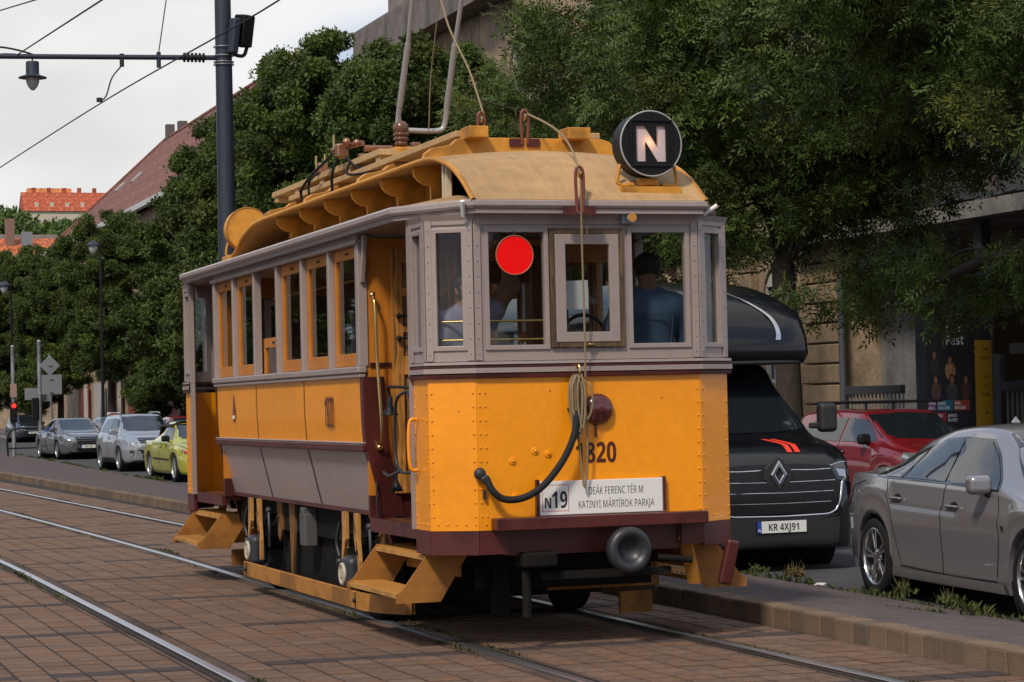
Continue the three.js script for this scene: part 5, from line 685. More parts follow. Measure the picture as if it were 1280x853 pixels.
smallCar('red_hatchback', 'dark red car with black roof bars parked across the street by the poster pillar', [10.5, -15.6, 0.04], 'hatch', [0.17, 0.007, 0.012], { metal: 0.1, mirror: MAT.black, front: (o, pr, K) => { face(o, pr, [[0.42, 0.86], [0.44, 0.72], [0.70, 0.70], [0.80, 0.80], [0.74, 0.88]], [[-0.4, 0.84], [-0.36, 0.7], [0.36, 0.7], [0.4, 0.84]], [[-0.55, 0.5], [-0.5, 0.35], [0.5, 0.35], [0.55, 0.5]]); for (const z of [0.15, -0.8]) part(o, 'roof_bar', [bar(V(-0.75, 1.57, z), V(0.75, 1.57, z), 0.022), ...[-0.5, 0.5].map((x) => bar(V(x, 1.47, z), V(x, 1.57, z), 0.02))], MAT.black); } });
smallCar('maroon_saloon', 'dark red saloon showing its roof behind the yellow convertible', [9.1, -62, 0.05], 'saloon', [0.22, 0.012, 0.016], { metal: 0.1 });
smallCar('black_taxi', 'black saloon with a lit-sign box on its roof behind the grey limousine', [9.6, -80, 0.05], 'saloon', [0.012, 0.012, 0.014], { metal: 0.1, front: (o) => { part(o, 'taxi_sign', [rbox(0.5, 0.14, 0.16, 0, 1.56, -0.1, 0.03)], MAT.white); part(o, 'sign_band', [span(-0.15, 0.15, 1.52, 1.60, -0.02, 0.0)], mat([0.35, 0.03, 0.03], 0.4)); } });
console.log('cars done');
// ---------- trees ----------
const sprayGeo = (() => {                                                 // one compound leaf: paired leaflets along a stalk
  const P = [], leaf = (x, y, z, a, l, w, dz) => { const cx = Math.cos(a), sx = Math.sin(a); const tip = [x + cx * l, y + sx * l, z + dz], m1 = [x + cx * l * 0.45 - sx * w, y + sx * l * 0.45 + cx * w, z + dz * 0.3], m2 = [x + cx * l * 0.45 + sx * w, y + sx * l * 0.45 - cx * w, z + dz * 0.3]; P.push(x, y, z, ...m2, ...tip, x, y, z, ...tip, ...m1); };
  for (let k = 0; k < 4; k++) { const y = 0.05 + k * 0.06, l = 0.105 - k * 0.008; leaf(0, y, -0.02 * k * k, 0.55, l, 0.017, -0.03); leaf(0, y, -0.02 * k * k, Math.PI - 0.55, l, 0.017, -0.03); } leaf(0, 0.26, -0.19, Math.PI / 2, 0.11, 0.018, -0.06);
  const g = new THREE.BufferGeometry(); g.setAttribute('position', new THREE.Float32BufferAttribute(P, 3)); g.computeVertexNormals(); return g;
})();
const tuftGeo = (() => {                                                  // a twig end with leaves all round, for crowns further off
  const P = [], R = rng(77); for (let k = 0; k < 16; k++) { const a = R() * 6.283, e = (R() - 0.35) * 2.2, d = V(Math.cos(a) * Math.cos(e), Math.sin(e), Math.sin(a) * Math.cos(e)), o = d.clone().multiplyScalar(0.05 + 0.12 * R()), s = V(R() - 0.5, R() - 0.5, R() - 0.5).cross(d).normalize().multiplyScalar(0.030 + 0.012 * R()), l = 0.13 + 0.08 * R(), t = o.clone().addScaledVector(d, l), m = o.clone().addScaledVector(d, l * 0.5), a1 = m.clone().add(s), a2 = m.clone().sub(s); P.push(...o, ...a1, ...t, ...o, ...t, ...a2); }
  const g = new THREE.BufferGeometry(); g.setAttribute('position', new THREE.Float32BufferAttribute(P, 3)); g.computeVertexNormals(); return g;
})();
function leafMat(c) { const m = new THREE.MeshPhysicalMaterial({ roughness: 0.55, side: THREE.DoubleSide, transmission: 0.25, thickness: 0, ior: 1.35 }); m.color.setRGB(...c); return m; }
const LEAF = leafMat([0.066, 0.102, 0.014]);
function makeTree(name, label, o) {                                       // o: trunk height and radius, lobes [x, y, z, rx, ry, rz], clumps, per clump, clump size, leaf scale
  const t = thing(name, label, 'tree', o.at, o.turn ?? 0, 'street trees'), R = rng(o.seed), vol = o.lobes.map((l) => l[3] * l[4] * l[5]), sumV = vol.reduce((a, b) => a + b, 0), clumps = [];
  for (let k = 0; k < o.clumps; k++) { let q = R() * sumV, i = 0; while (q > vol[i]) q -= vol[i++]; const l = o.lobes[i]; let d; do d = V(R() * 2 - 1, R() * 2 - 1, R() * 2 - 1); while (d.length() > 1 || d.length() < 0.05); const rr = Math.pow(R(), 0.36); d.normalize().multiplyScalar(rr); clumps.push(V(l[0] + d.x * l[3], l[1] + d.y * l[4], l[2] + d.z * l[5])); }
  const lm = new THREE.InstancedMesh(o.geo ?? sprayGeo, o.leaf, clumps.length * o.per), ob = new THREE.Object3D(), col = new THREE.Color(); let n = 0;
  for (const c of clumps) { const tone = 0.6 + 0.8 * R(), warm = R() < 0.12 ? 1.35 : 1; const out = c.clone().sub(V(0, o.lobes[0][1] - 1.5, 0)).normalize();
    for (let k = 0; k < o.per; k++) { const g = () => (R() + R() + R() - 1.5) / 1.5; ob.position.set(c.x + g() * o.size, c.y + g() * o.size * 0.75, c.z + g() * o.size); const dir = V(out.x + (R() - 0.5) * 1.8, out.y * 0.6 + (R() - 0.5) * 1.6, out.z + (R() - 0.5) * 1.8).normalize(); ob.quaternion.setFromUnitVectors(V(0, 1, 0), dir); ob.rotateY(R() * 6.283); ob.scale.setScalar(o.scale * (0.7 + 0.6 * R())); ob.updateMatrix(); lm.setMatrixAt(n, ob.matrix); const v = tone * (0.8 + 0.4 * R()); col.setRGB(v * warm, v, v * (warm > 1 ? 0.8 : 1)); lm.setColorAt(n, col); n++; } }
  lm.name = 'crown'; lm.userData.kind = 'stuff'; t.add(lm);
  const w = [], fork = V((R() - 0.5) * 0.5, o.th, (R() - 0.5) * 0.5); w.push(bar(V(0, 0, 0), V(fork.x * 0.4, o.th * 0.5, fork.z * 0.4), o.tr, o.tr * 0.85, 12), bar(V(fork.x * 0.4, o.th * 0.5, fork.z * 0.4), fork, o.tr * 0.86, o.tr * 0.75, 12), ball(o.tr * 0.8, fork.x, fork.y, fork.z));
  for (const l of o.lobes) { const e = V(l[0] * 0.8, l[1] + l[4] * 0.1, l[2] * 0.8), m = fork.clone().lerp(e, 0.5).add(V((R() - 0.5) * 0.5, 0.25, (R() - 0.5) * 0.5)); w.push(tube([fork, m, e], o.tr * 0.32, 7, 10)); for (let k = 0; k < (o.twigs ?? 14); k++) { const c = clumps[Math.floor(R() * clumps.length)]; if (c.distanceTo(e) < Math.max(l[3], l[4]) * 1.1) { const s = m.clone().lerp(e, R()); w.push(tube([s, s.clone().lerp(c, 0.5).add(V(0, 0.15, 0)), c], o.tr * 0.07 + 0.008, 5, 6)); } } }
  part(t, 'trunk', w, MAT.bark); return t;
}
function copyTree(src, label, at, turn, k = 1) { const t = src.clone(); t.name = numbered(src.name.replace(/_\d+$/, '')); t.userData = { ...src.userData, label }; t.position.set(...at); t.rotation.y = turn; t.scale.setScalar(k); scene.add(t); return t; }
const SW = 0.03;
makeTree('street_tree', 'large dark ash tree whose low boughs hang over the poster pillar', { at: [11.6, SW, -12.2], seed: 11, th: 3.2, tr: 0.24, clumps: 840, per: 42, size: 0.46, scale: 0.9, leaf: LEAF, twigs: 26,
  lobes: [[-0.5, 8.2, 0, 3.6, 3.2, 3.8], [-1.8, 6.9, -2.4, 2.2, 1.7, 2.4], [0.2, 7.3, -4.2, 2.2, 1.5, 2.0], [-0.4, 3.1, -4.2, 1.7, 0.55, 1.6], [1.6, 7.2, -2.6, 2.4, 1.6, 2.4], [1.2, 3.35, -5.8, 1.8, 0.55, 1.5], [2.6, 3.45, -5.0, 2.0, 0.5, 1.8], [0.2, 3.2, -2.4, 1.8, 0.6, 1.4], [0, 5.5, 2.5, 3, 2, 2.5]] });
makeTree('street_tree', 'tall dark ash tree with a thick trunk behind the camper van', { at: [11.5, SW, -21.0], seed: 12, th: 3.7, tr: 0.25, clumps: 760, per: 44, size: 0.48, scale: 0.95, leaf: LEAF, twigs: 20,
  lobes: [[0, 8.4, 0, 2.6, 3.6, 2.8], [0.2, 5.8, 0.6, 2.2, 1.5, 2.1], [-0.6, 4.8, -0.2, 1.5, 1.2, 1.4], [1.6, 6.4, 1.8, 2.0, 1.9, 1.9], [-1.0, 7.0, -1.2, 1.9, 2.2, 2.0], [1.2, 9.0, 2.8, 2.4, 2.4, 2.2], [0.8, 4.9, 1.2, 1.5, 1.0, 1.4]] });
makeTree('street_tree', 'small airy ash tree showing its branches above the tram roof', { at: [12.1, SW, -31.0], seed: 13, th: 3.0, tr: 0.17, clumps: 520, per: 30, size: 0.50, scale: 1.0, leaf: LEAF, twigs: 60,
  lobes: [[0, 7.2, 0, 3.2, 2.9, 3.3], [-1.6, 5.6, 1.8, 1.9, 1.6, 1.9], [0.6, 7.8, -2.6, 2.1, 1.9, 2.1], [0.2, 9.3, 0.4, 1.9, 1.6, 1.8], [-0.8, 4.6, -1.8, 2.2, 1.5, 2.1], [0.8, 4.8, 2.0, 2.0, 1.3, 1.8], [-0.6, 7.6, -1.0, 1.6, 1.5, 1.6]] });
const farA = makeTree('street_tree', 'broad green ash tree rising behind the collector pole of the tram', { at: [11.8, SW, -43], seed: 14, th: 3.2, tr: 0.22, clumps: 470, per: 84, size: 0.44, scale: 0.58, leaf: LEAF, geo: tuftGeo, twigs: 24,
  lobes: [[0, 7.6, 0, 2.7, 3.3, 2.8], [-1.5, 5.0, 1.4, 1.9, 1.7, 1.8], [1.4, 5.4, -1.2, 2.0, 1.8, 2.0], [-0.9, 9.2, -0.6, 1.6, 1.8, 1.6], [0.4, 4.0, -1.6, 2.2, 1.5, 2.0]] });
const farB = makeTree('street_tree', 'tall bushy ash tree beyond the overhead-line mast', { at: [12.4, SW, -66], seed: 15, th: 3.0, tr: 0.24, clumps: 520, per: 76, size: 0.48, scale: 0.66, leaf: LEAF, geo: tuftGeo,
  lobes: [[0, 7.6, 0, 2.9, 3.6, 3.0], [-1.7, 4.6, 1.3, 1.8, 2.0, 1.8], [1.1, 4.8, -1.6, 2.0, 2.0, 2.0], [-0.4, 10.8, 0.4, 1.7, 2.0, 1.7], [-1.4, 3.2, -1.0, 2.0, 1.4, 2.0], [1.2, 9.0, 1.0, 1.7, 1.7, 1.7]] });
copyTree(farA, 'round-headed ash tree overlapping the upper part of the line mast', [12.2, SW, -54], 1.9, 1.16);
copyTree(farB, 'dense ash tree standing before the steep red roof', [12.9, SW, -72], 2.4, 1.06);
copyTree(farA, 'low spreading ash tree above the silver sport utility car', [13.6, SW, -106], 4.0, 1.08);
copyTree(farB, 'leafy ash tree above the grey limousine', [13.7, SW, -126], 0.9, 0.92);
copyTree(farA, 'ash tree in line with the traffic lights', [13.8, SW, -143], 2.9, 1.15);
copyTree(farB, 'ash tree at the far end of the row behind the blue round sign', [13.8, SW, -165], 5.1, 1.1);
copyTree(farB, 'short ash tree filling the gap above the yellow convertible', [12.8, SW, -82], 0.4, 0.70);
copyTree(farA, 'short ash tree filling the gap above the maroon saloon', [13.6, SW, -60], 5.4, 0.80);
// trees across the street and behind the photographer, mirrored in the tram windows
const mirrored = makeTree('street_tree', 'first ash tree of the row across the street, mirrored in the tram windows', { at: [-16, SW - 0.1, -24], seed: 16, th: 3.0, tr: 0.24, clumps: 360, per: 20, size: 0.6, scale: 1.4, leaf: LEAF, geo: tuftGeo,
  lobes: [[0, 8.6, 0, 3.4, 4.4, 3.5], [-1.7, 5.2, 1.3, 2.2, 2.2, 2.2], [1.3, 5.4, -1.8, 2.4, 2.2, 2.4], [-0.4, 11.4, 0.4, 2.0, 2.2, 2.0]] });
[[-17, -36], [-16, -48], [-17, -60], [-16.5, -72], [-17, -86], [-16.5, -100], [-17, -116]].forEach(([x, z], k) => copyTree(mirrored, 'ash tree in the row across the street, mirrored in the tram windows', [x, SW - 0.1, z], k * 1.3));
[[4, 44], [12, 50], [20, 52], [27, 46], [-6, 52]].forEach(([x, z], k) => copyTree(mirrored, 'ash tree in the row behind the photographer, mirrored in the front windows', [x, SW - 0.1, z], k * 1.7));
console.log('trees done');
// ---------- buildings, mast, signs ----------
{
  const XF = 18, glassDark = mat([0.02, 0.025, 0.03], 0.06, { ior: 1.8 }), cream = mat([0.30, 0.215, 0.14], 0.88, { map: T.plaster }), frameW = mat([0.42, 0.40, 0.37], 0.6), slate = mat([0.045, 0.045, 0.05], 0.6);
  const windowAt = (b, z, y, w, h, arch) => { const f = part(b, 'window', [put(poly(arch ? [[-w / 2, 0], [w / 2, 0], [w / 2, h - w / 2], ...Array.from({ length: 9 }, (_, i) => [w / 2 * Math.cos(Math.PI * i / 8), h - w / 2 + w / 2 * Math.sin(Math.PI * i / 8)]), [-w / 2, h - w / 2]] : rectPts(-w / 2, w / 2, 0, h), 0.10, 0, [rectPts(-w / 2 + 0.08, -0.03, 0.08, h * 0.62).reverse(), rectPts(0.03, w / 2 - 0.08, 0.08, h * 0.62).reverse(), rectPts(-w / 2 + 0.08, w / 2 - 0.08, h * 0.66, h - (arch ? w * 0.30 : 0.08)).reverse()]), XF - 0.045, y, z, 0, -Math.PI / 2)], frameW);
    part(f, 'pane', [put(new THREE.PlaneGeometry(w - 0.02, h - (arch ? w * 0.28 : 0.02)), XF - 0.02, y + (h - (arch ? w * 0.28 : 0)) / 2, z, 0, -Math.PI / 2)], glassDark); part(f, 'sill', [span(XF - 0.3, XF - 0.001, y - 0.16, y, z - w / 2 - 0.2, z + w / 2 + 0.2, 0.02)], cream); part(f, 'lintel', arch ? [put(poly(Array.from({ length: 13 }, (_, i) => [(w / 2 + 0.28) * Math.cos(Math.PI * i / 12), (w / 2 + 0.28) * Math.sin(Math.PI * i / 12)]).concat(Array.from({ length: 13 }, (_, i) => [(w / 2 + 0.02) * Math.cos(Math.PI * (12 - i) / 12), (w / 2 + 0.02) * Math.sin(Math.PI * (12 - i) / 12)])), 0.2, 0.02), XF - 0.06, y + h - w / 2, z, 0, -Math.PI / 2)] : [span(XF - 0.26, XF - 0.001, y + h, y + h + 0.26, z - w / 2 - 0.2, z + w / 2 + 0.2, 0.02)], cream); };
  // stone house with rusticated ground floor
  const b1 = thing('stone_house', 'old beige stone house with block-coursed corner behind the street trees', 'building', [0, 0, 0]);
  part(b1, 'wall', [span(XF, XF + 12, 0, 16.5, -57, -31.62)], cream);
  { const Rk = rng(21), bm = [0, 1, 2].map((k) => mat([0.225 + 0.02 * k, 0.158 + 0.014 * k, 0.095 + 0.008 * k], 0.88, { map: T.plaster, bumpMap: T.gritBump, bumpScale: 0.006 })); let n = 0; const gA = merge(rbox(0.22, 0.415, 1.85, 0, 0, 0, 0.03)), gB = merge(rbox(0.22, 0.415, 0.95, 0, 0, 0, 0.03));
    for (let r = 0; r < 11; r++) { const y = 0.25 + r * 0.45; for (const [z, w] of [[-32.55, 0], [-36.6, 1], [-40.2, 1], [-43.8, 1], [-47.4, 1], [-51, 1], [-54.6, 1]]) { const m = new THREE.Mesh(w ? gB : gA, bm[Math.floor(Rk() * 3)]); m.name = n ? `stone_block_${String(n).padStart(3, '0')}` : 'stone_block'; n++; m.position.set(XF - 0.10 + (Rk() - 0.5) * 0.02, y, z); b1.add(m); } } }
  part(b1, 'string_course', [span(XF - 0.34, XF - 0.001, 5.26, 5.6, -57, -31.6, 0.03)], cream); part(b1, 'string_course', [span(XF - 0.28, XF - 0.001, 9.2, 9.45, -57, -31.6, 0.03)], cream); part(b1, 'cornice', [span(XF - 0.8, XF - 0.001, 15.6, 16.5, -57, -31.6, 0.05)], cream);
  for (const z of [-34.85, -38.4, -42, -45.6, -49.2, -52.8]) { windowAt(b1, z, 1.9, 1.5, 2.7, true); windowAt(b1, z, 6.3, 1.25, 2.3); windowAt(b1, z, 10.3, 1.25, 2.4); }
  for (const z of [-36.6, -43.8, -51]) part(b1, 'pilaster', [span(XF - 0.16, XF - 0.001, 9.46, 15.58, z - 0.4, z + 0.4, 0.02)], cream);
  part(b1, 'roof', [put(poly([[XF - 0.9, 16.51], [XF + 6, 20], [XF + 12.9, 16.51]], 25.4), 0, 0, -44.3)], mat([0.14, 0.05, 0.035], 0.85, { map: T.roof }));
  part(b1, 'down_pipe', [bar(V(XF - 0.3, 0.2, -31.3), V(XF - 0.3, 5.0, -31.3), 0.075), ...[1.2, 2.9, 4.4].map((y) => bar(V(XF - 0.3, y, -31.3), V(XF - 0.3, y + 0.08, -31.3), 0.09))], mat([0.10, 0.105, 0.12], 0.4, { metalness: 0.4 }));
  part(b1, 'down_pipe', [bar(V(XF - 0.3, 2.6, -33.75), V(XF - 0.3, 6.0, -33.75), 0.06)], mat([0.10, 0.105, 0.12], 0.4, { metalness: 0.4 }));
  part(b1, 'wall_lantern', [rbox(0.35, 0.55, 0.4, XF - 0.5, 4.5, -37.5, 0.04), bar(V(XF - 0.3, 4.8, -37.5), V(XF, 4.8, -37.5), 0.03)], mat([0.16, 0.17, 0.18], 0.6));
  // glazed wing on a concrete beam
  const b2 = thing('glazed_wing', 'modern wing with gridded glass storey above a concrete beam', 'building', [0, 0, 0]);
  part(b2, 'beam', [span(XF - 0.6, XF + 1, 4.93, 5.25, -33.1, -29.6), span(XF - 0.6, XF + 1, 4.93, 5.25, -29.57, -18), ], MAT.concrete);
  part(b2, 'back_wall', [span(XF + 0.8, XF + 1.1, 0, 4.92, -31.6, -28.5)], MAT.render); part(b2, 'back_wall', [span(XF + 6, XF + 6.3, 0, 12, -31.6, -8)], slate);
  part(b2, 'soffit', [span(XF - 0.2, XF + 6, 4.94, 5.2, -28.4, -8)], MAT.concrete); part(b2, 'upper_wall', [span(XF - 0.1, XF + 6, 9.0, 12, -31.6, -8)], MAT.concrete);
  { const pm = [[0.05, 0.055, 0.06], [0.08, 0.08, 0.085], [0.12, 0.095, 0.085], [0.06, 0.065, 0.062]].map((c) => mat(c, 0.08, { ior: 1.7 })), Rk = rng(31); for (let i = 0; i < 13; i++) { const z = -31.0 + i * 1.0; part(b2, 'mullion', [span(XF - 0.08, XF + 0.06, 5.42, 8.98, z - 0.04, z + 0.04)], slate); for (let r = 0; r < 4; r++) part(b2, 'pane', [put(new THREE.PlaneGeometry(0.92, 0.78), XF - 0.02 + (Rk() - 0.5) * 0.01, 5.86 + r * 0.9, z + 0.5, (Rk() - 0.5) * 0.01, -Math.PI / 2 + (Rk() - 0.5) * 0.03)], pm[Math.floor(Rk() * 4)]); }
    for (let r = 0; r <= 4; r++) part(b2, 'transom', [span(XF - 0.09, XF + 0.05, 5.38 + r * 0.9, 5.46 + r * 0.9, -31.05, -18)], slate); }
  for (let i = 0; i < 6; i++) part(b2, 'brace', [bar(V(XF - 0.4, 5.27, -29.3 + i * 2), V(XF - 0.1, 5.42, -28.3 + i * 2), 0.03)], slate);
  for (const z of [-25.45, -21.5]) part(b2, 'column', [span(XF - 0.3, XF - 0.08, 0, 4.92, z - 0.15, z + 0.15)], mat([0.035, 0.04, 0.05], 0.5));
  part(b2, 'door_frame', [span(XF - 0.2, XF - 0.1, 0.03, 2.3, -25.2, -24.9), span(XF + 0.2, XF + 0.3, 2.3, 2.5, -25.2, -22)], slate);
  part(b2, 'pale_panel', [span(XF + 0.3, XF + 0.4, 1.9, 3.6, -24.6, -23.0)], mat([0.25, 0.25, 0.27], 0.7)); part(b2, 'dark_panel', [span(XF + 0.75, XF + 0.79, 2.6, 3.7, -29.9, -29.0)], slate);
  // railings
  const rail = (z0, z1, label) => { const t = thing('street_railing', label, 'railing', [0, 0, 0], 0, 'railings before the glazed wing'); part(t, 'top_rail', [span(XF - 0.36, XF - 0.24, 1.58, 1.76, z0, z1, 0.01)], slate); part(t, 'bottom_rail', [span(XF - 0.33, XF - 0.27, 0.2, 0.27, z0, z1)], slate); for (let z = z0 + 0.1; z < z1; z += 0.17) part(t, 'baluster', [span(XF - 0.315, XF - 0.285, 0.27, 1.58, z, z + 0.045)], mat([0.22, 0.21, 0.20], 0.6)); };
  rail(-31.1, -28.6, 'dark-topped railing beside the down pipe of the stone house'); rail(-24.6, -22.0, 'dark-topped railing to the right of the poster pillar');
  // house with the projecting grey eaves beyond
  const b3 = thing('grey_eaved_house', 'grey house with a broad projecting flat eaves slab above the trees', 'building');
  part(b3, 'wall', [span(XF, XF + 14, 0, 14.2, -84, -57.05)], cream); part(b3, 'eaves_slab', [span(XF - 0.9, XF + 14, 14.2, 15.5, -69.5, -52.9)], mat([0.15, 0.125, 0.11], 0.85, { map: T.plaster })); part(b3, 'eaves_slab', [span(XF - 0.5, XF + 14, 15.52, 17.5, -66, -58)], mat([0.19, 0.155, 0.13], 0.85, { map: T.plaster }));
  for (const z of [-60, -64, -68, -72, -76, -80]) for (const y of [2, 6, 10]) windowAt(b3, z, y, 1.4, 2.2);
  // red shopfronts behind the far cars
  const b4 = thing('red_shop_row', 'low row of red and white shopfronts glimpsed behind the parked cars', 'building');
  part(b4, 'wall', [span(XF, XF + 10, 0, 9, -150, -84.05)], cream); for (let k = 0; k < 9; k++) { const z = -88 - k * 6.8; part(b4, 'shop_front', [span(XF - 0.5, XF - 0.01, 0.1, 3.4, z - 2.4, z + 2.4)], mat(k % 3 === 1 ? [0.35, 0.32, 0.30] : [0.20, 0.035, 0.02], 0.7)); part(b4, 'awning_post', [span(XF - 0.9, XF - 0.7, 0, 3.5, z + 2.7, z + 3.0)], frameW); }
  // house with the steep hipped tile roof
  const b5 = thing('hipped_roof_house', 'big house with a steep dark red hipped tile roof rising over the trees', 'building');
  part(b5, 'wall', [span(17.6, 33, 0, 13, -159.4, -104)], cream);
  { const A = [[17, 13.1, -160], [33.6, 13.1, -160], [33.6, 13.1, -103], [17, 13.1, -103]], Ra = [25.3, 21.2, -153], Rb = [25.3, 21.2, -110]; const tri = (...p) => { const g = new THREE.BufferGeometry(); g.setAttribute('position', new THREE.Float32BufferAttribute(p.flat(), 3)); g.computeVertexNormals(); return g; };
    const tiles = mat([0.16, 0.058, 0.042], 0.85, { map: T.roof }); part(b5, 'roof', [tri(A[3], Rb, Ra, A[3], Ra, A[0]), tri(A[0], Ra, A[1]), tri(A[1], Ra, Rb, A[1], Rb, A[2]), tri(A[2], Rb, A[3])], tiles); part(b5, 'gutter', [beam(V(16.9, 13.05, -160.1), V(16.9, 13.05, -103), 0.3, 0.3)], mat([0.45, 0.44, 0.43], 0.5)); part(b5, 'ridge_tiles', [bar(V(...Ra), V(...Rb), 0.16)], tiles); part(b5, 'hip_tiles', [bar(V(...A[0]), V(...Ra), 0.16)], tiles);
    for (const z of [-150, -143]) part(b5, 'skylight', [put(box(0.9, 0.12, 1.2), 21.4, 17.42, z, 0, 0, 0.775)], mat([0.3, 0.3, 0.3], 0.4)); part(b5, 'chimney', [span(25.0, 25.6, 20.6, 22.1, -151.6, -151)], mat([0.10, 0.085, 0.075], 0.9)); part(b5, 'chimney', [span(25.2, 25.8, 20.6, 21.9, -148, -147.3)], mat([0.10, 0.085, 0.075], 0.9));
  }
  // orange roof with a chimney in front of the hill
  const b6 = thing('orange_roof_house', 'house with a bright orange tile roof and brick chimney below the hill', 'building');
  { const z = -230, p0 = pix(-40, 318, 'z', z), p1 = pix(86, 294, 'z', z); part(b6, 'wall', [span(p0.x - 4, p1.x + 1, 0, p0.y, z - 12, z)], cream); part(b6, 'roof', [sheet(1, 1, (u, v) => [lerp(p0.x - 4, p1.x + 1, u), lerp(p0.y - 0.3, p1.y, v), lerp(z + 0.4, z - 5, v)]), sheet(1, 1, (u, v) => [lerp(p0.x - 4, p1.x + 1, u), lerp(p1.y, p0.y, v), lerp(z - 5, z - 12, v)])], mat([0.42, 0.105, 0.035], 0.85, { map: T.roof })); const c = pix(12, 292, 'z', z - 3); part(b6, 'chimney', [span(c.x - 0.45, c.x + 0.45, c.y - 2, c.y + 1.55, z - 3.5, z - 2.7)], mat([0.20, 0.12, 0.09], 0.9)); const d = pix(33, 294, 'z', z - 2); part(b6, 'dormer', [span(d.x - 0.5, d.x + 0.5, d.y - 1.5, d.y + 0.3, z - 3, z - 1.2)], mat([0.18, 0.19, 0.21], 0.7)); part(b6, 'parapet', [span(p0.x, p1.x, p1.y - 0.1, p1.y + 0.7, z - 9, z - 8.7)], MAT.concrete); }
  // castle range on the hill
  const b7 = thing('hilltop_palace', 'long cream palace range with red dormered roof on the hilltop', 'building');
  { const z = -600, w0 = pix(30, 262, 'z', z), w1 = pix(140, 262, 'z', z), e = w0.y - 0.4; const red = mat([0.36, 0.075, 0.03], 0.85, { map: T.roof }), pale = mat([0.50, 0.44, 0.34], 0.85);
    part(b7, 'wall', [span(w0.x, w1.x, e - 9, e, z - 14, z)], pale); part(b7, 'roof', [put(poly([[-7.5, e], [0, e + 5.6], [7.5, e]], w1.x - w0.x), (w0.x + w1.x) / 2, 0, z - 7, 0, Math.PI / 2)], red);
    for (let k = 0; k < 11; k++) { const x = w0.x + 1.4 + k * 2.0; const w = part(b7, 'window', [span(x - 0.4, x + 0.4, e - 4.4, e - 2.2, z + 0.02, z + 0.1)], mat([0.03, 0.03, 0.035], 0.3)); part(w, 'window', [span(x - 0.4, x + 0.4, e - 8, e - 6, z + 0.02, z + 0.1)], mat([0.03, 0.03, 0.035], 0.3)); if (k % 2) part(b7, 'dormer', [span(x - 0.5, x + 0.5, e + 1.2, e + 2.4, z - 4, z - 1.2)], pale); if (k % 2) part(b7, 'chimney', [span(x - 0.5, x + 0.5, e + 5, e + 6.8, z - 7.6, z - 6.8)], red); }
    const t0 = pix(28, 250, 'z', z - 20), t1 = pix(95, 234, 'z', z - 20); part(b7, 'tower_roof', [sheet(1, 1, (u, v) => [lerp(t0.x + v * 1.6, t1.x - v * 0.8, u), lerp(t0.y - 3, t1.y, v), lerp(z - 20, z - 24, v)])], mat([0.50, 0.17, 0.06], 0.85, { map: T.roof })); }
  structure('hill', sheet(60, 30, (u, v) => { const x = lerp(-400, 500, u), z = lerp(-380, -1100, v); const h = 46 * Math.exp(-(((x - 40) / 190) ** 2)) * THREE.MathUtils.smoothstep(-z, 390, 590) + 5 * (fbm(u * 14, v * 8, 3, 3) - 0.5); return [x, h - 1.5, z]; }), mat([0.035, 0.05, 0.016], 0.95));
  // wood on the hill
  { const R = rng(51), n = 5200, im = new THREE.InstancedMesh(tuftGeo, LEAF, n), o = new THREE.Object3D(), c = new THREE.Color(); const cl = []; for (let k = 0; k < 52; k++) { const px = -40 + R() * 330, z = -430 - R() * 130; const q = pix(px, 305 - R() * 24 - (px < 45 ? 18 : 0), 'z', z); cl.push(q); }
    for (let i = 0; i < n; i++) { const q = cl[i % cl.length]; o.position.set(q.x + (R() + R() - 1) * 4.2, q.y - R() * 7, q.z + (R() + R() - 1) * 4.2); o.rotation.set(R() * 6, R() * 6, R() * 6); o.scale.setScalar(5.5 + 3 * R()); o.updateMatrix(); im.setMatrixAt(i, o.matrix); const v = 0.8 + 0.5 * R(); c.setRGB(v, v * 1.05, v * 0.9); im.setColorAt(i, c); }
    im.name = 'hillside_wood'; im.userData = { kind: 'stuff', label: 'leafy wood covering the slope below the palace', category: 'wood' }; scene.add(im); }
}
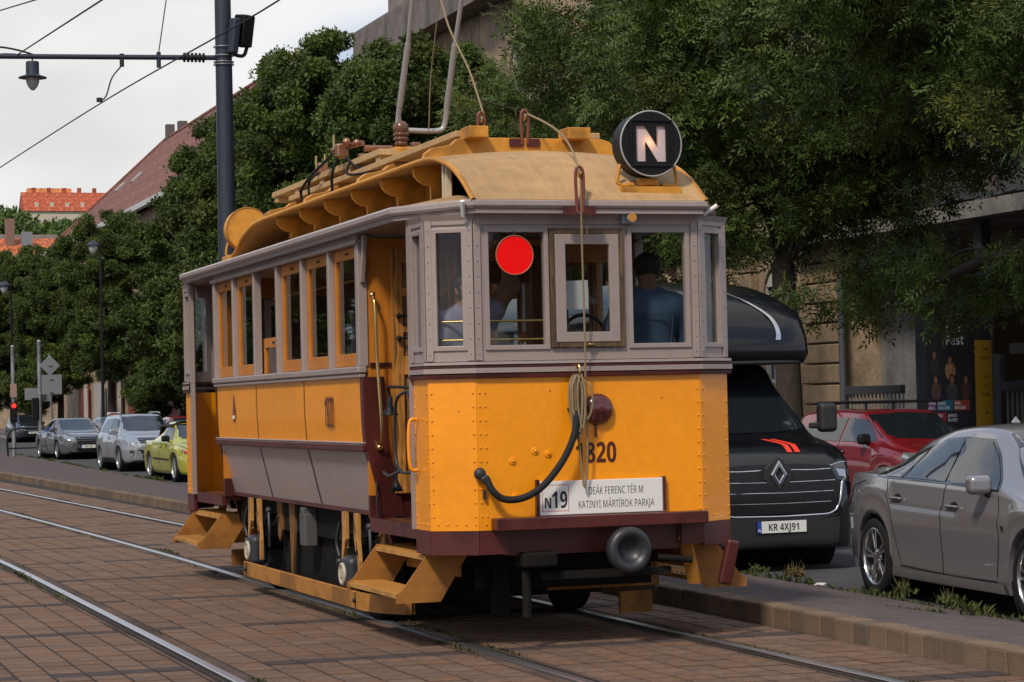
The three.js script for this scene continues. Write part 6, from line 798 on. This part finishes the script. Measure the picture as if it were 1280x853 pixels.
// poster pillar
{
  const t = thing('poster_pillar', 'round advertising pillar with blue peaked cap and concert posters', 'poster pillar', [16.35, 0.03, -24.1]), R = 0.70;
  part(t, 'core', [put(lathe([[0.001, 0], [R + 0.05, 0], [R + 0.05, 0.3], [R, 0.34], [R, 3.05], [R + 0.06, 3.08], [R + 0.06, 3.2], [0.001, 3.2]], 40))], mat([0.02, 0.021, 0.026], 0.6));
  part(t, 'cap', [put(new THREE.CylinderGeometry(0.12, R + 0.16, 0.42, 8), 0, 3.42, 0), ball(0.1, 0, 3.68, 0)], mat([0.018, 0.022, 0.055], 0.5));
  const poster = (draw, w, h, a0, a1, y, hh, label) => { const c = document.createElement('canvas'); c.width = w; c.height = h; draw(c.getContext('2d'), w, h); const tx = new THREE.CanvasTexture(c); tx.colorSpace = THREE.SRGBColorSpace; part(t, 'poster', new THREE.CylinderGeometry(R + 0.008, R + 0.008, hh, 24, 1, true, a0, a1 - a0).translate(0, y, 0), new THREE.MeshStandardMaterial({ map: tx, roughness: 0.6 }), label, true); };
  poster((x, w, h) => { x.fillStyle = '#0b0a0e'; x.fillRect(0, 0, w, h); x.fillStyle = '#d8d6d6'; x.textAlign = 'center'; x.font = 'bold 92px sans-serif'; x.fillText('Vesz', w * 0.62, 100); x.fillText('fém', w * 0.62, 185); x.fillText('Fest', w * 0.62, 272);
    const R2 = rng(8); const fig = (px, py, s, shirt) => { x.fillStyle = shirt; x.beginPath(); x.ellipse(px, py + s * 2.6, s * 1.7, s * 2.2, 0, 0, 7); x.fill(); x.fillStyle = '#1e130e'; x.beginPath(); x.ellipse(px, py - s * 0.1, s * 0.85, s * 1.1, 0, 0, 7); x.fill(); x.fillRect(px - s * 0.85, py, s * 1.7, s); x.fillStyle = '#a0673f'; x.beginPath(); x.ellipse(px, py + s * 0.1, s * 0.56, s * 0.82, 0, 0, 7); x.fill(); x.fillRect(px - s * 0.25, py + s * 0.6, s * 0.5, s * 0.7); x.fillStyle = '#5c3320'; x.fillRect(px - s * 0.35, py - s * 0.05, s * 0.2, s * 0.1); x.fillRect(px + s * 0.15, py - s * 0.05, s * 0.2, s * 0.1); x.fillRect(px - s * 0.2, py + s * 0.5, s * 0.4, s * 0.1); };
    fig(w * 0.2, 340, 30, '#2a2226'); fig(w * 0.52, 380, 30, '#b07a50'); fig(w * 0.22, 520, 32, '#5a4030'); fig(w * 0.55, 520, 34, '#3a3a3c'); fig(w * 0.82, 520, 30, '#4a2f24'); x.fillStyle = '#8a5a38'; x.fillRect(w * 0.56, 400, 14, 70);
    const tag = (cx, cy, ww, hh, col, a, b) => { x.fillStyle = col; x.fillRect(cx, cy, ww, hh); x.fillStyle = '#f0ecec'; x.textAlign = 'left'; x.font = 'bold 30px sans-serif'; x.fillText(a, cx + 6, cy + 34); if (b) x.fillText(b, cx + 6, cy + 66); };
    tag(4, 668, 110, 76, '#7a2a6a', 'DIANA', 'KRALL'); tag(124, 668, 160, 76, '#1f6d86', 'JAMIE', 'CULLUM'); tag(294, 668, 160, 76, '#a33a2a', 'ANA', 'MOURA'); tag(4, 756, 110, 90, '#3f8a46', 'GIPSY', 'KINGS'); tag(124, 756, 92, 90, '#a0222c', 'ZAZ'); tag(226, 756, 200, 90, '#14122a', 'JAMES', 'BLUNT'); }, 512, 900, -1.30, 0.02, 1.97, 2.3, 'dark concert poster with performers and coloured name tags');
  poster((x, w, h) => { x.fillStyle = '#b98a12'; x.fillRect(0, 0, w, h); x.fillStyle = '#2a2210'; x.textAlign = 'center'; x.font = 'bold 30px sans-serif'; ['hotel', 'BUDAPEST', '', 'JÚL', 'JÚN', 'B.KEREK', '', 'MA'].forEach((s, i) => x.fillText(s, w / 2, 70 + i * 62)); x.font = 'bold 70px sans-serif'; x.fillText('MÜPA', w / 2, 640); }, 256, 700, 0.05, 0.85, 1.55, 1.9, 'yellow poster with black lines of print');
}
// overhead-line mast with arm, insulators and speaker boxes
{
  const z = -21.5, k = (14.14 - z) / (14.14 + 27), at = (x, y) => [-5.34 + (x + 5.34) * k, 1.59 + (y - 1.59) * k];
  const [mx] = at(3.28, 5), t = thing('line_mast', 'tall dark blue-grey octagonal overhead-line mast with a cross arm', 'mast', [0, 0, 0]);
  part(t, 'pole', [put(new THREE.CylinderGeometry(0.125, 0.16, 10, 8), mx, 5, z, 0, 0.3)], MAT.mast);
  const ay = at(3, 7.85)[1]; part(t, 'cross_arm', [bar(V(mx, ay + 0.06, z), V(-2.4, ay - 0.03, z), 0.04)], MAT.mast);
  for (let i = 0; i < 6; i++) part(t, 'insulator', [put(new THREE.CylinderGeometry(0.075, 0.075, 0.025, 14), mx - 0.32 - i * 0.06, ay + 0.05, z, 0, 0, Math.PI / 2)], MAT.black);
  for (const y of [8.9, 8.7, 8.5, ay + 0.16, ay, ay - 0.16, 6.9]) part(t, 'strap', [put(new THREE.TorusGeometry(0.155, 0.009, 6, 24), mx, y * 0.87 + 1.0, z, Math.PI / 2)], MAT.galv);
  const by = at(3.5, 8.35)[1]; part(t, 'speaker_box', [put(rbox(0.22, 0.5, 0.28, 0, 0, 0, 0.03), mx + 0.30, by + 0.04, z + 0.1, 0.15, 0.4, -0.12)], MAT.black); part(t, 'speaker_box', [put(rbox(0.12, 0.55, 0.2, 0, 0, 0, 0.03), mx + 0.12, by - 0.06, z + 0.22, 0.1, 0.3, -0.1)], MAT.mast); part(t, 'bracket', [tube([[mx + 0.1, by - 0.3, z], [mx + 0.3, by - 0.34, z + 0.05], [mx + 0.36, by - 0.2, z + 0.08]], 0.03, 6)], MAT.mast);
  const [rx] = at(1.44, 7.8); const drop = at(1.09, 7.11); part(t, 'registration_arm', [bar(V(rx, ay + 0.08, z), V(rx, ay - 0.12, z), 0.035), tube([[rx, ay - 0.1, z], [lerp(rx, drop[0], 0.5), lerp(ay, drop[1], 0.45), z], [drop[0] + 0.05, drop[1] + 0.06, z], [drop[0], drop[1], z]], 0.012, 5), rbox(0.09, 0.07, 0.05, drop[0] - 0.05, drop[1], z, 0.01)], MAT.wire);
  const [sx] = at(2.1, 7.9); part(t, 'arm_clamp', [bar(V(sx, ay + 0.12, z), V(sx, ay - 0.12, z), 0.035)], MAT.mast);
  // wires
  const stayTop = pix(216, -60, 'z', z); solo('stay_wire', [bar(V(sx, ay + 0.1, z), stayTop, 0.009)], MAT.wire, 'thin stay wire rising steeply from the cross arm of the mast', 'wire');
  const cw = [[0.05, 5.95, 30], [0.3, 5.97, 4], [0.42, 6.0, -8], [0.44, 6.02, -10.3], [drop[0], drop[1] - 0.03, z]]; const far = pix(-60, 249, 'y', 6.0); solo('contact_wire', [tube([...cw, [far.x, far.y, far.z], [-2.4, 6.0, -80]], 0.011, 5, 160)], MAT.wire, 'sagging contact wire held off the cross arm above the tram', 'wire');
  const w2a = pix(22, 68, 'z', z), w2b = pix(150, -15, 'z', -8); solo('span_wire', [bar(w2a, w2b, 0.010)], MAT.wire, 'span wire leaving the lamp end of the cross arm', 'wire');
  const w3a = pix(-30, 22, 'z', z), w3b = pix(60, -5, 'z', -12); solo('span_wire', [bar(w3a, w3b, 0.009)], MAT.wire, 'short span wire crossing the corner above the hanging lamp', 'wire');
  // hanging street lamp
  const L = pix(40, 72, 'z', z), l = thing('hanging_lamp', 'bell-shaped street lamp hanging from a curved bracket at the cross arm', 'street lamp', [L.x, L.y - 0.42, z]);
  part(l, 'hood', [put(lathe([[0.001, 0.36], [0.09, 0.36], [0.10, 0.34], [0.10, 0.17], [0.12, 0.15], [0.21, 0.12], [0.215, 0.105], [0.10, 0.11], [0.001, 0.11]], 28))], MAT.mast); part(l, 'globe', [put(lathe([[0.10, 0.11], [0.10, 0.05], [0.075, -0.02], [0.03, -0.075], [0.001, -0.085]], 24))], mat([0.42, 0.41, 0.38], 0.25)); part(l, 'bracket', [bar(V(0, 0.35, 0), V(0, 0.43, 0), 0.012), tube([[0.08, 0.44, 0], [-0.1, 0.50, 0], [-0.4, 0.56, 0], [-0.9, 0.58, 0]], 0.016, 6), tube([[-0.25, 0.47, 0], [-0.5, 0.46, 0], [-0.9, 0.35, 0]], 0.008, 5)], MAT.wire);
}
// lights, signs and railing by the crossing
{
  const z = -74, P = (px, py) => pix(px, py, 'z', z), base = (px) => P(px, 570).x, Y = (py) => P(30, py).y, red = new THREE.MeshStandardMaterial({ emissiveIntensity: 1.6 }); red.color.setRGB(0.5, 0.01, 0.01); red.emissive.setRGB(1, 0.03, 0.02);
  const back = mat([0.24, 0.25, 0.27], 0.5, { metalness: 0.4 });
  const tl = thing('traffic_light', 'slim grey post carrying a traffic signal showing red', 'traffic light', [base(17.5), -0.04, z]); part(tl, 'post', [bar(V(0, 0, 0), V(0, Y(434) + 0.04, 0), 0.075), ball(0.08, 0, Y(434) + 0.04, 0)], MAT.galv); part(tl, 'signal_head', [rbox(0.26, 0.75, 0.22, -0.02, Y(514), 0.17, 0.04)], MAT.black); part(tl, 'red_lens', [put(new THREE.CylinderGeometry(0.085, 0.085, 0.03, 20), -0.02, Y(506), 0.29, Math.PI / 2)], red); part(tl, 'notice', [rbox(0.24, 0.5, 0.02, 0, Y(487), 0.09, 0.005)], mat([0.32, 0.20, 0.18], 0.6));
  const rlt = new THREE.PointLight(new THREE.Color().setRGB(1, 0.03, 0.02), 0.1, 0, 2); rlt.position.set(-0.02, Y(506), 0.34); rlt.castShadow = true; tl.add(rlt);
  const p2 = thing('sign_post', 'tall grey post with a dark signal box seen from behind', 'post', [base(46.5), -0.04, z + 1]); part(p2, 'post', [bar(V(0, 0, 0), V(0, Y(429) + 0.04, 0), 0.08), ball(0.085, 0, Y(429) + 0.04, 0)], MAT.galv); part(p2, 'signal_head', [rbox(0.24, 0.8, 0.24, -0.18, Y(510), 0, 0.04)], MAT.black); part(p2, 'sign_panel', [rbox(0.5, 0.44, 0.02, -0.28, Y(492), -0.2, 0.01)], back); part(p2, 'sign_panel', [rbox(0.42, 0.28, 0.02, 0.25, Y(497), -0.2, 0.01)], back);
  const sg = thing('road_sign', 'bare grey back of a diamond sign above a rectangular panel', 'road sign', [base(60), -0.04, z + 1.5]); part(sg, 'post', [bar(V(0, 0, 0), V(-0.1, Y(443), 0), 0.035)], MAT.galv); part(sg, 'diamond_panel', [put(rbox(0.54, 0.54, 0.02, 0, 0, 0, 0.02), -0.09, Y(457.5), 0.06, 0, 0, Math.PI / 4)], back); part(sg, 'rectangular_panel', [rbox(0.74, 0.72, 0.02, -0.03, Y(481), 0.06, 0.02)], back); part(sg, 'clamp', [rbox(0.12, 0.04, 0.05, -0.09, Y(457), 0.09, 0.005), rbox(0.12, 0.04, 0.05, -0.05, Y(474), 0.09, 0.005), rbox(0.12, 0.04, 0.05, -0.05, Y(490), 0.09, 0.005)], MAT.galv);
  const bs = thing('blue_sign', 'round blue sign on a post at the crossing', 'road sign', [base(-2), -0.04, z - 6]); part(bs, 'post', [bar(V(0, 0, 0), V(0, 3.0, 0), 0.03)], MAT.galv); part(bs, 'disc', [put(new THREE.CylinderGeometry(0.36, 0.36, 0.02, 32), 0.05, 2.25, 0.05, Math.PI / 2)], mat([0.02, 0.10, 0.42], 0.4)); part(bs, 'disc', [put(new THREE.CylinderGeometry(0.3, 0.3, 0.02, 32), 0.0, 1.45, 0.05, Math.PI / 2)], mat([0.02, 0.10, 0.42], 0.4));
  const gr = thing('guard_railing', 'black tubular guard railing beside the crossing', 'railing', [0, 0, 0]); const a = P(8, 571), b = P(56, 571); part(gr, 'tube_frame', [tube([[a.x, -0.05, z + 0.5], [a.x, 0.75, z + 0.5], [a.x + 0.2, 0.98, z + 0.5], [b.x, 1.0, z + 0.8]], 0.035, 7, 50)], MAT.black); part(gr, 'lower_tube', [bar(V(a.x, 0.28, z + 0.5), V(b.x, 0.3, z + 0.8), 0.03)], MAT.black);
  const rs = thing('round_sign_back', 'grey back of a round sign on a slim post', 'road sign', [base(9), -0.04, z - 8]); part(rs, 'post', [bar(V(0, 0, 0), V(0, 2.9, 0), 0.03)], MAT.galv); part(rs, 'disc', [put(new THREE.CylinderGeometry(0.3, 0.3, 0.02, 28), 0.1, 2.55, 0.05, Math.PI / 2)], back);
  // lantern posts among the trees
  for (const [px, py, zz, lab] of [[5, 362, -110, 'dark lantern post standing among the trees above the crossing'], [116, 312, -98, 'dark lantern post with its globe half hidden in the leaves']]) { const q = pix(px, py, 'z', zz); const lt = thing('lantern_post', lab, 'street lamp', [q.x, 0, zz], 0, 'lantern posts among the trees'); part(lt, 'post', [bar(V(0.35, 0, 0), V(0.35, q.y + 0.5, 0), 0.09, 0.05), tube([[0.35, q.y + 0.4, 0], [0.2, q.y + 0.75, 0], [0, q.y + 0.7, 0]], 0.03, 6)], MAT.black); part(lt, 'lantern', [put(lathe([[0.001, 0.45], [0.1, 0.42], [0.3, 0.22], [0.31, 0.18], [0.001, 0.18]], 16), 0, q.y, 0)], MAT.mast); part(lt, 'globe', [put(lathe([[0.22, 0.18], [0.2, 0.0], [0.1, -0.2], [0.001, -0.24]], 16), 0, q.y, 0)], mat([0.4, 0.4, 0.4], 0.3)); }
}
console.log('built done');
// ---------- people on the front platform ----------
function fieldMesh(centre, half, res, f) {                               // surface where f(x, y, z) = 0, f negative inside
  const mc = new MarchingCubes(res, new THREE.MeshBasicMaterial(), false, false, 120000); mc.isolation = 0; const h = res / 2;
  for (let k = 0; k < res; k++) for (let j = 0; j < res; j++) for (let i = 0; i < res; i++) mc.field[i + j * res + k * res * res] = -f(centre.x + (i - h) / h * half, centre.y + (j - h) / h * half, centre.z + (k - h) / h * half);
  mc.update(); const n = mc.count, p = new Float32Array(n * 3), q = new Float32Array(n * 3);
  for (let i = 0; i < n; i++) { for (let a = 0; a < 3; a++) { p[3 * i + a] = mc.positionArray[3 * i + a] * half + centre.getComponent(a); q[3 * i + a] = mc.normalArray[3 * i + a]; } }
  let g = new THREE.BufferGeometry(); g.setAttribute('position', new THREE.BufferAttribute(p, 3)); g = mergeVertices(g, 1e-4); g.computeVertexNormals(); return g;
}
function bonesField(B, k) { return (x, y, z) => { let s = 0; for (const b of B) { const px = x - b.a.x, py = y - b.a.y, pz = z - b.a.z, t = Math.max(0, Math.min(1, (px * b.d.x + py * b.d.y + pz * b.d.z) / b.l2)); const dx = px - b.d.x * t, dy = py - b.d.y * t, dz = (pz - b.d.z * t) * (b.flat ?? 1); s += Math.exp(-(Math.sqrt(dx * dx + dy * dy + dz * dz) - (b.r0 + (b.r1 - b.r0) * t)) / k); } return -k * Math.log(s + 1e-30); }; }
const bone = (a, b, r0, r1, c, flat) => { const A = V(...a), B = V(...b), d = B.clone().sub(A); return { a: A, d, l2: Math.max(1e-6, d.lengthSq()), r0, r1, c, flat }; };
function paintBy(g, B, cols) { const p = g.attributes.position, C = new Float32Array(p.count * 3); for (let i = 0; i < p.count; i++) { let best = 9, c = B[0].c; for (const b of B) { const px = p.getX(i) - b.a.x, py = p.getY(i) - b.a.y, pz = p.getZ(i) - b.a.z, t = Math.max(0, Math.min(1, (px * b.d.x + py * b.d.y + pz * b.d.z) / b.l2)); const d = Math.hypot(px - b.d.x * t, py - b.d.y * t, (pz - b.d.z * t) * (b.flat ?? 1)) - (b.r0 + (b.r1 - b.r0) * t); if (d < best) { best = d; c = b.c; } } const w = cols[c]; C.set(w, 3 * i); } g.setAttribute('color', new THREE.BufferAttribute(C, 3)); return g; }
function person(label, at, turn, J, cols) {
  const t = thing('person', label, 'person', at, turn), H = J.h ?? 1.8, S = (p) => p.map((v) => v * H / 1.8);
  const D = { sl: [0.185, 1.45, 0], sr: [-0.185, 1.45, 0], el: [0.26, 1.16, -0.01], er: [-0.26, 1.16, -0.01], wl: [0.24, 0.93, 0.10], wr: [-0.24, 0.93, 0.10], head: [0, 1.665, 0.03], ...J };
  for (const k of Object.keys(D)) if (Array.isArray(D[k])) D[k] = S(D[k]);
  const B = [bone(S([0, 0.97, 0]), S([0, 1.12, 0.01]), 0.165, 0.155, 'top', 1.35), bone(S([0, 1.12, 0.01]), S([0, 1.36, 0.0]), 0.155, 0.18, 'top', 1.4), bone(S([-0.12, 1.41, 0]), S([0.12, 1.41, 0]), 0.10, 0.10, 'top', 1.15), bone(S([0, 1.42, -0.01]), S([0, 1.56, 0.01]), 0.062, 0.056, 'skin'), bone(S([-0.07, 1.485, -0.01]), S([0.07, 1.485, -0.01]), 0.052, 0.052, 'top')];
  for (const q of ['l', 'r']) { const s = q === 'l' ? 1 : -1; B.push(bone(D['s' + q], D['e' + q], 0.068, 0.052, J.bare === q ? 'skin' : 'top'), bone(D['e' + q], D['w' + q], 0.050, 0.036, J.sleeves || J.bare === q ? 'skin' : 'top'), bone(S([s * 0.09, 0.95, 0]), S([s * 0.105, 0.52, 0.015]), 0.098, 0.068, 'leg'), bone(S([s * 0.105, 0.52, 0.015]), S([s * 0.115, 0.11, -0.02]), 0.064, 0.05, 'leg'), bone(S([s * 0.115, 0.05, -0.05]), S([s * 0.13, 0.035, 0.15]), 0.044, 0.034, 'shoe'));
    if (J.bare === q) B.push(bone(D['s' + q], V(...D['s' + q]).lerp(V(...D['e' + q]), 0.28).toArray(), 0.076, 0.078, 'top')); }
  const body = paintBy(fieldMesh(V(0, 1.0, 0), 1.15, 104, bonesField(B, 0.022)), B, cols);
  // head with brow, nose, jaw, ears
  const h = V(...D.head), hb = [bone([h.x, h.y + 0.035, h.z - 0.015], [h.x, h.y + 0.03, h.z + 0.012], 0.082, 0.08, 'skin'), bone([h.x, h.y - 0.02, h.z + 0.03], [h.x, h.y - 0.075, h.z + 0.045], 0.062, 0.040, 'skin'), bone([h.x, h.y + 0.005, h.z + 0.085], [h.x, h.y - 0.03, h.z + 0.105], 0.010, 0.014, 'skin'), bone([h.x - 0.03, h.y + 0.02, h.z + 0.078], [h.x + 0.03, h.y + 0.02, h.z + 0.078], 0.012, 0.012, 'skin'), bone([h.x - 0.02, h.y - 0.062, h.z + 0.078], [h.x + 0.02, h.y - 0.062, h.z + 0.078], 0.010, 0.010, 'lip'), bone([h.x - 0.082, h.y + 0.015, h.z - 0.01], [h.x - 0.084, h.y - 0.02, h.z - 0.005], 0.012, 0.009, 'skin'), bone([h.x + 0.082, h.y + 0.015, h.z - 0.01], [h.x + 0.084, h.y - 0.02, h.z - 0.005], 0.012, 0.009, 'skin'), bone([h.x, h.y - 0.03, h.z - 0.03], [h.x, h.y - 0.13, h.z - 0.035], 0.055, 0.054, 'skin'), bone([h.x - 0.032, h.y + 0.004, h.z + 0.076], [h.x - 0.031, h.y + 0.004, h.z + 0.077], 0.011, 0.011, 'eye'), bone([h.x + 0.032, h.y + 0.004, h.z + 0.076], [h.x + 0.031, h.y + 0.004, h.z + 0.077], 0.011, 0.011, 'eye')];
  const head = paintBy(fieldMesh(h, 0.17, 60, bonesField(hb, 0.010)), hb, cols);
  const hands = []; for (const q of ['l', 'r']) { const w = V(...D['w' + q]), f = w.clone().sub(V(...D['e' + q])).normalize(), sd = V(0, 0, 1).cross(f).normalize(), nn = f.clone().cross(sd), F = [bone(w.toArray(), w.clone().addScaledVector(f, 0.07).toArray(), 0.030, 0.034, 'skin')]; for (let k = 0; k < 4; k++) { const o = w.clone().addScaledVector(f, 0.075).addScaledVector(sd, (k - 1.5) * 0.02), m = o.clone().addScaledVector(f, 0.04).addScaledVector(nn, 0.012), e = m.clone().addScaledVector(f, 0.02 + 0.008 * (k === 1 || k === 2)).addScaledVector(nn, 0.028); F.push(bone(o.toArray(), m.toArray(), 0.0095, 0.009, 'skin'), bone(m.toArray(), e.toArray(), 0.009, 0.0075, 'skin')); } const th = w.clone().addScaledVector(f, 0.03).addScaledVector(sd, 0.03); F.push(bone(th.toArray(), th.clone().addScaledVector(f, 0.04).addScaledVector(sd, 0.028).addScaledVector(nn, 0.02).toArray(), 0.012, 0.009, 'skin')); hands.push(paintBy(fieldMesh(w.clone().addScaledVector(f, 0.07), 0.10, 60, bonesField(F, 0.004)), F, cols)); }
  const all = mergeGeometries([body, head, ...hands].map((g) => { const q = g.index ? g.toNonIndexed() : g; return q; }));
  const m = new THREE.Mesh(all, new THREE.MeshStandardMaterial({ vertexColors: true, roughness: 0.8 })); m.name = 'body'; t.add(m);
  const hair = fieldMesh(V(h.x, h.y + 0.03, h.z - 0.02), 0.16, 48, (x, y, z) => { const dx = x - h.x, dy = y - h.y - 0.035, dz = z - h.z + 0.012; const d = Math.hypot(dx, dy, dz) - 0.094; return Math.max(d, -(dy - 0.035 * 0 + 0.075) , (dz - 0.035) - Math.max(0, dy) * 0.75) + 0.004 * (vnoise(x * 90, y * 90, z * 90) - 0.5); });
  part(t, 'hair', hair, mat([0.012, 0.009, 0.008], 0.7)); return t;
}
const skin = [0.22, 0.115, 0.070], sk2 = { skin, lip: [0.20, 0.08, 0.06], eye: [0.03, 0.02, 0.02], shoe: [0.015, 0.013, 0.012] };
const drv = person('person in a blue denim jacket standing with back turned behind the right front window', [0.57, 0.785, -0.36], Math.PI - 0.12, { h: 1.80, el: [0.30, 1.18, 0.06], er: [-0.28, 1.18, 0.06], wl: [0.22, 1.02, 0.26], wr: [-0.22, 1.02, 0.26] }, { ...sk2, top: [0.050, 0.085, 0.150], leg: [0.02, 0.022, 0.03] });
part(drv, 'jacket_seams', [tube([[-0.12, 1.38, -0.155], [0, 1.375, -0.162], [0.12, 1.38, -0.155]], 0.004, 5), tube([[0.13, 1.36, -0.145], [0.11, 1.15, -0.15], [0.09, 1.0, -0.15]], 0.004, 5), tube([[-0.13, 1.36, -0.145], [-0.11, 1.15, -0.15], [-0.09, 1.0, -0.15]], 0.004, 5)], mat([0.05, 0.075, 0.11], 0.9));
const con = person('person in pale lilac shirt with dark shoulder strap reaching up beside the red disc', [-0.74, 0.785, -0.34], 0.45, { h: 1.66, bare: 'l', sleeves: true, el: [0.33, 1.70, 0.14], wl: [0.26, 1.97, 0.16], sl: [0.185, 1.47, 0.02] }, { ...sk2, top: [0.26, 0.24, 0.33], leg: [0.04, 0.035, 0.035] });
part(con, 'shoulder_strap', [tube([[-0.16, 0.92, 0.10], [-0.12, 1.12, 0.135], [0.0, 1.30, 0.13], [0.10, 1.42, 0.06], [0.08, 1.42, -0.05], [-0.02, 1.30, -0.14], [-0.14, 1.1, -0.135], [-0.19, 0.95, -0.08]], 0.014, 6, 60)], MAT.black);
console.log('people done');
scene.traverse((o) => { if (o.isMesh) { o.castShadow = true; o.receiveShadow = true; } });
renderer.render(scene, camera);
